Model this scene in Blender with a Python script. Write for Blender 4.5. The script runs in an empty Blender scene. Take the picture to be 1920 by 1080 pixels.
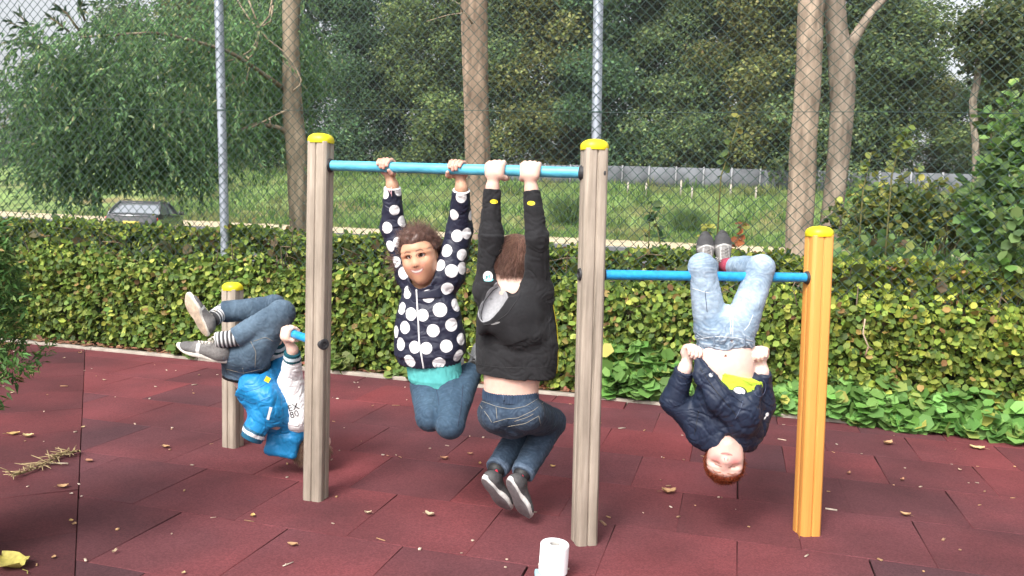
import bpy, math, random
import numpy as np
from mathutils import Vector, Matrix

sc = bpy.context.scene
R = math.radians
rng = np.random.default_rng(7)
random.seed(7)

# ------------------------------------------------------------------ camera
F = 1536.0                                   # focal length in pixels of a 1920 px wide frame
CAM = np.array([0.0, 0.0, 1.25])
_p = math.atan(144 / 1536); _rho = math.atan(0.038)
_U = np.array([0, math.sin(_p), math.cos(_p)])
CF = np.array([0, math.cos(_p), -math.sin(_p)])
CR = math.cos(_rho) * np.array([1.0, 0, 0]) + math.sin(_rho) * _U
CU = -math.sin(_rho) * np.array([1.0, 0, 0]) + math.cos(_rho) * _U

def ray(px, py): return CF + CR * (px - 960) / F - CU * (py - 540) / F
def at(px, py, Y):
    d = ray(px, py); return CAM + d * ((Y - CAM[1]) / d[1])
def ground(px, py, z=0.0):
    d = ray(px, py); return CAM + d * ((z - CAM[2]) / d[2])
def proj(P):
    d = np.asarray(P, float) - CAM; z = d @ CF
    return np.stack([960 + F * (d @ CR) / z, 540 - F * (d @ CU) / z], -1)

cam_d = bpy.data.cameras.new('camera')
cam = bpy.data.objects.new('camera', cam_d)
sc.collection.objects.link(cam)
cam_d.sensor_width = 36.0
cam_d.lens = 36.0 * F / 1920.0
cam_d.clip_start = 0.05; cam_d.clip_end = 2000
M = Matrix.Identity(4)
for i in range(3):
    M[i][0] = CR[i]; M[i][1] = CU[i]; M[i][2] = -CF[i]; M[i][3] = CAM[i]
cam.matrix_world = M
sc.camera = cam

# ------------------------------------------------------------------ world, sun, exposure
SUN_EL, SUN_AZ = 46, 208                     # degrees; azimuth clockwise from +Y (the view direction)
world = bpy.data.worlds.new('World'); sc.world = world; world.use_nodes = True
wn = world.node_tree.nodes; wl = world.node_tree.links
bg = wn['Background']; bg.inputs['Strength'].default_value = 0.15
sky = wn.new('ShaderNodeTexSky'); sky.sky_type = 'NISHITA'; sky.sun_disc = False
sky.sun_elevation = R(SUN_EL); sky.sun_rotation = R(SUN_AZ)
sky.dust_density = 6.0; sky.air_density = 1.0; sky.ozone_density = 1.0
hs = wn.new('ShaderNodeHueSaturation'); hs.inputs['Saturation'].default_value = 0.22
wl.new(sky.outputs[0], hs.inputs['Color']); wl.new(hs.outputs[0], bg.inputs['Color'])
sun_d = bpy.data.lights.new('sun', 'SUN'); sun_d.energy = 1.2; sun_d.angle = R(14); sun_d.color = (1.0, 0.95, 0.88)
sun = bpy.data.objects.new('sun', sun_d); sc.collection.objects.link(sun)
_sd = Vector((math.sin(R(SUN_AZ)) * math.cos(R(SUN_EL)), math.cos(R(SUN_AZ)) * math.cos(R(SUN_EL)), math.sin(R(SUN_EL))))
sun.rotation_euler = (-_sd).to_track_quat('-Z', 'Y').to_euler()
sun.location = _sd * 20
sc.view_settings.view_transform = 'Standard'; sc.view_settings.look = 'None'
sc.view_settings.gamma = 1.0; sc.view_settings.use_curve_mapping = False
sc.view_settings.exposure = 1.04

# ------------------------------------------------------------------ scene helpers
COL = sc.collection
def tag(o, label=None, cat=None, group=None, kind=None):
    if label: o['label'] = label
    if cat: o['category'] = cat
    if group: o['group'] = group
    if kind: o['kind'] = kind
    return o
def empty(name, loc=(0, 0, 0)):
    o = bpy.data.objects.new(name, None); o.empty_display_size = 0.1
    COL.objects.link(o); o.location = Vector([float(c) for c in loc]); return o

def mesh_data(name, V, Fs, mats=(), smooth=False, attrs=None, mat_idx=None):
    """V (n,3); Fs: an (m,k) int array or a list of such arrays; attrs {name: (n,) or (n,3)} on points."""
    me = bpy.data.meshes.new(name)
    V = np.asarray(V, np.float32).reshape(-1, 3)
    if isinstance(Fs, np.ndarray): Fs = [Fs]
    Fs = [np.asarray(f, np.int32) for f in Fs if len(f)]
    me.vertices.add(len(V)); me.vertices.foreach_set('co', V.ravel())
    nl = sum(f.size for f in Fs); npoly = sum(len(f) for f in Fs)
    me.loops.add(nl); me.polygons.add(npoly)
    if nl:
        me.loops.foreach_set('vertex_index', np.concatenate([f.ravel() for f in Fs]))
        tot = np.concatenate([np.full(len(f), f.shape[1], np.int32) for f in Fs])
        st = np.concatenate([[0], np.cumsum(tot)[:-1]]).astype(np.int32)
        me.polygons.foreach_set('loop_start', st)
        if mat_idx is not None: me.polygons.foreach_set('material_index', np.asarray(mat_idx, np.int32))
    for m in mats: me.materials.append(m)
    me.update(calc_edges=True)
    if smooth: me.polygons.foreach_set('use_smooth', np.ones(npoly, bool))
    for k, a in (attrs or {}).items():
        a = np.asarray(a, np.float32)
        if a.ndim == 1:
            at_ = me.attributes.new(k, 'FLOAT', 'POINT'); at_.data.foreach_set('value', a)
        else:
            c = np.ones((len(a), 4), np.float32); c[:, :3] = a
            at_ = me.attributes.new(k, 'FLOAT_COLOR', 'POINT'); at_.data.foreach_set('color', c.ravel())
    return me
def link(name, me, parent=None):
    o = bpy.data.objects.new(name, me); COL.objects.link(o)
    if parent is not None:
        o.parent = parent
        o.matrix_parent_inverse = Matrix.Translation(-parent.location) if parent.type == 'EMPTY' else Matrix.Identity(4)
    return o
def mesh_obj(name, V, Fs, mat, parent=None, smooth=False, attrs=None, mat_idx=None):
    mats = mat if isinstance(mat, (list, tuple)) else [mat]
    return link(name, mesh_data(name, V, Fs, mats, smooth, attrs, mat_idx), parent)

class MB:
    """collects world-space pieces and links them as one mesh"""
    def __init__(s): s.V = []; s.F3 = []; s.F4 = []; s.n = 0; s.C = []
    def add(s, V, Fs, col=None):
        V = np.asarray(V, float).reshape(-1, 3)
        for f in Fs:
            (s.F3 if len(f) == 3 else s.F4).append([i + s.n for i in f])
        s.V.append(V); s.n += len(V)
        s.C.append(np.tile(np.asarray(col if col is not None else (1, 1, 1), float), (len(V), 1)))
        return s
    def ngon(s, V, col=None):
        V = np.asarray(V, float); n = len(V); c = V.mean(0)
        return s.add(np.vstack([V, c]), [(i, (i + 1) % n, n) for i in range(n)], col)
    def box(s, c, size, rot=None, col=None):
        h = np.asarray(size, float) / 2
        P = np.array([[x, y, z] for x in (-1, 1) for y in (-1, 1) for z in (-1, 1)], float) * h
        if rot is not None: P = P @ np.asarray(rot, float).T
        return s.add(P + np.asarray(c, float), [(0, 1, 3, 2), (4, 6, 7, 5), (0, 4, 5, 1), (2, 3, 7, 6), (0, 2, 6, 4), (1, 5, 7, 3)], col)
    def tube(s, P, r, n=8, col=None, caps=True):
        P = np.asarray(P, float); m = len(P)
        r = np.full(m, r, float) if np.isscalar(r) else np.asarray(r, float)
        T = np.gradient(P, axis=0); T /= np.linalg.norm(T, axis=1)[:, None] + 1e-12
        a = np.array([0, 0, 1.0]) if abs(T[0][2]) < 0.9 else np.array([1.0, 0, 0])
        N = np.zeros_like(P)
        x = np.cross(T[0], a); x /= np.linalg.norm(x); N[0] = x
        for i in range(1, m):
            x = N[i - 1] - T[i] * (N[i - 1] @ T[i]); N[i] = x / (np.linalg.norm(x) + 1e-12)
        B = np.cross(T, N); th = np.arange(n) * 2 * math.pi / n
        V = P[:, None, :] + r[:, None, None] * (np.cos(th)[None, :, None] * N[:, None, :] + np.sin(th)[None, :, None] * B[:, None, :])
        Fs = [(i * n + j, i * n + (j + 1) % n, (i + 1) * n + (j + 1) % n, (i + 1) * n + j) for i in range(m - 1) for j in range(n)]
        V = V.reshape(-1, 3)
        if caps:
            V = np.vstack([V, P[0], P[-1]]); k = m * n
            Fs += [(j, k, (j + 1) % n) for j in range(n)]
            Fs = Fs[:-n] + [((j + 1) % n, j, k) for j in range(n)] + [((m - 1) * n + j, (m - 1) * n + (j + 1) % n, k + 1) for j in range(n)]
        return s.add(V, Fs, col)
    def lathe(s, base, axis, prof, n=24, col=None, open_=False):
        """prof: [(radius, height along axis)]"""
        ax = np.asarray(axis, float); ax /= np.linalg.norm(ax)
        a = np.array([1.0, 0, 0]) if abs(ax[0]) < 0.8 else np.array([0, 1.0, 0])
        x = np.cross(ax, a); x /= np.linalg.norm(x); y = np.cross(ax, x)
        th = np.arange(n) * 2 * math.pi / n
        V = np.concatenate([np.asarray(base) + ax * h + r * (np.cos(th)[:, None] * x + np.sin(th)[:, None] * y) for r, h in prof])
        Fs = [(i * n + j, i * n + (j + 1) % n, (i + 1) * n + (j + 1) % n, (i + 1) * n + j) for i in range(len(prof) - 1) for j in range(n)]
        return s.add(V, Fs, col)
    def prism(s, poly, z0, z1, O, ex, ey, ez, col=None, scale1=1.0):
        """poly 2D outline in (ex, ey), from height z0 to z1 along ez"""
        poly = np.asarray(poly, float); n = len(poly)
        O, ex, ey, ez = [np.asarray(a, float) for a in (O, ex, ey, ez)]
        A = O + poly[:, :1] * ex + poly[:, 1:] * ey + ez * z0
        B = O + (poly[:, :1] * ex + poly[:, 1:] * ey) * scale1 + ez * z1
        V = np.vstack([A, B, A.mean(0), B.mean(0)])
        Fs = [(i, (i + 1) % n, n + (i + 1) % n, n + i) for i in range(n)]
        Fs += [((i + 1) % n, i, 2 * n) for i in range(n)] + [(n + i, n + (i + 1) % n, 2 * n + 1) for i in range(n)]
        return s.add(V, Fs, col)
    def build(s, name, mat, parent=None, smooth=False, attr=False):
        V = np.concatenate(s.V); Fs = []
        if s.F3: Fs.append(np.array(s.F3))
        if s.F4: Fs.append(np.array(s.F4))
        o = mesh_obj(name, V, Fs, mat, parent, smooth, {'Col': np.concatenate(s.C)} if attr else None)
        return o
def smooth_by_angle(o, deg=35):
    me = o.data
    me.polygons.foreach_set('use_smooth', np.ones(len(me.polygons), bool))
    me.set_sharp_from_angle(angle=R(deg))
    return o
def bevel(o, w=0.004, seg=2):
    b = o.modifiers.new('bevel', 'BEVEL'); b.width = w; b.segments = seg; b.limit_method = 'ANGLE'; b.angle_limit = R(35)
    return o

# ------------------------------------------------------------------ noise
_perm = np.random.default_rng(3).permutation(256); _perm = np.concatenate([_perm, _perm]).astype(np.int64)
_grad = np.random.default_rng(4).normal(size=(256, 3)); _grad /= np.linalg.norm(_grad, axis=1)[:, None]
def perlin(P):
    P = np.asarray(P, float); i = np.floor(P).astype(np.int64); f = P - i; i &= 255
    u = f * f * f * (f * (f * 6 - 15) + 10)
    def g(dx, dy, dz):
        h = _perm[_perm[_perm[(i[:, 0] + dx) & 255] + ((i[:, 1] + dy) & 255)] + ((i[:, 2] + dz) & 255)]
        G = _grad[h]
        return G[:, 0] * (f[:, 0] - dx) + G[:, 1] * (f[:, 1] - dy) + G[:, 2] * (f[:, 2] - dz)
    def L(a, b, t): return a + (b - a) * t
    x00 = L(g(0, 0, 0), g(1, 0, 0), u[:, 0]); x10 = L(g(0, 1, 0), g(1, 1, 0), u[:, 0])
    x01 = L(g(0, 0, 1), g(1, 0, 1), u[:, 0]); x11 = L(g(0, 1, 1), g(1, 1, 1), u[:, 0])
    return L(L(x00, x10, u[:, 1]), L(x01, x11, u[:, 1]), u[:, 2]) * 1.6
def fbm(P, octv=3):
    r = 0; a = 1.0
    for k in range(octv):
        r = r + a * perlin(np.asarray(P) * 2 ** k + 17.3 * k); a *= 0.5
    return r
def sstep(a, b, x):
    t = np.clip((x - a) / (b - a), 0, 1); return t * t * (3 - 2 * t)

# ------------------------------------------------------------------ materials
def mat(name, col=(0.5, 0.5, 0.5), rough=0.7, attr=None, nscale=None, namt=0.25, stretch=(1, 1, 1), bump=0.0, bscale=None,
        bstretch=None, spec=0.5, metal=0.0, transl=0.0, sss=0.0, coat=0.0, sheen=0.0, thresholds=None, bdist=0.002):
    """principled, colour = col or point attribute, times a procedural noise; optional bump, translucency, and
    threshold layers [(attribute, colour)] that show where the attribute is below zero"""
    m = bpy.data.materials.new(name); m.use_nodes = True
    nt = m.node_tree; N = nt.nodes; L = nt.links
    b = N['Principled BSDF']
    b.inputs['Roughness'].default_value = rough; b.inputs['Specular IOR Level'].default_value = spec
    b.inputs['Metallic'].default_value = metal; b.inputs['Coat Weight'].default_value = coat
    b.inputs['Sheen Weight'].default_value = sheen
    tc = N.new('ShaderNodeTexCoord')
    def noise(scale, st, detail=5):
        mp = N.new('ShaderNodeMapping'); mp.inputs['Scale'].default_value = st
        L.new(tc.outputs['Object'], mp.inputs['Vector'])
        n = N.new('ShaderNodeTexNoise'); n.inputs['Scale'].default_value = scale; n.inputs['Detail'].default_value = detail
        L.new(mp.outputs[0], n.inputs['Vector']); return n
    if attr:
        a = N.new('ShaderNodeAttribute'); a.attribute_name = attr; c = a.outputs['Color']
    else:
        a = N.new('ShaderNodeRGB'); a.outputs[0].default_value = (*col, 1); c = a.outputs[0]
    for an, cc in (thresholds or []):
        t = N.new('ShaderNodeAttribute'); t.attribute_name = an
        mr = N.new('ShaderNodeMapRange'); mr.inputs['From Min'].default_value = -0.0008; mr.inputs['From Max'].default_value = 0.0008
        mr.inputs['To Min'].default_value = 1; mr.inputs['To Max'].default_value = 0
        L.new(t.outputs['Fac'], mr.inputs['Value'])
        mx = N.new('ShaderNodeMix'); mx.data_type = 'RGBA'
        L.new(mr.outputs[0], mx.inputs['Factor']); L.new(c, mx.inputs['A']); mx.inputs['B'].default_value = (*cc, 1)
        c = mx.outputs['Result']
    if nscale:
        n = noise(nscale, stretch)
        mr = N.new('ShaderNodeMapRange'); mr.inputs['From Min'].default_value = 0.3; mr.inputs['From Max'].default_value = 0.7
        mr.inputs['To Min'].default_value = 1 - namt; mr.inputs['To Max'].default_value = 1 + namt
        L.new(n.outputs['Fac'], mr.inputs['Value'])
        mx = N.new('ShaderNodeMix'); mx.data_type = 'RGBA'; mx.blend_type = 'MULTIPLY'; mx.inputs['Factor'].default_value = 1
        L.new(c, mx.inputs['A']); L.new(mr.outputs[0], mx.inputs['B']); c = mx.outputs['Result']
    L.new(c, b.inputs['Base Color'])
    if sss:
        b.inputs['Subsurface Weight'].default_value = sss; b.inputs['Subsurface Radius'].default_value = (0.012, 0.005, 0.003)
        b.inputs['Subsurface Scale'].default_value = 0.6
    if bump:
        n2 = noise(bscale or nscale or 50, bstretch or stretch)
        bp = N.new('ShaderNodeBump'); bp.inputs['Strength'].default_value = bump; bp.inputs['Distance'].default_value = bdist
        L.new(n2.outputs['Fac'], bp.inputs['Height']); L.new(bp.outputs[0], b.inputs['Normal'])
    if transl:
        out = N['Material Output']; t = N.new('ShaderNodeBsdfTranslucent'); L.new(c, t.inputs['Color'])
        ms = N.new('ShaderNodeMixShader'); ms.inputs[0].default_value = transl
        L.new(b.outputs[0], ms.inputs[1]); L.new(t.outputs[0], ms.inputs[2]); L.new(ms.outputs[0], out.inputs['Surface'])
    return m

# ------------------------------------------------------------------ leaf clouds
LEAF = {
    'oval': (np.array([[0, 0, 0], [.33, .30, .05], [.72, .29, .05], [1, 0, -.06], [.72, -.29, .05], [.33, -.30, .05], [.5, 0, -.03]], float),
             np.array([[0, 6, 1], [1, 6, 2], [2, 6, 3], [3, 6, 4], [4, 6, 5], [5, 6, 0]])),
    'lance': (np.array([[0, 0, 0], [.35, .13, .03], [1, 0, -.12], [.35, -.13, .03]], float), np.array([[0, 2, 1], [0, 3, 2]])),
    'clump': (np.array([[0, 0, 0], [.5, .48, .14], [1, .1, -.1], [.55, -.42, .1]], float), np.array([[0, 2, 1], [0, 3, 2]])),
    'blade': (np.array([[0, .035, 0], [0, -.035, 0], [.6, .02, .03], [1, 0, -.1]], float), np.array([[0, 1, 2], [0, 2, 3]])),
}
def rand_dirs(n, g=rng):
    d = g.normal(size=(n, 3)); return d / np.linalg.norm(d, axis=1)[:, None]
def leaf_mesh(name, P, X, N, size, col, kind='oval', mats=(), width=1.0):
    """P base points, X leaf axis, N approx normal, size (n,), col (n,3)"""
    T, Fq = LEAF[kind]; n = len(P)
    X = X / (np.linalg.norm(X, axis=1)[:, None] + 1e-9)
    Yd = np.cross(N, X); Yd /= np.linalg.norm(Yd, axis=1)[:, None] + 1e-9
    Z = np.cross(X, Yd)
    s = np.asarray(size)[:, None, None]; w = np.broadcast_to(np.asarray(width, float), (n,))[:, None, None]
    V = P[:, None, :] + s * (T[None, :, :1] * X[:, None, :] + w * T[None, :, 1:2] * Yd[:, None, :] + T[None, :, 2:] * Z[:, None, :])
    k = len(T)
    Fa = (Fq[None] + (np.arange(n) * k)[:, None, None]).reshape(-1, Fq.shape[1])
    C = np.repeat(np.asarray(col), k, axis=0)
    return mesh_data(name, V.reshape(-1, 3), Fa, mats, False, {'Col': C})
def pick_cols(n, table, g=rng, jit=0.18):
    """table [(weight, rgb)]"""
    w = np.array([t[0] for t in table], float); w /= w.sum()
    c = np.array([t[1] for t in table], float)[g.choice(len(table), n, p=w)]
    return c * (1 + jit * g.normal(size=(n, 1))).clip(0.4, 1.8) * (1 + 0.05 * g.normal(size=(n, 3)))

# hedge / road / fence all run along E_U; E_V points away from the playground
E_U = np.array([0.965, -0.262, 0]); E_U /= np.linalg.norm(E_U)
E_V = np.array([-E_U[1], E_U[0], 0])
EZ = np.array([0, 0, 1.0])
def uv(u, v, z=0.0): return E_U * u + E_V * v + EZ * z
# ================================================================== SETTING
def terrain_z(v, u=None):
    z = -0.35 * sstep(6.5, 14, v)
    z = z + 4.35 * sstep(50, 70, v) * (0.55 + 0.45 * sstep(50, 68, v)) + 3.0 * sstep(72, 110, v)
    if u is not None:
        P = np.stack([u * 0.12, v * 0.12, np.zeros_like(u)], -1)
        z = z + 0.35 * perlin(P) * sstep(50, 56, v) + 0.02 * perlin(P * 9) * sstep(6, 8, v)
    return z
def vpos(p): return p[..., 0] * E_V[0] + p[..., 1] * E_V[1]
def upos(p): return p[..., 0] * E_U[0] + p[..., 1] * E_U[1]

us = np.concatenate([np.linspace(-170, -60, 8), np.linspace(-55, 55, 90), np.linspace(60, 170, 8)])
vs = np.concatenate([np.linspace(-60, -8, 6), np.linspace(-6, 5.4, 6), np.linspace(5.6, 9, 16), np.linspace(9.5, 48, 40), np.linspace(48.5, 80, 60), np.linspace(84, 200, 16)])
UU, VV = np.meshgrid(us, vs)
zz = terrain_z(VV.ravel(), UU.ravel()).reshape(VV.shape) - 0.045 * (VV < 5.5)
GP = UU[..., None] * E_U + VV[..., None] * E_V + zz[..., None] * EZ
nu = len(us); nv = len(vs)
I = (np.arange(nv - 1)[:, None] * nu + np.arange(nu - 1)[None]).ravel()
GF = np.stack([I, I + 1, I + nu + 1, I + nu], -1)
# colour by what the ground is: soil by the hedge, asphalt road, sandy verge, meadow
m = bpy.data.materials.new('ground_cover_soil_and_meadow'); m.use_nodes = True
nt = m.node_tree; N = nt.nodes; L = nt.links; pb = N['Principled BSDF']; pb.inputs['Roughness'].default_value = 0.95
pb.inputs['Specular IOR Level'].default_value = 0.15
a = N.new('ShaderNodeAttribute'); a.attribute_name = 'Col'
tc = N.new('ShaderNodeTexCoord'); n1 = N.new('ShaderNodeTexNoise'); n1.inputs['Scale'].default_value = 0.7; n1.inputs['Detail'].default_value = 8
L.new(tc.outputs['Object'], n1.inputs['Vector'])
mr = N.new('ShaderNodeMapRange'); mr.inputs['From Min'].default_value = .3; mr.inputs['From Max'].default_value = .7
mr.inputs['To Min'].default_value = .6; mr.inputs['To Max'].default_value = 1.4; L.new(n1.outputs['Fac'], mr.inputs['Value'])
mx = N.new('ShaderNodeMix'); mx.data_type = 'RGBA'; mx.blend_type = 'MULTIPLY'; mx.inputs['Factor'].default_value = 1
L.new(a.outputs['Color'], mx.inputs['A']); L.new(mr.outputs[0], mx.inputs['B']); L.new(mx.outputs['Result'], pb.inputs['Base Color'])
gv = VV.ravel(); gu = UU.ravel()
soil = np.array([.07, .05, .035]); meadow = np.array([.15, .22, .07]); wood = np.array([.035, .04, .02])
gc = np.tile(soil, (len(gv), 1))
def lerp(c, col, w): return c * (1 - w[:, None]) + np.asarray(col) * w[:, None]
gc = lerp(gc, (.09, .12, .04), sstep(6.5, 8, gv)); gc = lerp(gc, meadow, sstep(48, 54, gv))
pn = perlin(np.stack([gu * .25, gv * .35, gv * 0], -1))
gc = lerp(gc, (.24, .19, .09), sstep(.0, .5, pn) * sstep(49, 53, gv) * (1 - sstep(58, 63, gv)))
gc = lerp(gc, (.17, .15, .07), sstep(.1, .6, pn) * sstep(57, 60, gv) * .6)
gc = lerp(gc, wood, sstep(68.5, 72, gv))
tag(mesh_obj('ground', GP.reshape(-1, 3), GF, m, None, True, {'Col': gc}), kind='structure')

# road and verge: sheets laid over the terrain
def strip(name, v0, v1, dz, material, u0=-160, u1=160, nv_=12, nu_=120):
    u_ = np.linspace(u0, u1, nu_); v_ = np.linspace(v0, v1, nv_); A, B = np.meshgrid(u_, v_)
    z = terrain_z(B.ravel()).reshape(B.shape) + dz
    P = A[..., None] * E_U + B[..., None] * E_V + z[..., None] * EZ
    I = (np.arange(nv_ - 1)[:, None] * nu_ + np.arange(nu_ - 1)[None]).ravel()
    o = mesh_obj(name, P.reshape(-1, 3), np.stack([I, I + 1, I + nu_ + 1, I + nu_], -1), material, None, True)
    return tag(o, kind='structure')
asphalt = mat('asphalt', (.10, .10, .105), .9, nscale=3, namt=.25, bump=.2, bscale=300)
sand = mat('sandy_gravel', (.50, .41, .27), .95, nscale=1.6, namt=.3, bump=.3, bscale=60)
white_paint = mat('road_paint', (.75, .75, .72), .7, nscale=6, namt=.2)
strip('road', 19, 41.5, 0.03, asphalt)
strip('verge', 41.5, 51.5, 0.034, sand, nv_=16)
mk = MB()
for k in range(-14, 14):
    mk.add([uv(k * 9, 40.55, -.316), uv(k * 9 + 5, 40.55, -.316), uv(k * 9 + 5, 40.8, -.316), uv(k * 9, 40.8, -.316)], [(0, 1, 2, 3)])
    mk.add([uv(k * 9, 30.2, -.316), uv(k * 9 + 3, 30.2, -.316), uv(k * 9 + 3, 30.35, -.316), uv(k * 9, 30.35, -.316)], [(0, 1, 2, 3)])
tag(mk.build('road_markings', white_paint), kind='structure')

# ------------------------------------------------------------------ rubber tile floor
def clip(poly, n, d):
    """keep the side n.p <= d"""
    out = []
    for i in range(len(poly)):
        a, b = poly[i], poly[(i + 1) % len(poly)]; da, db = n @ a - d, n @ b - d
        if da <= 0: out.append(a)
        if da * db < 0: out.append(a + (b - a) * da / (da - db))
    return out
KERB_V = 5.44
s0 = np.array([-1.4, 2.59]); s1 = np.array([-2.67, 5.06]); sd = (s1 - s0) / np.linalg.norm(s1 - s0)
sn = np.array([-sd[1], sd[0]])            # points to the left of the seam
if sn[0] > 0: sn = -sn
T = 0.478; tb = MB()
e2u, e2v = E_U[:2], E_V[:2]
def add_tile(poly, g):
    poly = [np.asarray(p) for p in poly]
    poly = clip(poly, e2v, KERB_V)
    if len(poly) < 3: return
    P = np.array(poly); c = P.mean(0)
    if len(P) < 3: return
    area = 0.5 * abs(sum(P[i][0] * P[(i + 1) % len(P)][1] - P[(i + 1) % len(P)][0] * P[i][1] for i in range(len(P))))
    if area < 2e-3: return
    k = np.clip(g.normal(.35, .24), 0, 1)
    col = np.array([.176, .040, .044]) * (1 - k) + np.array([.104, .036, .042]) * k
    col = col * (1 + .05 * g.normal())
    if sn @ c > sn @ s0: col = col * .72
    wob = g.normal(0, .0006, size=3)
    n = len(P); d = c - P; ln = np.linalg.norm(d, axis=1)[:, None]
    gap = 0.0006 + abs(g.normal(0, .0009))
    A = P + d / ln * gap * 1.4; B = P + d / ln * (gap * 1.4 + .003)
    V = np.vstack([np.c_[A, np.full(n, -.03)], np.c_[A, np.full(n, -.003 + wob[0])], np.c_[B, np.full(n, wob[0])]])
    Fs = [(i, (i + 1) % n, n + (i + 1) % n, n + i) for i in range(n)] + [(n + i, n + (i + 1) % n, 2 * n + (i + 1) % n, 2 * n + i) for i in range(n)]
    tb.add(V, Fs, col); tb.ngon(np.c_[B, np.full(n, wob[0])], col)
g = np.random.default_rng(21)
for r_ in range(-8, 7):
    v0 = 2.735 + (r_) * .5
    for c_ in range(-22, 24):
        u0 = -1.36 + c_ * T + (T / 2 if r_ % 2 else 0) + g.normal(0, .0012)
        q = [e2u * u0 + e2v * v0, e2u * (u0 + T) + e2v * v0, e2u * (u0 + T) + e2v * (v0 + .5), e2u * u0 + e2v * (v0 + .5)]
        q = clip(q, sn, sn @ s0 + .0)
        if len(q) >= 3: add_tile(q, g)
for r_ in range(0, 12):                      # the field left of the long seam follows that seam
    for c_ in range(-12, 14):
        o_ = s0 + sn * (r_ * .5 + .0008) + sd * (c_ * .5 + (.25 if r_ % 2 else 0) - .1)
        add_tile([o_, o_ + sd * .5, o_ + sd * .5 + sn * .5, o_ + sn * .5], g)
rubber = mat('rubber_granulate', attr='Col', rough=.92, nscale=2.2, namt=.2, bump=.3, bscale=260, spec=.2, bdist=.003)
nt = rubber.node_tree                        # coloured granules
N = nt.nodes; L = nt.links
vo = N.new('ShaderNodeTexVoronoi'); vo.inputs['Scale'].default_value = 170
tcn = [x for x in N if x.type == 'TEX_COORD'][0]; L.new(tcn.outputs['Object'], vo.inputs['Vector'])
bc = N['Principled BSDF'].inputs['Base Color'].links[0].from_socket
mrv = N.new('ShaderNodeMapRange'); mrv.inputs['To Min'].default_value = .82; mrv.inputs['To Max'].default_value = 1.18
sep = N.new('ShaderNodeSeparateColor'); L.new(vo.outputs['Color'], sep.inputs[0]); L.new(sep.outputs[0], mrv.inputs['Value'])
mxv = N.new('ShaderNodeMix'); mxv.data_type = 'RGBA'; mxv.blend_type = 'MULTIPLY'; mxv.inputs['Factor'].default_value = 1
L.new(bc, mxv.inputs['A']); L.new(mrv.outputs[0], mxv.inputs['B']); L.new(mxv.outputs['Result'], N['Principled BSDF'].inputs['Base Color'])
ns_ = N.new('ShaderNodeTexNoise'); ns_.inputs['Scale'].default_value = .85; ns_.inputs['Detail'].default_value = 4; L.new(tcn.outputs['Object'], ns_.inputs['Vector'])
rs_ = N.new('ShaderNodeMapRange'); rs_.inputs['From Min'].default_value = .35; rs_.inputs['From Max'].default_value = .62; rs_.inputs['To Min'].default_value = 0; rs_.inputs['To Max'].default_value = .9
L.new(ns_.outputs['Fac'], rs_.inputs['Value'])
mxs = N.new('ShaderNodeMix'); mxs.data_type = 'RGBA'; L.new(rs_.outputs[0], mxs.inputs['Factor']); L.new(mxv.outputs['Result'], mxs.inputs['A'])
mxs2 = N.new('ShaderNodeMix'); mxs2.data_type = 'RGBA'; mxs2.blend_type = 'MULTIPLY'; mxs2.inputs['Factor'].default_value = 1; L.new(mxv.outputs['Result'], mxs2.inputs['A']); mxs2.inputs['B'].default_value = (.55, .80, .84, 1)
L.new(mxs2.outputs['Result'], mxs.inputs['B']); L.new(mxs.outputs['Result'], N['Principled BSDF'].inputs['Base Color'])
tag(tb.build('playground_floor', rubber, attr=True), kind='structure')
# dark joint bed under the tiles
jb = MB(); jb.add([uv(-12, -1.6, -.022), uv(12, -1.6, -.022), uv(12, KERB_V, -.022), uv(-12, KERB_V, -.022)], [(0, 1, 2, 3)])
tag(jb.build('playground_floor_bed', mat('joint_bed', (.06, .02, .02), .95)), kind='structure')
# concrete edging, laid in one-metre lengths
kb = MB(); concrete = mat('concrete_edging', (.30, .26, .22), .9, nscale=9, namt=.3, bump=.3, bscale=90)
for k in range(-11, 11):
    kb.box(uv(k + .5, KERB_V + .032, -.01 + g.normal(0, .002)), (.994, .058, .06), np.stack([E_U, E_V, EZ], 1))
tag(bevel(kb.build('kerb', concrete), .006), kind='structure')

# ================================================================== TREES
bark = mat('bark', attr='Col', rough=.95, nscale=14, namt=.5, stretch=(1, 1, .25), bump=.8, bscale=30, bstretch=(1, 1, .3), bdist=.01, spec=.15)
leaf_m = mat('leaf', attr='Col', rough=.55, transl=.35, spec=.3)
leaf_far = mat('far_leaf', attr='Col', rough=.8, transl=.4, spec=.05)
def bump_tube(mb, P, r, n, col, amp=.06, sc_=9):
    """a trunk: tube with lumpy bark"""
    P = np.asarray(P, float); r = np.asarray(r, float)
    t = np.linspace(0, 1, len(P)); tt = np.linspace(0, 1, 40)
    P = np.stack([np.interp(tt, t, P[:, i]) for i in range(3)], 1); r = np.interp(tt, t, r)
    for _ in range(3):
        P[1:-1] = (P[:-2] + 2 * P[1:-1] + P[2:]) / 4
    m0 = mb.n; mb.tube(P, r, n, col); V = mb.V[-1]
    c = np.repeat(P, n, 0); c = np.vstack([c, P[0], P[-1]]); rr = np.append(np.repeat(r, n), [0, 0])
    d = V - c; d /= np.linalg.norm(d, axis=1)[:, None] + 1e-9
    V += d * (rr * (amp * perlin(V * [sc_, sc_, sc_ * .4]) + amp * .5 * perlin(V * [30, 30, 8])))[:, None]
    mb.C[-1] = mb.C[-1] * (1 + .22 * perlin(V * [6, 6, 1.2]))[:, None]
def px_path(pts, Y):
    """[(px, py, width px)] -> world points at depth Y (may be a list) and radii"""
    P = []; r = []
    for i, (x, y, w) in enumerate(pts):
        yy = Y[i] if hasattr(Y, '__len__') else Y
        P.append(at(x, y, yy)); r.append(w * yy / F / 2)
    return P, r
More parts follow.
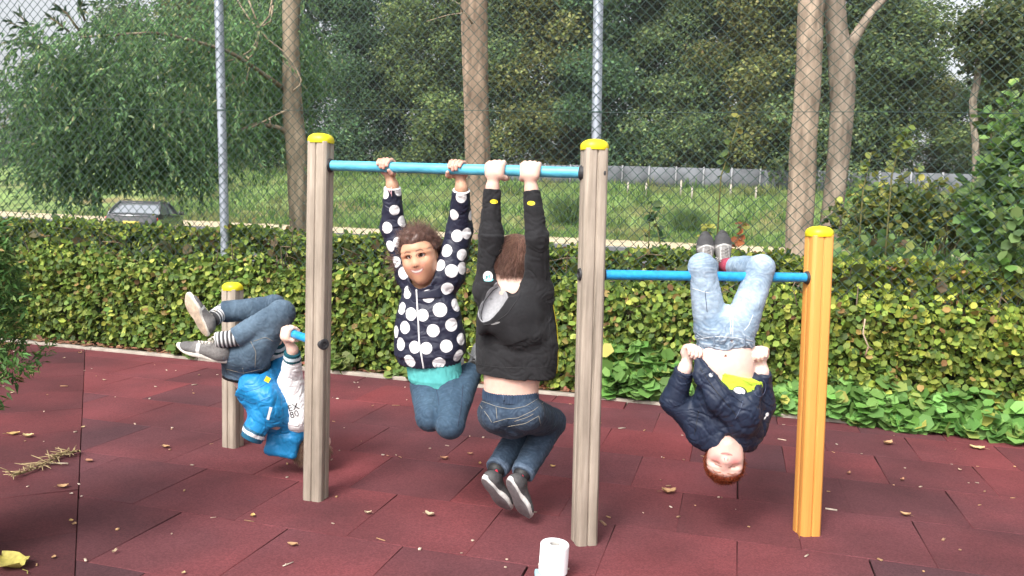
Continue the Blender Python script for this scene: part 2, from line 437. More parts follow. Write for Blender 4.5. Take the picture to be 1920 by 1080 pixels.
def crown(name, parent, centers, n, size, table, seed, kind='clump', droop=.3, mats=None, width=1.0, shell=.55):
    """leaf clumps in a set of blobs [(centre, radii)]: points gather toward each blob's outside, in small sprays"""
    g = np.random.default_rng(seed)
    cs = np.array([c for c, _ in centers], float); rs = np.array([r for _, r in centers], float)
    w = rs.prod(1) ** .67; w /= w.sum()
    ns = max(1, n // 14)
    b = g.choice(len(cs), ns, p=w)
    d = rand_dirs(ns, g); rad = (shell + (1 - shell) * g.random(ns) ** .6)
    S = cs[b] + d * rs[b] * rad[:, None]                     # spray centres
    k = g.integers(0, ns, n)
    out = d[k] + .5 * rand_dirs(n, g)
    P = S[k] + g.normal(size=(n, 3)) * size * 1.1
    X = out + rand_dirs(n, g) * .8; X[:, 2] -= droop
    Nn = rand_dirs(n, g) * .7 + d[k] * .6 + np.array([0, 0, .7])
    tone = (1 + .3 * g.normal(size=ns)).clip(.45, 1.7)[k][:, None]
    col = pick_cols(n, table, g) * tone
    me = leaf_mesh(name, P, X, Nn, size * g.uniform(.6, 1.3, n), col.clip(.004, .8), kind, mats or [leaf_m], width)
    return link(name, me, parent)

def near_tree(trunks, label, cols, crown_c, crown_n, seed, extra=None):
    base = trunks[0][0][0]
    t = empty('tree', (base[0], base[1], float(terrain_z(np.array([vpos(base)]))[0])))
    tag(t, label, 'tree', 'trees just behind the chain link fence')
    for i, (P, r) in enumerate(trunks):
        mb = MB(); bump_tube(mb, P, r, 20, cols, .07 if i == 0 else .05)
        mb.build('trunk' if i == 0 else 'limb', bark, t, True, True)
    if extra:
        mb = MB()
        for P, r in extra: mb.tube(P, r, 6, (.30, .24, .17))
        mb.build('bare_twigs', bark, t, True, True)
    crown('crown', t, crown_c, crown_n, .16, [(3, (.05, .09, .03)), (1, (.08, .12, .04))], seed)
    return t
def up(P, r, tops):
    """continue a trunk above the picture: tops [(dx,dy,z,r)] from its last point"""
    P = list(P); r = list(r)
    for dx, dy, z, rr in tops: P.append(np.array([P[-1][0] + dx, P[-1][1] + dy, z])); r.append(rr)
    return P, r

# tree with the long drooping limb, left of the tallest bars
Y1 = 10.2
P, r = px_path([(566, 520, 40), (562, 440, 34), (557, 330, 36), (556, 270, 39), (550, 240, 37), (546, 120, 32), (545, 0, 32)], Y1)
t1 = up(P, r, [(.1, .1, 5.0, .09), (.1, .1, 7.5, .05)])
limb = ([at(548, 262, Y1), at(528, 240, Y1 - .1), at(480, 232, Y1 - .3), at(440, 250, Y1 - .5), at(400, 262, Y1 - .7)], np.array([9, 7, 6, 4, 3]) * Y1 / F / 2 * 1.2)
limb2 = ([at(545, 170, Y1), at(530, 165, Y1), at(510, 150, Y1 - .3), at(430, 95, Y1 - .9), at(300, 60, Y1 - 1.4), at(150, 70, Y1 - 1.8)], np.array([10, 9, 8, 6, 5, 3]) * Y1 / F / 2)
twg = []
for pts in ([(445, 0), (470, 40), (485, 52), (500, 72), (530, 95), (548, 115), (556, 130), (565, 150), (562, 160), (550, 170)],
            [(510, 0), (505, 30), (486, 52), (480, 80), (470, 95), (445, 110), (425, 115), (400, 105), (378, 85)],
            [(486, 52), (482, 85), (472, 105), (450, 118), (440, 117)], [(435, 140), (440, 158), (452, 160), (462, 150), (470, 118), (462, 105)],
            [(490, 50), (508, 40), (512, 10)], [(466, 0), (486, 50)], [(505, 222), (540, 205)], [(505, 222), (508, 235)], [(435, 252), (470, 240), (500, 225)]):
    twg.append(([at(x, y, Y1 - .5) for x, y in pts], .010))
cc1 = []
for cx, cy, dy, rx, ry in [(120, 110, -2.2, 70, 70), (110, 200, -2, 70, 80), (190, 90, -1.6, 100, 80), (300, 60, -1.2, 120, 90), (420, 60, -.4, 110, 90), (520, 40, .4, 80, 80), (230, 180, -1.8, 130, 90), (340, 180, -1, 120, 100),
                           (450, 170, .2, 90, 80), (200, 270, -1.8, 80, 60), (290, 270, -1.4, 80, 80), (340, 285, -1.2, 60, 50), (410, 250, -.6, 70, 50), (500, 240, .3, 50, 40), (170, 310, -1.6, 45, 40), (270, 285, -1.3, 45, 40), (150, 290, -1.7, 35, 50), (370, 310, -.9, 28, 40), (130, 330, -1.7, 25, 25), (75, 180, -1.9, 45, 60), (85, 270, -1.8, 45, 55), (560, 150, .8, 60, 90), (540, 60, .8, 60, 60)]:
    yy = Y1 + dy; c = at(cx, cy, yy); cc1.append((c, (rx * yy / F, .75, ry * yy / F)))
def hanging_crown(name, parent, blobs, n, seed):
    """long narrow leaves hung on drooping twigs"""
    g = np.random.default_rng(seed)
    cs = np.array([c for c, _ in blobs]); rs = np.array([r for _, r in blobs]); w = rs.prod(1) ** .67; w /= w.sum()
    nt_ = n // 16; b = g.choice(len(cs), nt_, p=w)
    S = cs[b] + rand_dirs(nt_, g) * rs[b] * (g.random(nt_) ** .4)[:, None]
    dr = rand_dirs(nt_, g) * [1, 1, .4] + np.array([-.35, -.1, -.55]); dr /= np.linalg.norm(dr, axis=1)[:, None]
    ln = g.uniform(.25, .6, nt_)
    k = np.repeat(np.arange(nt_), 16); t = g.random(len(k))
    P = S[k] + dr[k] * (ln[k] * t)[:, None] + np.array([0, 0, -1.0]) * (.25 * t ** 2)[:, None] * ln[k][:, None]
    q_ = proj(P); keep = ~((q_[:, 0] > 195) & (q_[:, 0] < 335) & (q_[:, 1] > 362)); P = P[keep]; k = k[keep]
    X = dr[k] + rand_dirs(len(k), g) * .75 + np.array([0, 0, -.35])
    Nn = rand_dirs(len(k), g) + np.array([0, -.25, .8])
    tone = (1 + .2 * g.normal(size=nt_)).clip(.5, 1.7)[k][:, None]
    col = pick_cols(len(k), [(5, (0.152, 0.269, 0.121)), (3, (0.189, 0.300, 0.142)), (1.2, (0.246, 0.331, 0.162)), (.2, (0.435, 0.450, 0.243))], g, .14) * tone
    return link(name, leaf_mesh(name, P, X, Nn, g.uniform(.045, .085, len(k)), col, 'lance', [leaf_far], 1.3), parent)
tr = near_tree([t1, limb, limb2], 'slim trunk with bare tangled twigs and a long leafy branch drooping to the left', (.25, .20, .145),
               [(t1[0][-1] + np.array([dx, dy, dz]), (1.3, 1.3, 1.1)) for dx, dy, dz in ((0, 0, 0), (.9, .3, -1.0), (-.9, .4, -1.1), (.3, .9, -.6))], 2500, 11, twg)
hanging_crown('drooping_foliage', tr, cc1, 52000, 12)
spr = MB()
gs = np.random.default_rng(5); LP = []; LX = []
for pts in ([(90, 100), (70, 75), (45, 55), (15, 40)], [(70, 75), (50, 45), (35, 25)], [(110, 120), (80, 95), (50, 85)], [(150, 60), (125, 25), (100, 5)], [(160, 40), (150, 15), (155, 2)], [(100, 95), (65, 82), (30, 80)],
            [(130, 60), (105, 40), (85, 28)]):
    Pp = [at(x, y, Y1 - 1.9) for x, y in pts]; spr.tube(Pp, [.012] * (len(Pp) - 1) + [.004], 5, (.12, .10, .06))
    for i in range(len(Pp) - 1):
        for q in range(7):
            tt = gs.random(); LP.append(Pp[i] * (1 - tt) + Pp[i + 1] * tt); LX.append((Pp[i + 1] - Pp[i]) / np.linalg.norm(Pp[i + 1] - Pp[i]) + rand_dirs(1, gs)[0] * .9)
spr.build('sprig', bark, tr, True, True)
LP = np.array(LP); LX = np.array(LX)
link('sprig_leaves', leaf_mesh('sprig_leaves', LP, LX, rand_dirs(len(LP), gs) + EZ, gs.uniform(.07, .12, len(LP)), pick_cols(len(LP), [(1, (.05, .09, .045))], gs), 'lance', [leaf_m], 1.4), tr)

# straight trunk between the two hanging children
Y2 = 9.2
P, r = px_path([(897, 560, 40), (897, 440, 38), (897, 330, 44), (896, 300, 48), (893, 200, 46), (890, 100, 48), (889, 0, 50)], Y2)
t2 = up(P, r, [(.05, .1, 5.2, .13), (.15, .1, 7.8, .07)])
near_tree([t2], 'thick straight trunk behind the tall bar, bare but for one thin twig', (.25, .185, .135),
          [(t2[0][-1] + np.array([dx, dy, dz]), (1.5, 1.5, 1.2)) for dx, dy, dz in ((0, 0, .2), (1, .3, -.8), (-1, .4, -.7), (.2, 1, -.5))], 2600, 13,
          [([at(886, 45, Y2 - .2), at(872, 24, Y2 - .25), at(840, 28, Y2 - .3), at(800, 40, Y2 - .3)], [.012, .008, .005, .003]), ([at(868, 24, Y2 - .25), at(862, 8, Y2 - .3), at(830, -10, Y2 - .3)], [.006, .005, .003])])
Y3 = 8.2
P, r = px_path([(1490, 580, 48), (1496, 470, 48), (1503, 340, 49), (1507, 260, 48), (1512, 200, 47), (1518, 100, 46), (1520, 0, 46)], Y3)
t3 = up(P, r, [(.08, .1, 5.0, .12), (.2, .1, 7.6, .06)])
near_tree([t3], 'leaning bare trunk just left of the forked trunk', (.29, .225, .17),
          [(t3[0][-1] + np.array([dx, dy, dz]), (1.4, 1.5, 1.2)) for dx, dy, dz in ((0, 0, .2), (1, .3, -.8), (-1, .4, -.7), (.2, 1, -.5))], 2600, 14)
Y4 = 8.5
P, r = px_path([(1543, 560, 40), (1556, 440, 38), (1568, 330, 39), (1576, 250, 41), (1581, 200, 43), (1580, 150, 45), (1577, 110, 46), (1570, 70, 40), (1566, 30, 37), (1565, 0, 36)], Y4)
t4 = up(P, r, [(-.05, .1, 5.0, .10), (.0, .2, 7.6, .05)])
Pb, rb = px_path([(1580, 130, 22), (1595, 85, 22), (1612, 55, 18), (1632, 25, 15), (1655, 0, 13), (1690, -40, 11)], Y4)
near_tree([t4, (Pb, rb)], 'forked trunk with a side limb rising to the right', (.235, .19, .15),
          [(t4[0][-1] + np.array([dx, dy, dz]), (1.4, 1.5, 1.2)) for dx, dy, dz in ((0, 0, .2), (1, .3, -.8), (-1, .4, -.7), (.2, 1, -.5))], 2600, 15)

# ------------------------------------------------------------------ the wood behind the embankment: single trees
protos = []
TAB = [[(4, (0.130, 0.183, 0.071)), (2, (0.156, 0.206, 0.081)), (.6, (0.195, 0.224, 0.092))],
       [(4, (0.091, 0.165, 0.081)), (2, (0.117, 0.189, 0.090)), (.6, (0.156, 0.212, 0.092))],
       [(4, (0.182, 0.206, 0.076)), (2, (0.215, 0.230, 0.086)), (.6, (0.260, 0.254, 0.103))],
       [(4, (0.124, 0.183, 0.081)), (2, (0.150, 0.201, 0.086)), (.6, (0.195, 0.224, 0.092))]]
def far_crown(seed, H, W, table, n):
    g = np.random.default_rng(seed); bl = []
    for i in range(30):
        z = H * g.uniform(.06, .98); f = math.sin(min(1, (z / H) * 1.25 + .12) * math.pi * .82) ** .6
        a = g.uniform(0, 2 * math.pi); rr = W * f * g.uniform(.25, .8)
        s = W * g.uniform(.18, .36)
        bl.append(((rr * math.cos(a), rr * math.sin(a), z), (s, s, s * .8)))
    for z in np.linspace(.1, .9, 5): bl.append(((0, 0, H * z), (W * .3, W * .3, H * .14)))
    ns = n // 16
    cs = np.array([c for c, _ in bl]); rs = np.array([r for _, r in bl]); w = rs.prod(1) ** .67; w /= w.sum()
    b = g.choice(len(cs), ns, p=w); d = rand_dirs(ns, g)
    S = cs[b] + d * rs[b] * (.7 + .35 * g.random(ns))[:, None]
    k = g.integers(0, ns, n); P = S[k] + g.normal(size=(n, 3)) * [.42, .42, .3]
    X = d[k] * .6 + rand_dirs(n, g); X[:, 2] -= .3
    Nn = rand_dirs(n, g) * .7 + np.array([0, 0, .6]) + d[k] * .7
    tone = ((1 + .30 * g.normal(size=ns)) * (1 + .22 * g.normal(size=len(bl)))[b]).clip(.4, 1.9)[k][:, None]
    col = (pick_cols(n, table, g, .1) * tone).clip(.004, .4)
    return leaf_mesh('crown', P, X, Nn, g.uniform(.16, .34, n), col, 'clump', [leaf_far], 1.0)
kinds = ['dark', 'deep green', 'olive', 'grey green']
for i in range(4):
    protos.append((far_crown(100 + i, 19, 5.2 + .5 * (i % 2), TAB[i], 30000), far_crown(140 + i, 19, 5.4, TAB[(i + 1) % 4], 30000)))
tkm = MB(); tkm.tube([(0, 0, -.6), (.1, 0, 4), (-.1, .1, 9), (0, 0, 16)], [.32, .26, .2, .05], 9, (.10, .08, .06))
trunk_me = mesh_data('trunk', np.concatenate(tkm.V), [np.array(tkm.F3), np.array(tkm.F4)], [bark], True, {'Col': np.concatenate(tkm.C)})
g = np.random.default_rng(31)
def place_label(px):
    return ('behind the drooping branch' if px < 520 else 'between slim and straight trunks' if px < 880 else 'left of the second fence pole' if px < 1110 else
            'right of the second fence pole' if px < 1480 else 'behind the forked trunk' if px < 1700 else 'beside the gap of sky on the right')
FAR = [(-120, 88, 10, 3, 'low'), (-30, 96, 9.5, 2, 'low'), (60, 84, 9, 1, 'low'), (150, 82, 13, 2, 'mid'), (260, 80, 19, 3, ''), (345, 76, 20, 1, ''), (430, 84, 22, 0, ''), (490, 75, 20, 2, ''), (580, 79, 22, 1, ''), (650, 73, 17.5, 0, ''),
       (730, 78, 21, 1, ''), (800, 74, 18.5, 3, ''), (860, 80, 22, 0, ''), (930, 74, 21, 2, ''), (1000, 73, 20, 2, ''), (1070, 79, 22, 0, ''), (1130, 72, 19.5, 1, ''), (1200, 76, 21, 2, ''), (1270, 71, 18, 3, ''),
       (1330, 76, 21, 0, ''), (1400, 70, 19, 2, ''), (1460, 75, 21, 0, ''), (1530, 70, 19.5, 3, ''), (1610, 69, 18, 2, ''), (1672, 70, 15, 0, 'mid'), (1755, 78, 10, 1, 'low'), (1830, 74, 11, 3, 'low'), (1900, 70, 15.5, 0, ''), (1990, 70, 16, 2, ''), (2080, 72, 19, 1, ''), (2180, 74, 20, 3, ''), (-220, 92, 15, 0, ''), (-330, 90, 18, 1, '')]
seen = {}
for i, (px, v, H, k, nm) in enumerate(FAR):
    # the point on the line v = const seen in column px
    d = ray(px, 396); s_ = v / (d[0] * E_V[0] + d[1] * E_V[1]); b = np.array([d[0] * s_, d[1] * s_])
    z = float(terrain_z(np.array([v]))[0]) - .5
    t = empty('tree', (b[0], b[1], z)); s_h = H / 19 * g.uniform(.95, 1.05)
    word = {'low': 'low', 'mid': 'middling', '': 'tall'}[nm]
    lab = f'{word} {kinds[k]} tree of the wood, {place_label(px)}'
    n_ = seen.get(lab, 0); seen[lab] = n_ + 1
    if n_: lab = lab.replace('of the wood', ['further back in the wood', 'among the wood trees', 'deep inside the wood'][min(n_ - 1, 2)])
    tag(t, lab, 'tree', 'trees of the wood behind the meadow')
    rot = Matrix.Rotation(g.uniform(0, 6.28), 4, 'Z')
    for nm_, me in (('trunk', trunk_me), ('crown', protos[k][i % 2])):
        o = bpy.data.objects.new(nm_, me); COL.objects.link(o); o.parent = t
        wsc = s_h * g.uniform(.95, 1.2) * (1.25 if nm else 1.0)
        o.matrix_local = rot @ Matrix.Diagonal((wsc, wsc, s_h, 1)) if nm_ == 'crown' else Matrix.Diagonal((s_h, s_h, s_h * .9, 1))
# slender young tree on the right with a pale curved trunk
Yb = 30.0
P, r = px_path([(1830, 330, 13), (1829, 270, 12), (1826, 225, 14), (1824, 190, 13), (1833, 150, 12), (1834, 120, 10), (1838, 60, 7), (1842, 20, 4)], Yb)
t = empty('young_tree', (P[0][0], P[0][1], -.3)); tag(t, 'slender pale-trunked young tree in front of the wood at the right', 'tree')
P = [np.array([P[0][0], P[0][1], -.4])] + P; r = [.14] + r
mb = MB(); mb.tube(P, r, 10, (.20, .17, .13)); mb.build('trunk', bark, t, True, True)
cc = [(at(x, y, Yb + dy), (rx * Yb / F, .9, ry * Yb / F)) for x, y, dy, rx, ry in [(1850, 35, 0, 45, 25), (1800, 50, .4, 30, 20), (1890, 70, -.4, 45, 30), (1850, 95, 0, 50, 20), (1870, 130, .3, 50, 18), (1820, 105, -.3, 30, 18), (1890, 170, 0, 45, 18), (1865, 215, .5, 35, 15), (1900, 20, .4, 40, 25)]]
crown('crown', t, cc, 5000, .17, [(3, (.075, .10, .035)), (1, (.11, .13, .05))], 51, shell=.2)

# ------------------------------------------------------------------ concrete wall on the bank, stakes
wall_m = mat('concrete_wall', (.26, .265, .28), .9, nscale=.9, namt=.35, bump=.3, bscale=8)
wt = empty('concrete_wall', uv(20, 67.2, 3.7)); tag(wt, 'low grey concrete panel wall along the top of the meadow, under the trees', 'wall')
wp = MB(); pt = MB(); gw = np.random.default_rng(8)
Rm = np.stack([E_U, E_V, EZ], 1)
for k in range(-4, 40):
    u_ = -13.6 + k * 2.15
    wp.box(uv(u_ + 1.07, 67.2, 4.35 + gw.normal(0, .02)), (2.03, .12, 1.75), Rm, col=np.array([1, 1, 1]) * gw.uniform(.75, 1.2))
    pt.box(uv(u_, 67.14, 4.42), (.12, .22, 1.75), Rm)
wall_m2 = mat('concrete_wall_panel', attr='Col', rough=.9, nscale=.9, namt=.3, bump=.3, bscale=8)
for i in range(len(wp.C)): wp.C[i] = wp.C[i] * np.array([.135, .145, .16])
wp.build('panels', wall_m2, wt, attr=True)
pt.build('panel_posts', wall_m, wt)
stake_m = mat('stake_wood', (.33, .30, .25), .9, nscale=20, namt=.3)
for i, (px, py0, py1) in enumerate([(1178, 332, 344), (1212, 332, 347), (1277, 334, 350), (1298, 342, 354), (1370, 345, 358), (1418, 338, 352), (1672, 350, 368)]):
    v = 64.6 - .7 * (i % 2); d = ray(px, py1); s_ = v / (d[0] * E_V[0] + d[1] * E_V[1]); b = CAM + d * s_
    zb = float(terrain_z(np.array([v]))[0]); hgt = (py1 - py0) * v / F * 1.6
    mb = MB(); mb.prism([(.07, .07), (-.07, .07), (-.07, -.07), (.07, -.07)], -.3, hgt * .9, (b[0], b[1], zb), E_U, E_V, EZ); mb.prism([(.07, .07), (-.07, .07), (-.07, -.07), (.07, -.07)], hgt * .9, hgt, (b[0], b[1], zb), E_U, E_V, EZ, scale1=.2)
    o = mb.build('stake', stake_m); o['category'] = 'stake'; o['group'] = 'pale wooden stakes below the concrete wall'; o['label'] = 'pale wooden stake standing in the meadow below the concrete wall'
# ------------------------------------------------------------------ meadow grass, tall weeds, bushes on the bank
g = np.random.default_rng(61)
n = 52000
uu = g.uniform(-48, 40, n); vv = 50.2 + 18.5 * g.random(n) ** .9
keep = (perlin(np.stack([uu * .35, vv * .35, uu * 0], -1)) > -.45) | (g.random(n) < .5)
uu, vv = uu[keep], vv[keep]; n = len(uu)
zz = terrain_z(vv, uu)
P = uu[:, None] * E_U + vv[:, None] * E_V + (zz - .03)[:, None] * EZ
X = rand_dirs(n, g) * .45 + EZ
dry = sstep(-.1, .5, perlin(np.stack([uu * .22, vv * .3, uu * 0 + 4], -1)))[:, None] * .45
base = pick_cols(n, [(3, (.13, .235, .065)), (2, (.17, .265, .08)), (.5, (.27, .28, .12)), (1.2, (.095, .19, .055))], g)
col = base * (1 - dry) + np.array([.36, .30, .16]) * dry
tall = 1 + .8 * (perlin(np.stack([uu * .5, vv * .5, uu * 0 + 9], -1)) > .35)
me = leaf_mesh('meadow_grass', P, X, rand_dirs(n, g), g.uniform(.25, .6, n) * tall, col, 'blade', [leaf_far], 1.6)
tag(link('meadow_grass', me), 'rough green and straw coloured meadow grass covering the bank', None, None, 'stuff')
for i, (px, py, w, h, lab) in enumerate([(1068, 385, 50, 75, 'feathery green bush on the meadow, left of the right tall post'), (1290, 390, 50, 60, 'feathery green bush on the meadow, right of the tall post')]):
    v = 57.0; d = ray(px, py); s_ = v / (d[0] * E_V[0] + d[1] * E_V[1]); b = CAM + d * s_
    u_ = float(upos(b)); zb = float(terrain_z(np.array([v]), np.array([u_]))[0])
    n = 1900; ww = w * v / F * .5; hh = h * v / F
    o_ = g.normal(size=(n, 3)) * [.8, .8, .2]; P = np.array([b[0], b[1], zb]) + o_ * ww * g.random((n, 1)) ** .5 * [1, 1, 0] + EZ * (g.random(n) * hh * .45)[:, None]
    X = o_ * .5 + EZ * 1.1
    me = leaf_mesh('bush', P, X, rand_dirs(n, g), g.uniform(.3, .8, n) * hh * .5, pick_cols(n, [(2, (.15, .24, .085)), (1, (.20, .28, .11))], g), 'blade', [leaf_far], .3)
    tag(link('bush', me), lab, 'bush', 'bushes on the meadow')

# ------------------------------------------------------------------ chain-link fence
FV = KERB_V + .24
ft = empty('chain_link_fence', uv(0, FV)); tag(ft, 'tall green chain link fence on grey metal poles rising out of the hedge', 'fence')
wire_m = mat('green_wire', (.028, .06, .05), .5, spec=.4)
galv = mat('galvanised_steel', (.36, .40, .46), .38, nscale=8, namt=.14, metal=.35, stretch=(1, 1, .3))
cell = .078; u0, u1, z0, z1 = -7.2, 6.2, .08, 3.9
nz = int((z1 - z0) / (cell / 2))
V = []; Fq = []; wr = .0034; nn = 0
hw_ = cell / 2
for k in range(int((u1 - u0) / hw_)):
    for s_ in (0,):
        zzs = z0 + np.arange(nz + 1) * cell / 2
        off = np.where((np.arange(nz + 1) + k) % 2 == 0, -.04, 1.04) * hw_
        ucen = u0 + k * hw_ + off + .0008 * rng.normal(size=nz + 1) + .012 * perlin(np.stack([np.full(nz + 1, k * .07), zzs * 1.2, zzs * 0], -1))
        vof = FV + np.where((np.arange(nz + 1)) % 2 == 0, 1, -1) * .002 + .015 * perlin(np.stack([ucen * .8, zzs * .8, zzs * 0 + 3], -1))
        C = ucen[:, None] * E_U + vof[:, None] * E_V + zzs[:, None] * EZ
        dirs = [E_V * wr, (E_U * .87 - E_V * .5) * wr, (-E_U * .87 - E_V * .5) * wr]
        V.append(np.concatenate([C + dd for dd in dirs]).reshape(3, -1, 3).transpose(1, 0, 2).reshape(-1, 3))
        i = np.arange(nz)
        for a_ in range(3):
            b_ = (a_ + 1) % 3
            Fq.append(np.stack([nn + i * 3 + a_, nn + i * 3 + b_, nn + (i + 1) * 3 + b_, nn + (i + 1) * 3 + a_], -1))
        nn += (nz + 1) * 3
mesh_obj('wire_netting', np.concatenate(V), np.concatenate(Fq), wire_m, ft)
for zz_ in (.5, 1.955, 3.6):
    mb = MB(); us_ = np.linspace(u0, u1, 40)
    mb.tube([uv(u_, FV - .004, zz_ + .006 * math.sin(u_ * 2)) for u_ in us_], .0022, 5); mb.build('tension_wire', wire_m, ft)
def fence_y(px, py):       # depth where the column px meets the fence plane
    d = ray(px, py); return (FV / (d[0] * E_V[0] + d[1] * E_V[1])) * d[1]
for top, bot in (((410, 0), (423, 500)), ((1122, 0), (1116, 400))):
    A = at(*top, fence_y(*top) + .043); B = at(*bot, fence_y(*bot) + .043); d = (A - B) / np.linalg.norm(A - B)
    lo = B - d * ((B[2] + .15) / d[2]); hi = B + d * ((3.95 - B[2]) / d[2])
    mb = MB(); mb.tube([lo, hi], .0345, 20); o = smooth_by_angle(mb.build('post', galv, ft), 40)
    c = MB(); c.lathe(hi, d, [(.037, -.03), (.037, .008), (.02, .022), (0.001, .026)], 16); c.build('post_cap', mat('fence_cap', (.05, .05, .05), .5), o)
    for zc in (.6, 1.955, 3.3):
        q = lo + d * ((zc - lo[2]) / d[2]); c = MB(); c.lathe(q, d, [(.036, -.004), (.0385, -.004), (.0385, .004), (.036, .004)], 18); c.build('wire_tie', wire_m, o)
for u_ in (-7.1, 4.3):
    mb = MB(); mb.tube([uv(u_, FV + .042, -.15), uv(u_, FV + .042, 3.95)], .0345, 20); smooth_by_angle(mb.build('post', galv, ft), 40)

# ------------------------------------------------------------------ hedge
HT = [(4.2, (0.129, 0.204, 0.042)), (3.2, (0.190, 0.268, 0.052)), (2.0, (0.071, 0.128, 0.032)), (1.8, (0.299, 0.358, 0.075)), (.35, (0.299, 0.218, 0.080)), (.7, (0.437, 0.486, 0.100)), (.2, (0.184, 0.109, 0.050))]
def hedge_leaves(n, u0, u1, seed, size=(.034, .062)):
    g = np.random.default_rng(seed)
    u_ = g.uniform(u0, u1, n); z_ = 1.05 * g.random(n) ** .95
    zt = 1.00 + .06 * perlin(np.stack([u_ * 1.7, u_ * 0, u_ * 0], -1)) + .05 * perlin(np.stack([u_ * 6, u_ * 0, u_ * 0 + 5], -1))
    front = KERB_V + .10 + .045 * perlin(np.stack([u_ * 2.2, z_ * 3, u_ * 0], -1)) + .03 * perlin(np.stack([u_ * 7, z_ * 8, u_ * 0 + 2], -1))
    front = front + .17 * sstep(.70, .86, z_) + .05 * (1 - sstep(0.0, .22, z_))
    top = g.random(n) < .14
    dep = np.abs(g.normal(0, .055, n)) + .03 * g.random(n)
    v_ = front + dep
    v_[top] = g.uniform(KERB_V + .25, KERB_V + .85, top.sum())
    z_ = np.where(top, zt - np.abs(g.normal(0, .04, n)), np.minimum(z_ * zt / 1.0, zt))
    loose = g.random(n) < .012
    z_ = np.where(loose & top, z_ + g.uniform(0, .14, n), z_)
    P = u_[:, None] * E_U + v_[:, None] * E_V + np.maximum(z_, .03)[:, None] * EZ
    outw = np.where(top[:, None], EZ * 1.0, -E_V * .75 + EZ * .35)
    X = rand_dirs(n, g) * .9 + outw * .35 + np.array([0, 0, -.45])
    Nn = outw + rand_dirs(n, g) * .62
    col = pick_cols(n, HT, g, .2)
    pn = perlin(np.stack([u_ * .9, z_ * 1.6, u_ * 0 + 7], -1))[:, None]
    yel = sstep(-.6, 1.2, upos(P))[:, None] * .55 * (.5 + .5 * sstep(.35, .9, z_))[:, None]
    col = col * (1 + .25 * pn) * (1 - yel) + yel * col * np.array([1.45, 1.25, .9])
    return P, X, Nn, g.uniform(*size, n), col
P, X, Nn, S, C = hedge_leaves(47000, -7.0, 5.2, 71)
ht = empty('hedge', uv(0, KERB_V + .45)); tag(ht, 'clipped beech hedge with yellowing leaves along the edge of the rubber floor', 'hedge')
link('foliage', leaf_mesh('foliage', P, X, Nn, S, C, 'oval', [leaf_m], 1.15), ht)
hb = MB(); g = np.random.default_rng(72)
for k in range(420):                                    # stems and side twigs inside
    u_ = g.uniform(-7, 5.2); v_ = KERB_V + g.uniform(.28, .8); h = g.uniform(.7, .98)
    a = uv(u_, v_, 0); pts = [a]
    for q in range(4): pts.append(pts[-1] + EZ * h / 4 + E_U * g.normal(0, .04) + E_V * g.normal(-.015, .03))
    hb.tube(pts, [.012, .01, .008, .006, .003], 5, np.array([.11, .085, .06]) * g.uniform(.6, 1.3))
for k in range(260):
    u_ = g.uniform(-7, 5.2); a = uv(u_, KERB_V + .3, g.uniform(.15, .95)); b = a - E_V * g.uniform(.06, .2) + EZ * g.normal(0, .08) + E_U * g.normal(0, .12)
    hb.tube([a, (a + b) / 2 + EZ * g.normal(0, .02), b], [.005, .004, .002], 4, np.array([.16, .12, .08]) * g.uniform(.6, 1.4))
sb = [at(1622, 598, 5.02), at(1618, 625, 5.0), at(1628, 650, 4.99), at(1636, 656, 5.0)]
hb.tube(sb, .005, 5, (.42, .33, .24)); hb.tube([sb[2], at(1622, 668, 4.99)], .006, 5, (.3, .2, .13))
hb.build('branches', bark, ht, True, True)
# dense shaded inside of the hedge: smaller old leaves packed on the stems
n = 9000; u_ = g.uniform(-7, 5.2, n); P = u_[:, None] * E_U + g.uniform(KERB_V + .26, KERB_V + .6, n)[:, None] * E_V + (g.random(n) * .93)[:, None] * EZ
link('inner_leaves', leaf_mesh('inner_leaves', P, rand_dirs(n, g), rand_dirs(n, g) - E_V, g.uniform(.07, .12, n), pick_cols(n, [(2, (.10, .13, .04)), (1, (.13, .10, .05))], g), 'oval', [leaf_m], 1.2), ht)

# ------------------------------------------------------------------ ground cover in front of and under the hedge
def cover(n, spots, seed, table, size, hmax, kind='oval', width=1.5):
    """n leaves in stems; spots [(u0,u1,v0,v1,height)]"""
    g = np.random.default_rng(seed); P = []; X = []; Nn = []
    tot = sum((b - a) for a, b, *_ in spots)
    for a, b, v0, v1, h in spots:
        m = int(n * (b - a) / tot); ns = max(1, m // 9)
        su = g.uniform(a, b, ns); sv = g.uniform(v0, v1, ns); sh = h * g.uniform(.35, 1.0, ns) * (.55 + .45 * (sv - v0) / (v1 - v0 + 1e-6))
        k = g.integers(0, ns, m); t = g.random(m) ** .6
        lean = g.normal(0, .05, (ns, 3)) * [1, 1, 0]; lean -= E_V * .04
        p = su[k][:, None] * E_U + sv[k][:, None] * E_V + (sh[k] * t)[:, None] * EZ + lean[k] * t[:, None]
        dd = rand_dirs(m, g) * [1, 1, .3]
        P.append(p + EZ * .01); X.append(dd + np.array([0, 0, .1]) - E_V * .15 - EZ * .1); Nn.append(EZ * .65 + rand_dirs(m, g) * .6 - E_V * .55)
    P = np.concatenate(P); X = np.concatenate(X); Nn = np.concatenate(Nn); m = len(P)
    return leaf_mesh('ground_cover', P, X, Nn, g.uniform(*size, m), pick_cols(m, table, g), kind, [leaf_m], width)
def ku(px, py): return float(upos(ground(px, py)))
GT = [(4, (.15, .30, .075)), (3, (.19, .35, .09)), (1, (.10, .22, .06)), (.6, (.28, .37, .10)), (.2, (.42, .38, .10))]
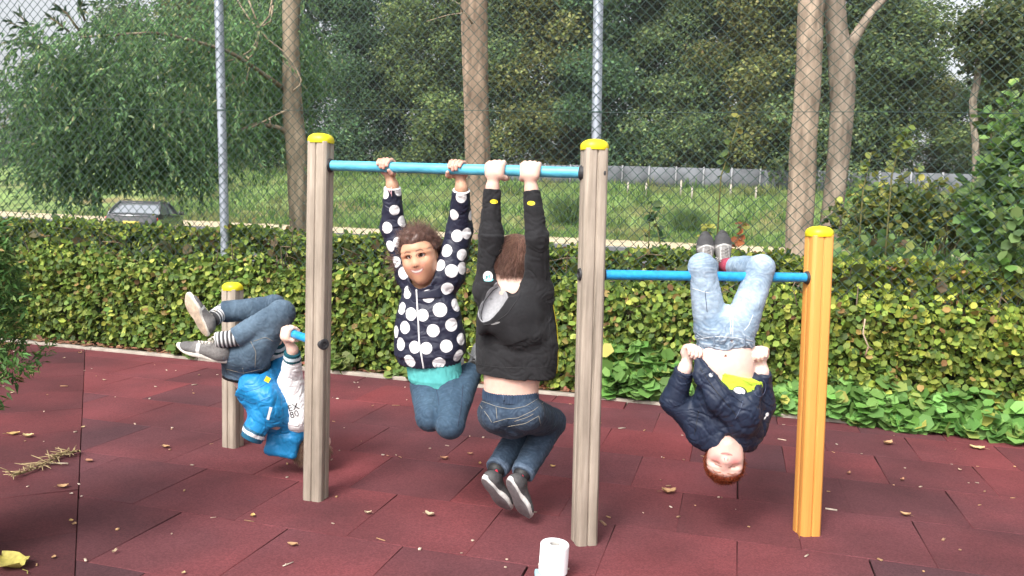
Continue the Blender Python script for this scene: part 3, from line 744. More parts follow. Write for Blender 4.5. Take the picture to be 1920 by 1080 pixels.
me = cover(3600, [(ku(1555, 790), ku(1925, 825) + .8, KERB_V + .05, KERB_V + .26, .33), (ku(1600, 790), ku(1925, 825) + .8, KERB_V - .02, KERB_V + .10, .13), (ku(1425, 780), ku(1560, 790), KERB_V + .05, KERB_V + .22, .26)], 81, GT, (.06, .115), .3)
tag(link('ground_cover', me), 'bright green broad-leaved ground cover spilling over the kerb right of the orange post', None, None, 'stuff')
me = cover(700, [(ku(1128, 750), ku(1270, 760), KERB_V + .06, KERB_V + .2, .46)], 82, GT, (.07, .13), .4)
tag(link('nettle_patch', me), 'bright green nettle patch by the kerb beside the weathered tall post', 'plant')
for i, (px, py, w, h, lab) in enumerate([(405, 660, 45, .15, 'low bright weed at the kerb behind the left low post'), (745, 718, 45, .07, 'low yellow green grass tuft at the kerb below the dotted jacket'), (640, 695, 30, .2, 'small leafy weed at the kerb beside the left tall post')]):
    me = cover(110, [(ku(px - w, py), ku(px + w, py), KERB_V + .03, KERB_V + .15, h)], 83 + i, [(1, (.12, .20, .05)), (1, (.17, .22, .06))], (.04, .08), .2)
    tag(link('weed', me), lab, 'weed')

# ------------------------------------------------------------------ thicket right of the leaning trunks, shrub, shoots
g = np.random.default_rng(91)
n = 14000
u_ = np.concatenate([g.uniform(1.9, 6.5, n // 2), g.uniform(.6, 5.5, n // 2)]); v_ = np.concatenate([g.uniform(6.3, 9.5, n // 2), g.uniform(6.2, 7.2, n // 2)])
hm = .95 + .55 * sstep(2.4, 4.6, u_) + .35 * perlin(np.stack([u_ * 1.1, v_ * .8, u_ * 0], -1))
P = u_[:, None] * E_U + v_[:, None] * E_V + (hm * g.random(n) ** .5)[:, None] * EZ
me = leaf_mesh('undergrowth', P, rand_dirs(n, g) + EZ * .2, rand_dirs(n, g) * .8 + EZ, g.uniform(.05, .12, n), pick_cols(n, [(3, (.12, .215, .075)), (2, (.17, .26, .09)), (1, (.25, .31, .11)), (.4, (.40, .40, .12)), (.2, (.2, .14, .08))], g, .25), 'oval', [leaf_m], 1.1)
tag(link('undergrowth', me), 'tangled green undergrowth behind the fence at the right', None, None, 'stuff')
n = 5200; u_ = g.uniform(.9, 5.5, n); v_ = g.uniform(6.6, 9.5, n)
hm = 1.05 + .6 * sstep(1.9, 3.9, u_) + .3 * perlin(np.stack([u_ * 1.4, v_ * 1.2, u_ * 0 + 3], -1))
P = u_[:, None] * E_U + v_[:, None] * E_V
me = leaf_mesh('tall_grass', P, rand_dirs(n, g) * .28 + EZ, rand_dirs(n, g), hm * g.uniform(.5, 1.0, n), pick_cols(n, [(2, (.15, .26, .08)), (1, (.21, .30, .11)), (.4, (.30, .28, .14))], g), 'blade', [leaf_m], .28)
tag(link('tall_grass', me), 'tall wispy weeds and grass behind the fence at the right', None, None, 'stuff')

def shrub(name, blobs, n, label, table, seed, size, parent_z=0, kind='oval', mats=None, width=1.15, cat='shrub', stems=True):
    base = np.mean([c for c, _ in blobs], 0)
    t = empty(name, (base[0], base[1], parent_z)); tag(t, label, cat)
    g = np.random.default_rng(seed)
    cs = np.array([c for c, _ in blobs]); rs = np.array([r for _, r in blobs]); w = rs.prod(1) ** .67; w /= w.sum()
    ns = n // 9; b = g.choice(len(cs), ns, p=w); d = rand_dirs(ns, g); S = cs[b] + d * rs[b] * (g.random(ns) ** .45)[:, None]
    S[:, 2] = np.maximum(S[:, 2], .05); k = g.integers(0, ns, n)
    sd_ = d * .5 + EZ * .7; tt = g.random(n)
    P = S[k] + sd_[k] * (tt * size * 2.2)[:, None] + rand_dirs(n, g) * size * .35
    X = rand_dirs(n, g) + d[k] * .5 + EZ * .1; Nn = EZ * .8 + rand_dirs(n, g) * .6 - E_V * .35
    tone = (1 + .25 * g.normal(size=ns)).clip(.5, 1.7)[k][:, None]
    link('foliage', leaf_mesh('foliage', P, X, Nn, size * g.uniform(.65, 1.25, n), pick_cols(n, table, g, .2) * tone, kind, mats or [leaf_m], width), t)
    if stems:
        mb = MB()
        for q in range(min(60, ns)):
            a = np.array([base[0] + g.normal(0, .15), base[1] + g.normal(0, .15), parent_z]); e = S[q]
            mb.tube([a, (a + e) / 2 + rand_dirs(1, g)[0] * .06 + EZ * .08, e], [.011, .008, .003], 5, (.12, .10, .06))
        mb.build('stems', bark, t, True, True)
    return t
def blob(px, py, Y, rx, ry, dep): return (at(px, py, Y), (rx * Y / F, dep, ry * Y / F))
shrub('shrub', [blob(1895, 280, 5.6, 45, 60, .25), blob(1900, 350, 5.5, 60, 60, .3), blob(1880, 420, 5.4, 70, 55, .3), blob(1900, 490, 5.2, 70, 55, .25), blob(1930, 250, 5.7, 60, 70, .3), blob(1850, 500, 5.3, 35, 30, .2), blob(1960, 400, 5.4, 80, 120, .35)],
      2600, 'tall leafy green shrub growing through the fence at the right edge', [(3, (.14, .25, .075)), (2, (.19, .31, .095)), (1, (.28, .36, .13)), (.7, (.085, .16, .06))], 95, .075, width=1.25)
shrub('shrub', [blob(1840, 440, 7.2, 55, 55, .3), blob(1870, 420, 7.4, 60, 75, .3)], 700, 'dark glossy shrub half hidden behind the tall leafy shrub', [(1, (.035, .065, .035)), (1, (.05, .085, .04))], 96, .1)
shrub('shrub', [blob(1700, 430, 6.6, 60, 45, .25), blob(1660, 390, 6.9, 50, 40, .25), blob(1740, 400, 6.8, 45, 50, .25), blob(1790, 430, 6.9, 45, 45, .25), blob(1610, 430, 7.0, 45, 35, .25)], 2000, 'yellowing thin shrub behind the fence between orange post and tall leafy shrub', [(2, (.10, .15, .045)), (1, (.20, .22, .06)), (.5, (.34, .33, .08))], 97, .065)
def shoot(pts, Y, n, label, seed, col=(.20, .25, .06)):
    g = np.random.default_rng(seed); P = [at(x, y, Y) for x, y in pts]
    P = [np.array([P[0][0], P[0][1], .0])] + P if P[0][2] > .6 else P
    t = empty('leafy_shoot', P[0]); tag(t, label, 'plant')
    mb = MB(); mb.tube(P, np.linspace(.008, .003, len(P)), 5, (.16, .15, .06)); mb.build('stem', bark, t, True, True)
    A = np.array(P[1:]); k = g.uniform(0, len(A) - 1.001, n); i = k.astype(int); f_ = (k - i)[:, None]
    p = A[i] * (1 - f_) + A[i + 1] * f_
    link('leaves', leaf_mesh('leaves', p, rand_dirs(n, g) * [1, 1, .5], rand_dirs(n, g) * .7 + EZ * .6 - E_V * .5, g.uniform(.05, .085, n), pick_cols(n, [(2, col), (1, np.array(col) * [.6, .75, .8]), (.4, (.36, .33, .08))], g), 'oval', [leaf_m], 1.1), t)
shoot([(1352, 330), (1362, 300), (1378, 250), (1388, 215)], 6.5, 26, 'thin leafy shoot high on the fence left of the leaning trunk', 1, (.11, .16, .05))
shoot([(1672, 330), (1682, 290), (1695, 258), (1705, 232)], 6.0, 30, 'tall yellow green leafy shoot right of the forked trunk', 2)
shoot([(1618, 360), (1626, 320), (1634, 285)], 6.2, 18, 'short yellow leafy shoot close to the forked trunk', 3)
shoot([(1318, 470), (1322, 440), (1330, 415)], 5.9, 12, 'yellow flowering weed rising behind the worn shoes', 4, (.36, .36, .08))
shoot([(1378, 470), (1384, 440), (1392, 420)], 5.9, 16, 'rust red withered weed rising behind the worn shoes', 5, (.36, .13, .06))
shoot([(1215, 480), (1218, 420), (1222, 380)], 6.6, 14, 'slender weed behind the fence right of the tall post', 6, (.10, .16, .05))
shoot([(1240, 470), (1232, 425), (1226, 395)], 6.6, 14, 'second slender weed, bent, behind the fence right of the tall post', 7, (.07, .12, .05))
# conifer at the left edge, close to the camera
cb = [blob(x - 10, y, Y_, rx, ry, dp) for x, y, Y_, rx, ry, dp in [(-40, 470, 2.6, 50, 45, .12), (-20, 540, 2.6, 55, 60, .15), (-20, 620, 2.55, 60, 60, .15), (-10, 690, 2.5, 50, 45, .12), (-30, 760, 2.5, 35, 50, .1), (-90, 600, 2.7, 90, 170, .25),
      (45, 690, 2.7, 30, 14, .06), (75, 668, 2.9, 25, 8, .05), (-130, 800, 2.65, 95, 100, .22), (-160, 930, 2.65, 120, 110, .22), (-150, 1020, 2.65, 110, 70, .2), (-130, 430, 2.7, 60, 90, .15)]]
t = shrub('conifer_bush', cb, 15000, 'soft green conifer bush at the left edge close to the camera', [(3, (.065, .15, .038)), (2, (.095, .20, .05)), (.8, (.17, .25, .07)), (.3, (.30, .22, .09))], 98, .035, kind='lance', width=1.1, cat='bush', stems=False)
mb = MB(); c0 = at(-150, 900, 2.65); mb.tube([(c0[0], c0[1], -.03), (c0[0] + .02, c0[1], .5), (c0[0] + .05, c0[1], 1.1)], [.03, .022, .01], 8, (.14, .10, .07)); mb.build('stem', bark, t, True, True)
# ================================================================== PLAYGROUND BAR FRAME
def nrm(a): a = np.asarray(a, float); return a / np.linalg.norm(a)
frame = empty('turning_bar_frame', ground(850, 960)); tag(frame, 'playground turning bars: four posts with yellow caps joined by three blue bars', 'climbing frame')
wood_m = bpy.data.materials.new('weathered_post'); wood_m.use_nodes = True
def wood_material(name, c0, c1, crack, paint=False):
    m = bpy.data.materials.new(name); m.use_nodes = True; N = m.node_tree.nodes; L = m.node_tree.links; b = N['Principled BSDF']
    tc = N.new('ShaderNodeTexCoord')
    def nz(sc_, st, det=6, rough=.6):
        mp = N.new('ShaderNodeMapping'); mp.inputs['Scale'].default_value = st; L.new(tc.outputs['Object'], mp.inputs['Vector'])
        n = N.new('ShaderNodeTexNoise'); n.inputs['Scale'].default_value = sc_; n.inputs['Detail'].default_value = det; n.inputs['Roughness'].default_value = rough
        L.new(mp.outputs[0], n.inputs['Vector']); return n
    g1 = nz(60, (1, 1, .045), 9, .7); g2 = nz(8, (1, 1, .35)); g3 = nz(38, (1, 1, .018), 3)
    r1 = N.new('ShaderNodeValToRGB'); r1.color_ramp.elements[0].position = .3; r1.color_ramp.elements[1].position = .72
    r1.color_ramp.elements[0].color = (*c0, 1); r1.color_ramp.elements[1].color = (*c1, 1); L.new(g1.outputs['Fac'], r1.inputs['Fac'])
    mr = N.new('ShaderNodeMapRange'); mr.inputs['From Min'].default_value = .3; mr.inputs['From Max'].default_value = .7; mr.inputs['To Min'].default_value = .72 if not paint else .93; mr.inputs['To Max'].default_value = 1.22 if not paint else 1.06
    L.new(g2.outputs['Fac'], mr.inputs['Value'])
    mx = N.new('ShaderNodeMix'); mx.data_type = 'RGBA'; mx.blend_type = 'MULTIPLY'; mx.inputs['Factor'].default_value = 1
    L.new(r1.outputs[0], mx.inputs['A']); L.new(mr.outputs[0], mx.inputs['B'])
    r2 = N.new('ShaderNodeValToRGB'); r2.color_ramp.elements[0].position = .29; r2.color_ramp.elements[1].position = .36
    r2.color_ramp.elements[0].color = (1, 1, 1, 1); r2.color_ramp.elements[1].color = (0, 0, 0, 1); L.new(g3.outputs['Fac'], r2.inputs['Fac'])
    ml = N.new('ShaderNodeMath'); ml.operation = 'MULTIPLY'; ml.inputs[1].default_value = crack; L.new(r2.outputs[0], ml.inputs[0])
    m2 = N.new('ShaderNodeMix'); m2.data_type = 'RGBA'; L.new(ml.outputs[0], m2.inputs['Factor']); L.new(mx.outputs['Result'], m2.inputs['A'])
    m2.inputs['B'].default_value = (*[c * .3 for c in c0], 1); L.new(m2.outputs['Result'], b.inputs['Base Color'])
    b.inputs['Roughness'].default_value = .9 if not paint else .5; b.inputs['Specular IOR Level'].default_value = .2 if not paint else .4
    bp = N.new('ShaderNodeBump'); bp.inputs['Strength'].default_value = .6 if not paint else .15; bp.inputs['Distance'].default_value = .002
    L.new(g1.outputs['Fac'], bp.inputs['Height']); L.new(bp.outputs[0], b.inputs['Normal'])
    return m
bpy.data.materials.remove(wood_m)
wood_m = wood_material('weathered_wood', (.25, .208, .165), (.41, .35, .29), .85)
orange_m = wood_material('orange_paint_on_wood', (.62, .275, .06), (.70, .325, .085), .25, True)
cap_m = mat('yellow_plastic_cap', (.80, .68, .015), .42, nscale=12, namt=.1, bump=.1, bscale=30)
blue_m = mat('blue_powder_coated_steel', (.015, .30, .62), .38, nscale=60, namt=.18, bump=.25, bscale=300, coat=.2)
worn_blue = mat('worn_blue_coated_steel', (.10, .45, .62), .40, nscale=40, namt=.28, bump=.3, bscale=250, stretch=(.3, 1, 1))
rub_m = mat('black_rubber', (.025, .025, .028), .6, nscale=40, namt=.2)
W2 = .043
def post_outline(w, ch=.010, gr=.004, gd=.006):
    """square with broad chamfers and one groove down the middle of every face"""
    side = [(-(w - ch), w), (-gr, w), (-gr * .5, w - gd), (gr * .5, w - gd), (gr, w), (w - ch, w)]
    pts = []
    for k in range(4):
        c, s = math.cos(-k * math.pi / 2), math.sin(-k * math.pi / 2)
        pts += [(c * x - s * y, s * x + c * y) for x, y in side]
    return pts
POST = {}
def post(key, base_px, top_px, rot, m, lab, w=W2):
    A = ground(*base_px); top = at(*top_px, A[1]); d = nrm(top - A); capH = .034 * w / .043
    ex0 = np.array([math.cos(rot), math.sin(rot), 0]); ex = nrm(ex0 - d * (ex0 @ d)); ey = np.cross(d, ex)
    L_ = np.linalg.norm(top - A) - capH
    mb = MB(); pl = post_outline(w)
    mb.prism(pl, -.25, L_, A, ex, ey, d)
    o = mb.build('post', m, frame); bevel(o, .0025, 2); tag(o, lab)
    mc = MB(); oc = [(x * 1.07, y * 1.07) for x, y in post_outline(w, .02, .003, .0)]
    n = len(oc); P = np.array(oc); rings = [(1, -.006), (1.03, 0.0), (1.03, .008), (1.0, .014), (.92, .021), (.78, .027), (.58, .0315), (.3, .034), (.12, .0348)]
    V = np.concatenate([A + d * (L_ + h * w / .043) + (P[:, :1] * s) * ex + (P[:, 1:] * s) * ey for s, h in rings] + [(A + d * (L_ + .035 * w / .043))[None]])
    Fs = [(i * n + j, i * n + (j + 1) % n, (i + 1) * n + (j + 1) % n, (i + 1) * n + j) for i in range(len(rings) - 1) for j in range(n)]
    k = (len(rings) - 1) * n; Fs += [(k + j, k + (j + 1) % n, len(V) - 1) for j in range(n)]
    mc.add(V, Fs); c = smooth_by_angle(mc.build('cap', cap_m, o), 50)
    POST[key] = (A, d, o, ex, ey)
    return o
post('A', (437, 836), (436, 529), R(-20), wood_m, 'shortest weathered wood post with yellow cap', .042)
post('B', (592, 934), (602, 250), R(-14), wood_m, 'tall weathered wood post with yellow cap, left end of the high bar')
post('C', (1095, 1016), (1115, 261), R(14), wood_m, 'tall weathered wood post with yellow cap, right end of the high bar', .0425)
post('D', (1512, 999), (1537, 424), R(8), orange_m, 'orange painted post with yellow cap')
def on_post(k, z):
    A, d = POST[k][:2]; return A + d * (z / d[2])
HB = (on_post('B', 1.408), on_post('C', 1.400)); MBAR = (on_post('C', 1.027), on_post('D', 1.035)); LB = (on_post('A', .685), on_post('B', .672))
def bar(P0, P1, r, lab, m, bolts):
    d = nrm(P1 - P0); a = P0 + d * .035; b = P1 - d * .035
    mb = MB(); mb.tube(np.linspace(a, b, 8), r, 24); o = smooth_by_angle(mb.build('bar', m, frame), 40); tag(o, lab)
    for q, s in ((P0, d), (P1, -d)):
        c = MB(); c.lathe(q + s * .040, s, [(r * 1.0, .014), (r * 1.2, .013), (r * 1.36, .009), (r * 1.42, .002), (r * 1.42, -.012)], 24); smooth_by_angle(c.build('collar', rub_m, o), 40)
    for q, s in bolts:
        c = MB(); c.lathe(q + s * .040, s, [(.024, -.008), (.024, .004), (.021, .009), (.013, .010), (.012, .006), (.001, .006)], 20); smooth_by_angle(c.build('bolt_cover', rub_m, o), 35)
    return d
bar(HB[0], HB[1], .0205, 'worn light blue high bar', worn_blue, [(HB[0], -nrm(HB[1] - HB[0])), (HB[1], nrm(HB[1] - HB[0]))])
bar(MBAR[0], MBAR[1], .0185, 'blue bar of middle height', blue_m, [(MBAR[0], -nrm(MBAR[1] - MBAR[0])), (MBAR[1], nrm(MBAR[1] - MBAR[0]))])
bar(LB[0], LB[1], .0185, 'blue low bar', blue_m, [(LB[0], -nrm(LB[1] - LB[0])), (LB[1] + nrm(LB[1] - LB[0]) * .008, nrm(LB[1] - LB[0]))])
def bar_at(B, px):
    """point of the bar axis seen in image column px"""
    lo, hi = 0.0, 1.0
    x0 = proj(B[0])[0]; x1 = proj(B[1])[0]
    for _ in range(40):
        mid = (lo + hi) / 2; x = proj(B[0] + (B[1] - B[0]) * mid)[0]
        if (x < px) == (x0 < x1): lo = mid
        else: hi = mid
    return B[0] + (B[1] - B[0]) * lo

# ================================================================== TOILET ROLL, PACKET
paper_m = mat('tissue_paper', (.86, .85, .87), .95, nscale=25, namt=.04, bump=.35, bscale=140, spec=.1)
card_m = mat('grey_card', (.42, .40, .38), .9, nscale=30, namt=.1)
rb = at(1035, 1079, ground(1035, 1087)[1]); base = ground(1036, 1083); base[2] = .02
t = empty('toilet_roll', base); tag(t, 'white toilet paper roll standing on the floor in front of the tall post', 'toilet roll')
ro, ri, hh = .0495, .0185, .103
mb = MB(); mb.lathe(base, (0.03, .0, 1), [(ri, .004), (ri, hh - .001), (ri + .002, hh), (ro * .7, hh + .0008), (ro - .003, hh), (ro, hh - .004), (ro * 1.005, hh * .5), (ro, .004), (ro - .003, 0), (ri, 0)], 64)
smooth_by_angle(mb.build('paper', paper_m, t), 30)
mb = MB(); mb.lathe(base, (0.03, .0, 1), [(ri - .0005, .002), (ri - .0005, hh - .003), (ri - .002, hh - .003), (ri - .002, .002)], 40); smooth_by_angle(mb.build('core', card_m, t), 40)
mb = MB(); a = np.linspace(-.9, .35, 14)        # loose end of the sheet
V = np.concatenate([[base + np.array([math.sin(x) * (ro + .0012), -math.cos(x) * (ro + .0012), z]) for x in a] for z in (.002, hh * .5, hh - .004)]); k = len(a)
mb.add(V, [(i * k + j, i * k + j + 1, (i + 1) * k + j + 1, (i + 1) * k + j) for i in range(2) for j in range(k - 1)]); mb.build('loose_sheet', paper_m, t, True)
pk = MB(); pc = base + np.array([-.012, -.012, -.011]); pl = np.array([[-.052, -.055], [.045, -.062], [.052, .03], [-.05, .045]])
pk.prism(pl, -.009, .0105, pc, (1, .05, 0), (-.05, 1, 0), EZ, scale1=.93)
o = bevel(pk.build('tissue_packet', mat('light_blue_plastic', (.35, .62, .74), .35, nscale=30, namt=.15, bump=.4, bscale=60)), .006, 3)
tag(o, 'flat light blue packet lying under the toilet roll', 'packet')

# ================================================================== CAR
def make_car():
    gl = mat('sky_mirror_glass', (.62, .66, .70), .10, spec=.8, coat=.5, metal=.75); body_m = mat('dark_grey_car_paint', (.045, .045, .05), .3, coat=.8, nscale=3, namt=.06, metal=.3)  # window material: pale mirror metal stands in for bright sky reflected in glass
    red = mat('red_lamp_glass', (.55, .02, .015), .2, coat=.6); plate = mat('number_plate', (.6, .48, .08), .5); chrome = mat('brushed_trim', (.6, .6, .62), .25, metal=1); tyre = mat('tyre', (.02, .02, .02), .85); rim = mat('alloy', (.45, .45, .47), .35, metal=.8)
    # car space: x length (front +), y width, z up
    c = at(256, 396, 27.6); ang = R(101)
    fx = np.array([math.cos(ang), math.sin(ang), 0]); fy = np.array([-math.sin(ang), math.cos(ang), 0]); O = np.array([c[0], c[1], -.32]) + fx * 1.5
    T_ = lambda P: O + np.asarray(P)[..., :1] * fx + np.asarray(P)[..., 1:2] * fy + np.asarray(P)[..., 2:] * EZ
    t = empty('parked_car', O); tag(t, 'dark grey car seen from behind on the road beyond the hedge', 'car')
    xs = [-2.2, -2.15, -1.9, -1.55, -1.1, -.6, 0, .6, 1.1, 1.6, 2.0, 2.2, 2.25]
    belt = [.72, .98, 1.02, 1.03, 1.02, 1.0, .98, .97, .96, .92, .84, .74, .6]
    hw = [.70, .80, .86, .88, .89, .89, .89, .89, .89, .87, .82, .72, .6]
    V = []; n = 14
    for x, b, w in zip(xs, belt, hw):
        for s in [(-w * .86, .25), (-w, .35), (-w, .6), (-w * .985, b * .85), (-w * .93, b - .02), (-w * .8, b), (-w * .3, b + .02), (w * .3, b + .02), (w * .8, b), (w * .93, b - .02), (w * .985, b * .85), (w, .6), (w, .35), (w * .86, .25)]:
            V.append((x, s[0], s[1]))
    mb = MB(); m_ = len(xs)
    mb.add(T_(np.array(V)), [(i * n + j, i * n + (j + 1) % n, (i + 1) * n + (j + 1) % n, (i + 1) * n + j) for i in range(m_ - 1) for j in range(n)])
    mb.ngon(T_(np.array(V[:n]))); mb.ngon(T_(np.array(V[-n:])))
    smooth_by_angle(mb.build('body', body_m, t), 35)
    def shell(name, m, xr, yo, z0, z1, parent):      # greenhouse: lower ring -> upper ring
        lo = [(xr[0], -yo), (xr[1], -yo), (xr[1], yo), (xr[0], yo)]; hi = [(xr[2], -yo * .78), (xr[3], -yo * .78), (xr[3], yo * .78), (xr[2], yo * .78)]
        V = [(x, y, z0) for x, y in lo] + [(x, y, z1) for x, y in hi]
        mb = MB(); mb.add(T_(np.array(V)), [(0, 1, 5, 4), (1, 2, 6, 5), (2, 3, 7, 6), (3, 0, 4, 7), (4, 5, 6, 7)]); return bevel(mb.build(name, m, parent), .03, 3)
    shell('windows', gl, (-1.75, 1.05, -1.0, .25), .80, 1.0, 1.40, t)
    rf = MB(); P = np.array([(-1.08, -.64), (-.6, -.67), (.1, -.66), (.32, -.62), (.32, .62), (.1, .66), (-.6, .67), (-1.08, .64)])
    rf.prism(P, 1.375, 1.435, T_(np.array([0, 0, 0])), fx, fy, EZ, scale1=.93); bevel(rf.build('roof', body_m, t), .02, 2)
    for s in (-1, 1):
        for x0, x1 in ((-1.82, -1.04), (.98, .26)):
            mb = MB(); mb.tube([T_(np.array([x0, s * .80, .99])), T_(np.array([(x0 + x1) / 2, s * .73, 1.21])), T_(np.array([x1, s * .635, 1.40]))], .035, 8); mb.build('pillar', body_m, t, True)
        mb = MB(); mb.tube([T_(np.array([-.35, s * .80, .99])), T_(np.array([-.38, s * .64, 1.39]))], .035, 8); mb.build('pillar', body_m, t, True)
        mb = MB(); mb.box(T_(np.array([-2.06, s * .68, .84])), (.14, .26, .15), np.stack([fx, fy, EZ], 1)); bevel(mb.build('tail_light', red, t), .03, 3)
        mb = MB(); mb.tube([T_(np.array([-.9, s * .56, 1.45])), T_(np.array([-.4, s * .57, 1.475])), T_(np.array([.15, s * .55, 1.45]))], .015, 6); mb.build('roof_rail', rub_m, t, True)
        mb = MB(); mb.box(T_(np.array([.75, s * .98, 1.03])), (.1, .18, .13), np.stack([fx, fy, EZ], 1)); bevel(mb.build('wing_mirror', body_m, t), .03, 3)
        for x in (-1.35, 1.35):
            w = MB(); w.lathe(T_(np.array([x, s * .89, .31])), fy * s, [(.19, -.18), (.31, -.18), (.33, -.14), (.33, -.02), (.31, .01), (.2, .01)], 24); wo = w.build('wheel', tyre, t, True)
            w = MB(); w.lathe(T_(np.array([x, s * .89, .31])), fy * s, [(.2, .0), (.19, .012), (.05, .0), (.001, .01)], 16); w.build('rim', rim, wo, True)
    mb = MB(); mb.box(T_(np.array([-2.2, 0, .72])), (.02, .5, .11), np.stack([fx, fy, EZ], 1)); mb.build('number_plate', plate, t)
    mb = MB(); mb.box(T_(np.array([-2.16, 0, .95])), (.05, 1.1, .035), np.stack([fx, fy, EZ], 1)); mb.build('trim_strip', chrome, t)
make_car()

# ================================================================== FALLEN LEAVES, CHIPS, TWIGS
g = np.random.default_rng(201)
litter_leaf_m = mat('dry_leaf', attr='Col', rough=.7, nscale=60, namt=.25, transl=.1)
def fallen_leaf(px, py, size, col, ang, curl, lab=None):
    p = ground(px, py); p[2] = .006
    ca, sa = math.cos(ang), math.sin(ang); ex = np.array([ca, sa, 0]); ey = np.array([-sa, ca, 0])
    V = []; ts = np.linspace(0, 1, 7)
    for t_ in ts:
        w = .42 * math.sin(math.pi * min(1, t_ * .93 + .05)) ** .75 * (1 + .15 * g.normal()); z = curl * (4 * (t_ - .5) ** 2) * .22
        for s in (-1, -.5, 0, .5, 1):
            V.append(p + size * (t_ - .5) * ex + size * w * s * ey * .8 + EZ * size * (z + .22 * curl * s * s + .02 * g.normal()))
    Fs = [(i * 5 + j, i * 5 + j + 1, (i + 1) * 5 + j + 1, (i + 1) * 5 + j) for i in range(6) for j in range(4)]
    mb = MB(); mb.add(V, Fs, col); mb.tube([p - ex * size * .48 + EZ * .002, p - ex * size * .7 + EZ * .004, p - ex * size * .8 + ey * size * .06 + EZ * .002], size * .014, 4, np.array(col) * .6)
    o = mb.build('fallen_leaf', litter_leaf_m, None, True, True)
    tag(o, lab or 'small curled yellow brown leaf lying on the red rubber floor', 'leaf', 'fallen leaves on the red rubber floor')
YB = [(.50, .33, .12), (.40, .24, .12), (.52, .40, .20), (.32, .16, .09), (.46, .36, .24)]
spec_ = [(1254, 925, .075, 'largest yellow brown leaf on the floor between the right tall post and the orange post'), (805, 968, .05, 'yellow leaf on the dark tile left of the hanging feet'), (311, 840, .05, 'yellow leaf on the floor beside the shortest post'), (1665, 834, .075, 'long thin yellow leaf right of the orange post'),
         (1832, 842, .09, 'torn greenish brown leaf near the kerb at the far right'), (118, 915, .05, 'orange leaf left of the long dark seam, below the twig'), (833, 862, .05, 'brown leaf on the floor under the crouched knees'), (548, 1024, .045, 'pale curled leaf near the lower edge, left of the roll'),
         (1697, 968, .05, 'brown curled leaf on the floor right of the orange post'), (167, 866, .05, 'yellow leaf just right of the long dark seam'), (25, 815, .07, 'pale leaf on the floor at the left edge by the conifer'), (53, 820, .06, 'orange brown leaf on the floor by the conifer')]
for px, py, s, lab in spec_:
    fallen_leaf(px, py, s * .85, YB[g.integers(0, 5)], g.uniform(-.5, .5) + (0 if g.random() < .5 else 3.1), g.uniform(.3, 1.0), lab)
for px, py in [(150, 665), (120, 672), (200, 715), (152, 805), (90, 740), (20, 740), (135, 978), (100, 1048), (215, 1037), (700, 760), (725, 855), (880, 852), (900, 868), (690, 968), (1795, 880), (1590, 895), (130, 990), (1045, 880), (1692, 900), (475, 970), (345, 1075), (455, 745)]:
    fallen_leaf(px + g.normal(0, 4), py + g.normal(0, 2), g.uniform(.015, .029), YB[g.integers(0, 5)], g.uniform(0, 6.28), g.uniform(.3, 1.2))
# fine chips, seeds and crumbs nobody could count
mb = MB()
for k in range(400):
    if k % 3: p = uv(g.uniform(-6, 5), g.uniform(1.6, KERB_V - .05), .004)
    else:
        r_ = int(g.integers(-2, 6)); p = uv(g.uniform(-4, 4.5), 2.735 + r_ * .5 + g.normal(0, .012), .003)
    l = g.uniform(.004, .022) if g.random() < .8 else g.uniform(.02, .05); w = g.uniform(.0015, .005); a = g.uniform(0, 6.28); col = np.array([(.55, .42, .32), (.62, .52, .42), (.35, .2, .12), (.5, .3, .15)][g.integers(0, 4)]) * g.uniform(.6, 1.2)
    mb.box(p, (l, w * 2, w), np.array([[math.cos(a), -math.sin(a), 0], [math.sin(a), math.cos(a), 0], [0, 0, 1]]), col)
tag(mb.build('plant_litter', litter_leaf_m, None, False, True), 'fine wood chips and crumbs scattered over the rubber floor', None, None, 'stuff')
n = 1500; u_ = g.uniform(-6.5, 4.5, n); P = u_[:, None] * E_U + (KERB_V + .065 + .16 * g.random(n) ** 1.3)[:, None] * E_V + EZ * .012 + EZ * (.02 * g.random(n))[:, None]
tag(link('leaf_litter', leaf_mesh('leaf_litter', P, rand_dirs(n, g) * [1, 1, .2], rand_dirs(n, g) * .4 + EZ, g.uniform(.03, .06, n), pick_cols(n, [(2, (.24, .10, .06)), (2, (.18, .09, .05)), (1, (.34, .2, .09))], g), 'oval', [litter_leaf_m], 1.2)), 'reddish brown leaf litter between kerb and hedge', None, None, 'stuff')
# conifer twig on the left tiles
tw = empty('dead_twig', ground(85, 870)); tag(tw, 'dry straw coloured conifer twig lying on the floor at the left', 'twig')
mb = MB(); A = [ground(x, y, .012) for x, y in [(150, 845), (120, 853), (95, 866), (60, 882), (25, 893)]]
mb.tube(A, [.005, .005, .004, .003, .002], 6, (.34, .25, .15))
for k in range(90):
    t_ = g.random() * 3.99; i = int(t_); p = A[i] * (1 - t_ + i) + A[i + 1] * (t_ - i); q = p + (A[4] - A[0]) * g.uniform(.02, .10) + np.array([g.normal(0, .04), g.normal(0, .04), abs(g.normal(0, .018))])
    mb.tube([p, (p + q) / 2 + EZ * .004, q], [.0028, .0022, .001], 4, np.array([.36, .28, .14]) * g.uniform(.6, 1.3))
mb.tube([ground(90, 868, .01), ground(128, 869, .012)], .004, 5, (.45, .38, .28))
mb.build('twig', litter_leaf_m, tw, True, True)
fallen_leaf(22, 1062, .14, (.42, .36, .09), 2.6, .5, 'big green and yellow leaf at the lower left corner')
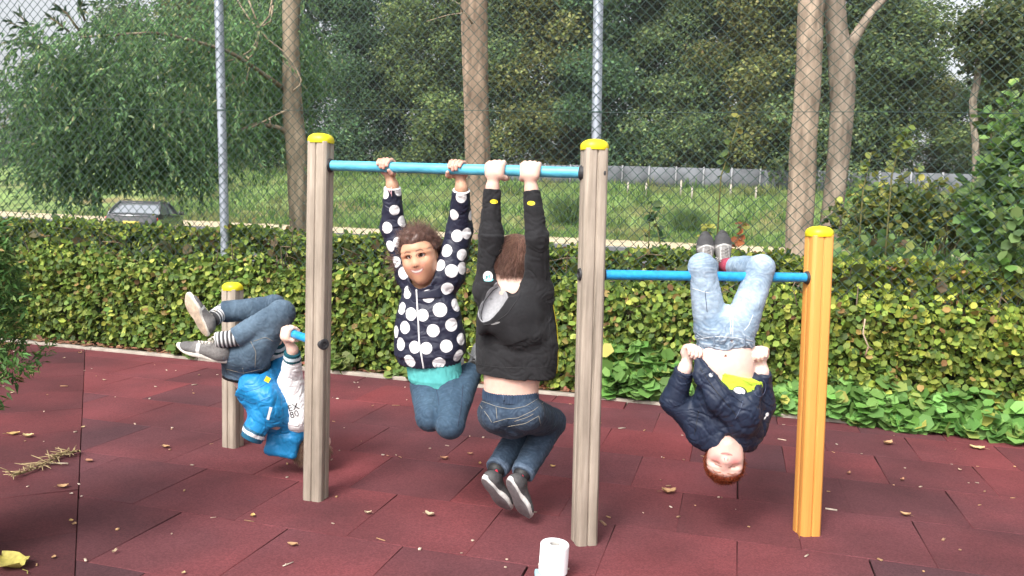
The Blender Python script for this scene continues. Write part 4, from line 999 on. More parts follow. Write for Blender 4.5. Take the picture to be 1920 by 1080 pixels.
# ================================================================== SIGNED-DISTANCE MODELLER (bodies, clothes, shoes)
def axis_grid(segs):
    """[(lo, hi, step)] -> coordinates, finer where asked"""
    c = [np.arange(lo, hi, st) for lo, hi, st in segs]
    return np.concatenate(c + [[segs[-1][1]]])
def fine_axis(lo, hi, coarse, fines):
    """coordinates from lo to hi with step coarse, but step f inside each (a, b, f)"""
    x = [lo]
    while x[-1] < hi:
        st = coarse
        for a, b, f_ in fines:
            if a <= x[-1] < b: st = min(st, f_)
        x.append(x[-1] + st)
    return np.array(x)

class Sdf:
    def __init__(s): s.ops = []
    def cap(s, a, b, ra, rb=None, k=.012, op='u', flat=None, ends=(0, 0)):
        """round cone from a to b. flat=(direction, factor): thinner along that direction. ends: 1 = cut flat there"""
        s.ops.append(('cap', np.asarray(a, float), np.asarray(b, float), float(ra), float(ra if rb is None else rb), k, op, flat, ends)); return s
    def chain(s, pts, rs, k=.012, op='u', flat=None, ends=(0, 0)):
        for i in range(len(pts) - 1):
            s.cap(pts[i], pts[i + 1], rs[i], rs[i + 1], k, op, flat, (ends[0] if i == 0 else 0, ends[1] if i == len(pts) - 2 else 0))
        return s
    def ell(s, c, r, axes=None, k=.012, op='u'):
        """axes: 3x3, columns are the ellipsoid's axes"""
        s.ops.append(('ell', np.asarray(c, float), np.asarray(r, float), np.eye(3) if axes is None else np.asarray(axes, float), k, op)); return s
    def box(s, c, h, axes=None, rnd=.004, k=.006, op='u'):
        s.ops.append(('box', np.asarray(c, float), np.asarray(h, float), np.eye(3) if axes is None else np.asarray(axes, float), rnd, k, op)); return s
    def plane(s, p, n, k=.004, within=None):
        """cut away what lies on the side n points to; within=(centre, radius) limits the cut to a ball"""
        s.ops.append(('plane', np.asarray(p, float), nrm(n), k, within)); return s
    def bounds(s):
        lo = np.full(3, 1e9); hi = -lo
        for o in s.ops:
            if o[0] == 'cap' and o[6] == 'u':
                for c, r in ((o[1], o[3]), (o[2], o[4])): lo = np.minimum(lo, c - r); hi = np.maximum(hi, c + r)
            elif o[0] == 'ell' and o[5] == 'u':
                e = np.sqrt(((o[3] * o[2]) ** 2).sum(1)); lo = np.minimum(lo, o[1] - e); hi = np.maximum(hi, o[1] + e)
            elif o[0] == 'box' and o[6] == 'u':
                e = (np.abs(o[3]) * o[2]).sum(1); lo = np.minimum(lo, o[1] - e); hi = np.maximum(hi, o[1] + e)
        return lo - .02, hi + .02
    @staticmethod
    def dist(o, P):
        if o[0] == 'cap':
            _, a, b, ra, rb, k, op, flat, ends = o
            if flat is not None:
                n, f_ = flat; n = np.asarray(n, float); q = P - a
                P = P + ((q @ n) * (1 / f_ - 1))[..., None] * n
                b = b + ((b - a) @ n) * (1 / f_ - 1) * n
            ab = b - a; L_ = np.linalg.norm(ab) + 1e-9; q = P - a; t = (q @ ab) / (L_ * L_); tc = np.clip(t, 0, 1)
            d = np.linalg.norm(q - tc[..., None] * ab, axis=-1) - (ra + (rb - ra) * tc)
            if ends[0]: d = np.maximum(d, -t * L_)
            if ends[1]: d = np.maximum(d, (t - 1) * L_)
            if flat is not None: d = d * max(.5, flat[1])
            return d
        if o[0] == 'ell':
            q = (P - o[1]) @ o[3]; k0 = np.linalg.norm(q / o[2], axis=-1); k1 = np.linalg.norm(q / o[2] ** 2, axis=-1)
            return k0 * (k0 - 1) / (k1 + 1e-9)
        if o[0] == 'box':
            q = np.abs((P - o[1]) @ o[3]) - (o[2] - o[4])
            return np.linalg.norm(np.maximum(q, 0), axis=-1) + np.minimum(q.max(-1), 0) - o[4]
    def eval(s, ax):
        X, Y, Z = ax; D = np.full((len(X), len(Y), len(Z)), .05, np.float32)
        for o in s.ops:
            if o[0] == 'plane':
                n = o[2]; d = ((X - o[1][0]) * n[0])[:, None, None] + ((Y - o[1][1]) * n[1])[None, :, None] + ((Z - o[1][2]) * n[2])[None, None]
                d = d.astype(np.float32)
                if o[4] is not None:
                    c, r = o[4]; dd = np.sqrt(((X - c[0]) ** 2)[:, None, None] + ((Y - c[1]) ** 2)[None, :, None] + ((Z - c[2]) ** 2)[None, None]) - r
                    d = np.minimum(d, -dd)
                D = np.maximum(D, d); continue
            k = o[5] if o[0] in ('cap',) else o[-2]; op = o[6] if o[0] in ('cap', 'box') else o[5]
            t = Sdf(); t.ops = [o[:6] + ('u',) + o[7:] if o[0] in ('cap', 'box') else o[:5] + ('u',)]
            lo, hi = t.bounds(); lo = lo - .02 - k; hi = hi + .02 + k
            i = [slice(max(0, np.searchsorted(c, l) - 1), np.searchsorted(c, h) + 1) for c, l, h in zip(ax, lo, hi)]
            if any(q.stop <= q.start for q in i): continue
            G = np.stack(np.meshgrid(X[i[0]], Y[i[1]], Z[i[2]], indexing='ij'), -1)
            d = s.dist(o, G); sub = D[i[0], i[1], i[2]]
            if op == 'u':
                h = np.maximum(k - np.abs(sub - d), 0) / k
                r = np.minimum(sub, d) - h * h * k / 4
            else:
                h = np.maximum(k - np.abs(sub + d), 0) / k
                r = np.maximum(sub, -d) + h * h * k / 4
            D[i[0], i[1], i[2]] = r
        return D
    def value(s, P):
        """signed distance at points (n,3)"""
        D = np.full(len(P), .05)
        for o in s.ops:
            if o[0] == 'plane':
                d = (P - o[1]) @ o[2]
                if o[4] is not None: d = np.minimum(d, o[4][1] - np.linalg.norm(P - o[4][0], axis=1))
                D = np.maximum(D, d); continue
            k = o[5] if o[0] == 'cap' else o[-2]; op = o[6] if o[0] in ('cap', 'box') else o[5]; d = s.dist(o, P)
            if op == 'u': h = np.maximum(k - np.abs(D - d), 0) / k; D = np.minimum(D, d) - h * h * k / 4
            else: h = np.maximum(k - np.abs(D + d), 0) / k; D = np.maximum(D, -d) + h * h * k / 4
        return D
    def mesh(s, step=.004, fines=((), (), ()), relax=1):
        lo, hi = s.bounds(); ax = [fine_axis(lo[i], hi[i], step, fines[i]) for i in range(3)]
        return surface_nets(s.eval(ax), ax, relax)

def surface_nets(D, ax, relax=1):
    nx, ny, nz = D.shape; S = D < 0
    corners = [(a, b, c) for a in (0, 1) for b in (0, 1) for c in (0, 1)]
    cnt = np.zeros((nx - 1, ny - 1, nz - 1), np.int8)
    for a, b, c in corners: cnt += S[a:nx - 1 + a, b:ny - 1 + b, c:nz - 1 + c]
    act = (cnt > 0) & (cnt < 8); idx = np.argwhere(act)
    ids = np.full(act.shape, -1, np.int32); ids[act] = np.arange(len(idx), dtype=np.int32)
    I, J, K = idx.T
    acc = np.zeros((len(idx), 3)); n = np.zeros(len(idx))
    C = lambda a, b, c: D[I + a, J + b, K + c]
    for p in corners:
        for d in range(3):
            if p[d]: continue
            q = list(p); q[d] = 1; v0 = C(*p); v1 = C(*q); cr = (v0 < 0) != (v1 < 0)
            t = np.where(cr, v0 / (v0 - v1 + 1e-12), 0); pos = np.tile(np.array(p, float), (len(idx), 1)); pos[:, d] = t
            acc[cr] += pos[cr]; n[cr] += 1
    f_ = acc / n[:, None]; V = np.empty((len(idx), 3))
    for d, (A, q) in enumerate(zip(ax, (I, J, K))): V[:, d] = A[q] + f_[:, d] * (A[q + 1] - A[q])
    Fs = []
    for d in range(3):
        e0 = [slice(1, -1)] * 3; e0[d] = slice(0, -1); e1 = list(e0); e1[d] = slice(1, None)
        a = S[tuple(e0)]; b = S[tuple(e1)]; ch = np.argwhere(a != b); s0 = a[tuple(ch.T)]
        base = ch + 1; base[:, d] -= 1
        u_, w_ = [(1, 2), (2, 0), (0, 1)][d]
        def cell(du, dw):
            c = base.copy(); c[:, u_] += du; c[:, w_] += dw; return ids[tuple(c.T)]
        q = np.stack([cell(-1, -1), cell(0, -1), cell(0, 0), cell(-1, 0)], -1)
        q[~s0] = q[~s0][:, ::-1]; Fs.append(q)
    Fa = np.concatenate(Fs)
    for _ in range(relax): V = V + .5 * (smooth_pos(V, Fa) - V)
    return V, Fa
def smooth_pos(V, Fa):
    s = np.zeros_like(V); n = np.zeros(len(V))
    for a, b in ((0, 1), (1, 2), (2, 3), (3, 0)):
        for x, y in ((a, b), (b, a)):
            for d in range(3): s[:, d] += np.bincount(Fa[:, x], V[Fa[:, y], d], len(V))
            n += np.bincount(Fa[:, x], minlength=len(V))
    return s / np.maximum(n, 1)[:, None]
def normals(V, Fa):
    fn = np.cross(V[Fa[:, 2]] - V[Fa[:, 0]], V[Fa[:, 3]] - V[Fa[:, 1]]); N_ = np.zeros_like(V)
    for i in range(4):
        for d in range(3): N_[:, d] += np.bincount(Fa[:, i], fn[:, d], len(V))
    return N_ / (np.linalg.norm(N_, axis=1)[:, None] + 1e-12)
def seg_coords(V, segs):
    """for each vertex the nearest segment: index, t along it (0..1), distance, and local coordinates"""
    best = np.full(len(V), 1e9); ii = np.zeros(len(V), int); tt = np.zeros(len(V)); loc = np.zeros((len(V), 3))
    for i, (a, b) in enumerate(segs):
        a = np.asarray(a, float); b = np.asarray(b, float); ab = b - a; L_ = np.linalg.norm(ab); d = ab / L_
        t = np.clip((V - a) @ d / L_, 0, 1); q = V - a - t[:, None] * ab; r = np.linalg.norm(q, axis=1); k = r < best
        x = nrm(np.cross(d, [0.31, 0.9, 0.3])); y = np.cross(d, x)
        best[k] = r[k]; ii[k] = i; tt[k] = t[k]; loc[k] = np.stack([(V - a) @ d, (V - a) @ x, (V - a) @ y], -1)[k]
    return ii, tt, best, loc
def folds(V, segs, amp, along=38, around=9, seed=0, sharp=1.0):
    """creases running around the limbs, softer ones elsewhere: displacement along the normal"""
    ii, tt, r, loc = seg_coords(V, segs)
    q = loc * [along, around, around] + ii[:, None] * 13.7 + seed * 5.1
    w = perlin(loc * 14 + seed * 3.3 + ii[:, None] * 3)[:, None] * .9
    n1 = perlin(q + w); n2 = perlin(q * [.45, .8, .8] + w + 31)
    crease = -np.clip(1 - np.abs(n1) * 3.2, 0, 1) ** 1.5
    n3 = perlin(q * [.8, 1.5, 1.5] + w * 1.4 + 57); crease2 = -np.clip(1 - np.abs(n3) * 5, 0, 1)
    ridge = (1 - 2 * np.abs(n1)) * .30 + n2 * .75 + .55 * crease + .35 * crease2
    return amp * ridge * sharp
def part_mesh(name, V, Fa, m, parent, col=None, attrs=None):
    A = dict(attrs or {})
    if col is not None: A['Col'] = col
    return mesh_obj(name, V, Fa, m, parent, True, A)

# ------------------------------------------------------------------ hands
def hand(s, c, axis, palm, up, wrist, bar_r, sc_=1.0, thumb_side=1, k=.005, wr=.019):
    """hand gripping a rod through c along axis. palm: unit vector from the rod to the palm's side; up: perpendicular to both.
    fingers go over the top and come down on the other side; the thumb passes below on the thumb_side end"""
    axis, palm, up = nrm(axis), nrm(palm), nrm(up)
    pt = lambda ang, r, off: c + axis * off + palm * (r * math.cos(ang)) + up * (r * math.sin(ang))
    lens = [1.75, 2.05, 1.95, 1.6]            # radians of wrap beyond the knuckle; index first
    fr = [.0080, .0083, .0079, .0070]
    kn = []
    for i in range(4):
        off = (1.5 - i) * .0182 * sc_ * thumb_side; f_ = fr[i] * sc_; r = bar_r + f_ * .9
        a0 = math.radians(40 + (0, 4, 2, -6)[i]); spread = lens[i] * min(1.0, .85 * .03 / (r))
        tot = max(spread, 1.2) + .65
        angs = [a0 + tot * t for t in (0, .30, .55, .8, 1.0)]
        rr = [r + .003, r + .0025, r + .001, r + .001, r]
        P = [pt(a, q, off * (1 - .04 * j)) for j, (a, q) in enumerate(zip(angs, rr))]
        s.chain(P, [f_ * 1.08, f_ * 1.1, f_ * .98, f_ * .95, f_ * .86], k=.0022)
        kn.append(P[0])
    heel = [pt(math.radians(-28), bar_r + .013 * sc_, off) for off in (.022 * sc_ * thumb_side, -.022 * sc_ * thumb_side)]
    for i in range(4):
        t = i / 3; h = heel[0] * (1 - t) + heel[1] * t
        s.cap(kn[i], h, .0098 * sc_, .0125 * sc_, .010)
    m_ = (heel[0] + heel[1]) / 2
    s.cap(m_, wrist, .021 * sc_, wr, .018, flat=(palm, .8))
    s.ell((m_ + np.mean(kn, 0)) / 2, np.array([.033, .016, .030]) * sc_, np.stack([axis, palm, up], 1), .012)
    b0 = pt(math.radians(-40), bar_r + .014 * sc_, .024 * sc_ * thumb_side); T = [b0] + [pt(math.radians(a), bar_r + .0085 * sc_, o * sc_ * thumb_side) for a, o in ((-75, .034), (-115, .036), (-150, .031))]
    s.chain(T, [.0125 * sc_, .0105 * sc_, .0092 * sc_, .0078 * sc_], k=.004)
    return s

# ------------------------------------------------------------------ head
class Head:
    """head frame: c centre, f where the face looks, u towards the crown. H = chin to crown"""
    def __init__(s, c, f, u, H=.205, wide=1.0):
        s.c = np.asarray(c, float); s.f = nrm(f); s.u = nrm(np.asarray(u, float) - s.f * (np.asarray(u, float) @ s.f)); s.r = np.cross(s.f, s.u)   # r = the head's own left... image right when facing us upright
        s.H = H; s.w = wide; s.A = np.stack([s.r, s.f, s.u], 1)
    def p(s, x, y, z): return s.c + s.A @ (np.array([x * s.w, y, z]) * s.H)
    def loc(s, V): return ((V - s.c) @ s.A) / s.H / np.array([s.w, 1, 1])
    def build(s, S, smile=0.0, eyes_open=True, mouth_open=False, mw=1.0, nose=1.0, eye=1.0):
        H = s.H; A = s.A; w = s.w
        E = lambda x, y, z, rx, ry, rz, k=.02, op='u', ax=None: S.ell(s.p(x, y, z), np.array([rx * w, ry, rz]) * H, A if ax is None else ax, k * H / .2, op)
        E(0, -.06, .13, .355, .435, .37, .03)                     # skull
        E(0, .10, .06, .315, .30, .36, .05)                      # face mass
        E(0, .13, -.25, .185, .225, .24, .06)                    # jaw
        E(0, .25, -.415, .085, .085, .072, .04)                 # chin
        for q in (-1, 1):
            E(q * .155, .245, -.11, .115, .095, .105, .05)        # cheeks
            E(q * .170, .02, -.28, .070, .12, .10, .05)           # jaw corner
            E(q * .14, .335, .055, .094, .057, .060, .035, 's')  # sockets
            E(q * .14, .300, .130, .110, .045, .024, .035)        # brow
            ex = s.p(q * .36, -.06, -.02)                       # ears
            Rm_ = A @ np.array(Matrix.Rotation(q * R(24), 3, 'Z'))
            S.ell(ex + s.r * q * .012 * H, np.array([.026, .075, .115]) * H, Rm_, .010)
            S.ell(ex + s.r * q * .038 * H + s.f * .012 * H, np.array([.018, .042, .068]) * H, Rm_, .008, 's')
        # nose
        S.cap(s.p(0, .375, .07), s.p(0, .44, -.095), .028 * H * nose, .044 * H * nose, .020)
        E(0, .45, -.105, .050 * nose, .046, .042, .012)
        for q in (-1, 1):
            E(q * .056 * nose, .412, -.118, .036 * nose, .043, .032, .010)
            E(q * .030, .452, -.150, .017, .020, .016, .006, 's')
        # mouth: lips along an arc, corners up when smiling
        n = 9; ups = []; los = []
        for i in range(n):
            t = i / (n - 1) * 2 - 1; x = t * (.115 + .035 * smile) * mw; yy = .372 - .10 * t * t - .02 * smile * t * t; z = -.255 + .058 * smile * t * t
            ups.append(s.p(x, yy + .005, z + (.016 + (.018 if mouth_open else 0)) * (1 - t * t))); los.append(s.p(x, yy - .006, z - (.016 + (.030 if mouth_open else 0)) * (1 - t * t)))
        S.chain(ups, [(.010 + .013 * (1 - (i / 4 - 1) ** 2)) * H for i in range(n)], k=.007)
        S.chain(los, [(.011 + .017 * (1 - (i / 4 - 1) ** 2)) * H for i in range(n)], k=.007)
        mid = [(a + b) / 2 + s.f * .018 * H for a, b in zip(ups, los)]
        S.chain(mid, [(.004 + ((.020 if mouth_open else .006) * (1 - (i / 4 - 1) ** 2))) * H for i in range(n)], k=.004, op='s')
        s.eye = eye; s.S = S; s.mw = mw; s.mid = mid; s.smile = smile; s.open = mouth_open
        # eyelids
        for q in (-1, 1):
            c_ = s.p(q * .14, .280, .045); S.ell(c_, np.array([.078, .075, .072]) * H, A, .010)
            if eyes_open: S.ell(s.p(q * .142, .345, .047), np.array([.068 * eye, .075, .029 * eye]) * H, A, .006, 's')
        return S
    def paint(s, V, skin, lip, brow, blush=(.75, .35, .3), ba=.5, lash=(.05, .03, .02), closed=False, browz=.145, freck=0):
        q = s.loc(V); n = len(V); c = np.tile(np.asarray(skin, float), (n, 1)); x, y, z = q.T; fr = y > .05
        def mixc(col, w): 
            nonlocal c; w = np.clip(w, 0, 1)[:, None]; c = c * (1 - w) + np.asarray(col) * w
        for e in (-1, 1):
            mixc(blush, ba * np.exp(-(((x - e * .185) / .10) ** 2 + ((z + .12) / .09) ** 2)) * fr)
            bz = browz + .018 * np.clip((np.abs(x) - .06) / .12, 0, 1) - .05 * np.clip((np.abs(x) - .19) / .08, 0, 1)
            mixc(brow, .95 * fr * np.exp(-((z - bz) / .014) ** 2) * sstep(.045, .075, x * e) * (1 - sstep(.22, .26, x * e)))
            if closed:
                zl = .035 - .35 * (x - e * .14) ** 2 * 6 * .5
                mixc(lash, .9 * fr * np.exp(-((z - zl) / .013) ** 2) * (1 - sstep(.062, .085, np.abs(x - e * .14))))
            else:
                ell_ = np.sqrt(((x - e * .142) / (.072 * s.eye)) ** 2 + ((z - .047) / (.034 * s.eye)) ** 2)
                mixc(lash, .95 * fr * np.exp(-((ell_ - 1.0) / .16) ** 2) * sstep(.025, .05, z) )
                mixc(np.asarray(lash) * 2.5, .5 * fr * np.exp(-((ell_ - 1.0) / .14) ** 2) * (1 - sstep(.03, .05, z)))
            mixc((.20, .07, .055), .7 * fr * (np.exp(-(((x - e * .030) / .016) ** 2 + ((z + .148) / .013) ** 2))) * (y > .4))
        zm = -.255 + .058 * s.smile * (x / .15 / s.mw) ** 2; hw = (.115 + .035 * s.smile) * s.mw
        li = fr * (1 - sstep(hw * .85, hw * 1.02, np.abs(x)))
        th = (.036 if not s.open else .062) * (1 - (x / (hw * 1.05)) ** 2).clip(0, 1)
        mixc(lip, .8 * li * (1 - sstep(th * .7 + 1e-4, th * 1.15 + 2e-4, np.abs(z - zm))))
        if s.open: mixc((.80, .74, .68), .95 * fr * (1 - sstep(.015, .022, np.abs(z - zm - .004))) * (1 - sstep(.62, .85, np.abs(x) / hw)))
        if s.open: mixc(np.asarray(lip) * .38, .5 * li * np.exp(-((z - zm - .024) / .006) ** 2) + .6 * li * np.exp(-((z - zm + .018) / .006) ** 2))
        mixc(np.asarray(lip) * .28, (.85 if not s.open else .0) * li * (1 - sstep(.004, .010 if not s.open else .03, np.abs(z - zm))) * (1 if not s.open else .7))
        return c
    def eyes(s, parent, iris=(.10, .05, .02), gaze=(0, 0)):
        white = mat('eye_white', (.78, .76, .74), .25, coat=.3); ir = mat('iris', iris, .15, coat=.8); pu = mat('pupil', (.005, .005, .005), .1, coat=.8)
        for q in (-1, 1):
            c = s.p(q * .14, .284, .047); d = nrm(s.f + s.r * gaze[0] + s.u * gaze[1]); r = .0685 * s.H
            mb = MB(); mb.lathe(c, d, [(r * math.sin(t), r * math.cos(t)) for t in np.linspace(3.1, .5, 14)] + [(r * .40, r * .90)], 24); e = mb.build('eye', white, parent, True)
            mb = MB(); mb.lathe(c, d, [(r * .50, r * .868), (r * .42, r * .915), (r * .22, r * .955)], 24); mb.build('iris', ir, e, True)
            mb = MB(); mb.lathe(c, d, [(r * .24, r * .952), (r * .12, r * .985), (.0001, r * 1.0)], 20); mb.build('pupil', pu, e, True)
    def teeth(s, parent):
        tm = mat('teeth', (.85, .80, .72), .25, coat=.3); mb = MB()
        n = 9; mid = s.mid
        for i in range(n - 1):
            a = mid[i] - s.f * .030 * s.H + s.u * .010 * s.H; b = mid[i + 1] - s.f * .030 * s.H + s.u * .010 * s.H
            if i in (0, n - 2): continue
            c = (a + b) / 2; d = b - a; L_ = np.linalg.norm(d); ax = np.stack([d / L_, s.f, np.cross(d / L_, s.f)], 1)
            mb.box(c, (L_ * .95, .018 * s.H, .034 * s.H), ax)
        bevel(mb.build('teeth', tm, parent), .0008, 2)

def hair_strands(name, head, m, parent, n, L, seed, cols, mask, flow, lift=.02, r=.0009, wave=.0, segs=5, gravity=(0, 0, 0), off=None):
    """tapered strands rooted on the skull; mask(local)->bool, flow(local)->direction in head space"""
    g = np.random.default_rng(seed); Vs = []; Fs = []; Cs = []; nn = 0
    d = rand_dirs(n * 4, g); loc = d * [.365, .445, .385] + [0, -.06, .13]; d = d[mask(loc)]; loc = loc[mask(loc)][:n]; d = d[:n]
    P = head.c + (loc * [head.w, 1, 1] * head.H) @ head.A.T; Nn = nrm_rows((d / [.365, .445, .385])) @ head.A.T
    P = P + Nn * np.maximum(0, .002 - head.S.value(P))[:, None]; o_ = np.zeros(len(P)) if off is None else off(loc); P = P + Nn * (o_ * head.H)[:, None]; Fl = nrm_rows(flow(loc)) @ head.A.T; m_ = len(P); Fl = nrm_rows(Fl + .22 * g.normal(size=(m_, 3)))
    ln = L * g.uniform(.6, 1.2, m_); gr = np.asarray(gravity)
    pts = [P - Nn * .002]; cur = Nn * lift * 30 + Fl; cur = nrm_rows(cur)
    side = np.cross(Nn, Fl)
    for i in range(segs):
        cur = nrm_rows(cur * 1.0 + Fl * .8 - Nn * .25 * (i > 1) + gr * (i + 1) / segs + wave * side * np.sin(i * 2.1 + g.uniform(0, 6, m_))[:, None] + wave * .5 * g.normal(size=(m_, 3)))
        pts.append(pts[-1] + cur * (ln / segs)[:, None])
        q = head.loc(pts[-1]); e = np.linalg.norm((q - [0, -.06, .13]) / [.365, .445, .385], axis=1)      # keep outside the skull
        lim = 1.03 + o_ * 2.4; push = (e < lim); pts[-1][push] += (Nn * ((lim - e) * .4 * head.H)[:, None])[push]
    pts = np.stack(pts, 1); col = pick_cols(m_, cols, g, .2)
    T = np.gradient(pts, axis=1); T /= np.linalg.norm(T, axis=2)[..., None] + 1e-9
    sx = np.cross(T, Nn[:, None, :]); sx /= np.linalg.norm(sx, axis=2)[..., None] + 1e-9; sy = np.cross(T, sx)
    rad = r * np.linspace(1, .35, segs + 1)[None, :, None]
    ring = [pts + rad * (math.cos(a) * sx + math.sin(a) * sy) for a in (0, 2.09, 4.19)]
    V = np.stack(ring, 2).reshape(m_, -1, 3); k = (segs + 1) * 3
    f_ = np.array([(i * 3 + j, i * 3 + (j + 1) % 3, (i + 1) * 3 + (j + 1) % 3, (i + 1) * 3 + j) for i in range(segs) for j in range(3)])
    Fa = (f_[None] + (np.arange(m_) * k)[:, None, None]).reshape(-1, 4)
    return mesh_obj(name, V.reshape(-1, 3), Fa, m, parent, True, {'Col': np.repeat(col, k, 0)})
def nrm_rows(a): return a / (np.linalg.norm(a, axis=1)[:, None] + 1e-12)

# ------------------------------------------------------------------ shoes: x forward (heel 0 -> toe L), y sideways, z up from the sole
def shoe(parent, ankle, toe_dir, up_dir, L_, style, name='shoe'):
    """style: dict(upper, sole, toe, lace colours, kind). ankle = point where the leg enters"""
    ex = nrm(toe_dir); ez = nrm(np.asarray(up_dir, float) - ex * (np.asarray(up_dir, float) @ ex)); ey = np.cross(ez, ex)
    A = np.stack([ex, ey, ez], 1); O = np.asarray(ankle, float) - ex * (L_ * .27) - ez * (L_ * .42)
    P = lambda x, y, z: O + A @ (np.array([x, y, z]) * L_)
    S = Sdf()
    S.ell(P(.17, 0, .15), np.array([.17, .145, .15]) * L_, A, .02)
    S.cap(P(.17, 0, .15), P(.24, 0, .36 if style.get('high') else .30), .140 * L_, .125 * L_, .02)
    S.cap(P(.25, 0, .15), P(.62, 0, .115), .155 * L_, .135 * L_, .02)
    S.ell(P(.74, 0, .105), np.array([.245, .185, .105]) * L_, A, .02)
    S.cap(P(.30, 0, .27), P(.66, 0, .17), .085 * L_, .075 * L_, .02)
    S.plane(P(0, 0, .045), -ez)
    S.cap(P(.22, 0, .31 if not style.get('high') else .36), P(.26, 0, .6), .105 * L_, .12 * L_, .008, 's')
    V, Fa = S.mesh(.0028, relax=1); N_ = normals(V, Fa); q = ((V - O) @ A) / L_
    V = V + N_ * (.0012 * perlin(V * 60) + .0008 * np.where(np.abs(np.sin(q[:, 0] * 30)) > .9, -1, 0) * (q[:, 0] > .62) * (q[:, 0] < .75))[:, None]
    up = np.asarray(style['upper'], float); c = np.tile(up, (len(V), 1)) * (1 + .12 * perlin(V * 40))[:, None]
    def mixc(col, w):
        nonlocal c; w = np.clip(w, 0, 1)[:, None]; c = c * (1 - w) + np.asarray(col) * w
    if 'toe' in style: mixc(style['toe'], sstep(.70, .74, q[:, 0] - .6 * (q[:, 1]) ** 2))
    if 'line' in style:
        mixc(style['line'], 1 - sstep(.010, .018, np.abs(q[:, 0] - .74 + 2.2 * q[:, 1] ** 2)))
        mixc(style['line'], (1 - sstep(.008, .016, np.abs(np.abs(q[:, 1]) - .085 + .05 * (q[:, 0] - .5)))) * (q[:, 2] > .12) * (q[:, 0] > .3) * (q[:, 0] < .7))
    if 'stripe' in style: mixc(style['stripe'], (1 - sstep(.025, .035, np.abs(q[:, 0] - .58 - .25 * (q[:, 2] - .1)))) * (np.abs(q[:, 1]) > .06))
    if 'heel' in style: mixc(style['heel'], 1 - sstep(.07, .10, q[:, 0]))
    fab = style.setdefault('_m', mat('shoe_fabric', attr='Col', rough=.75, nscale=180, namt=.18, bump=.2, bscale=500))
    o = part_mesh(name, V, Fa, fab, parent, c)
    # sole
    outl = []
    for t in np.linspace(0, 2 * math.pi, 48, endpoint=False):
        x = .5 - .53 * math.cos(t); w = (.150 + .045 * sstep(.35, .75, x) - .03 * math.exp(-((x - .42) / .14) ** 2)); outl.append((x * L_, math.sin(t) * w * L_ * (1 if abs(math.sin(t)) < .999 else 1)))
    sm = MB(); pl = np.array(outl); n = len(pl)
    zs = [(.0, .95), (.006, .99), (.03, 1.02), (.075, 1.01), (.085, .97)] if not style.get('thick') else [(-.02, .95), (-.012, 1.0), (.03, 1.03), (.085, 1.02), (.095, .97)]
    cen = pl.mean(0); rings = []
    for z, k in zs:
        p2 = cen + (pl - cen) * k; zz = z * L_ + (.05 * L_ * sstep(.8, 1.05, p2[:, 0] / L_)) + .01 * L_ * (1 - sstep(0, .12, p2[:, 0] / L_))
        rings.append(O + p2[:, :1] * ex + p2[:, 1:] * ey + zz[:, None] * ez)
    V = np.concatenate(rings + [O + cen[0] * ex + cen[1] * ey + zs[0][0] * L_ * ez, O + cen[0] * ex + cen[1] * ey + zs[-1][0] * L_ * ez][:0] + [np.stack([O + cen[0] * ex + cen[1] * ey + zs[0][0] * L_ * ez, O + cen[0] * ex + cen[1] * ey + zs[-1][0] * L_ * ez])])
    Fs = [(i * n + (j + 1) % n, i * n + j, (i + 1) * n + j, (i + 1) * n + (j + 1) % n) for i in range(len(zs) - 1) for j in range(n)]
    k0 = len(zs) * n; Fs += [(j, (j + 1) % n, k0) for j in range(n)] + [((len(zs) - 1) * n + (j + 1) % n, (len(zs) - 1) * n + j, k0 + 1) for j in range(n)]
    cc = np.tile(np.asarray(style['sole'], float), (len(V), 1))
    if 'bottom' in style: cc[:n] = style['bottom']; cc[k0] = style['bottom']; cc[n:2 * n] = (np.asarray(style['bottom']) + np.asarray(style['sole'])) / 2
    sm.add(V, Fs); sm.C[-1] = cc
    rubm = style.setdefault('_s', mat('shoe_sole', attr='Col', rough=.6, nscale=70, namt=.2, bump=.25, bscale=200)); smooth_by_angle(sm.build('sole', rubm, o, False, True), 45)
    if style.get('lace') is not None:
        lm = style.setdefault('_l', mat('shoe_lace', style['lace'], .8, nscale=300, namt=.15)); lb = MB(); rr = .0021 * L_ / .2
        def top(x, y):
            z = .5
            for _ in range(30):
                d = S.value(P(x, y, z)[None])[0]
                if d < .0015: break
                z -= max(d, .001) / L_
            return P(x, y, z)
        for i in range(5):
            x = .36 + i * .062; lb.tube([top(x, -.075), top(x + .015, 0) + ez * .001, top(x + .005, .075)], rr, 6); lb.tube([top(x, .075), top(x + .04, 0) + ez * .002, top(x + .06, -.075)], rr, 6)
        t0 = top(.36, 0)
        for sgn in (-1, 1):
            lb.tube([t0, t0 + (ey * sgn * .12 + ez * .10 + ex * .02) * L_, t0 + (ey * sgn * .20 + ez * .06 + ex * .08) * L_, t0 + (ey * sgn * .13 + ez * .01 + ex * .03) * L_, t0 + ez * .01 * L_], rr, 6)
            lb.tube([t0, t0 + (ey * sgn * .10 + ex * .05 + ez * .04) * L_, t0 + (ey * sgn * .21 + ex * .12 - ez * .03) * L_], rr, 6)
        lb.build('laces', lm, o, True)
    return o
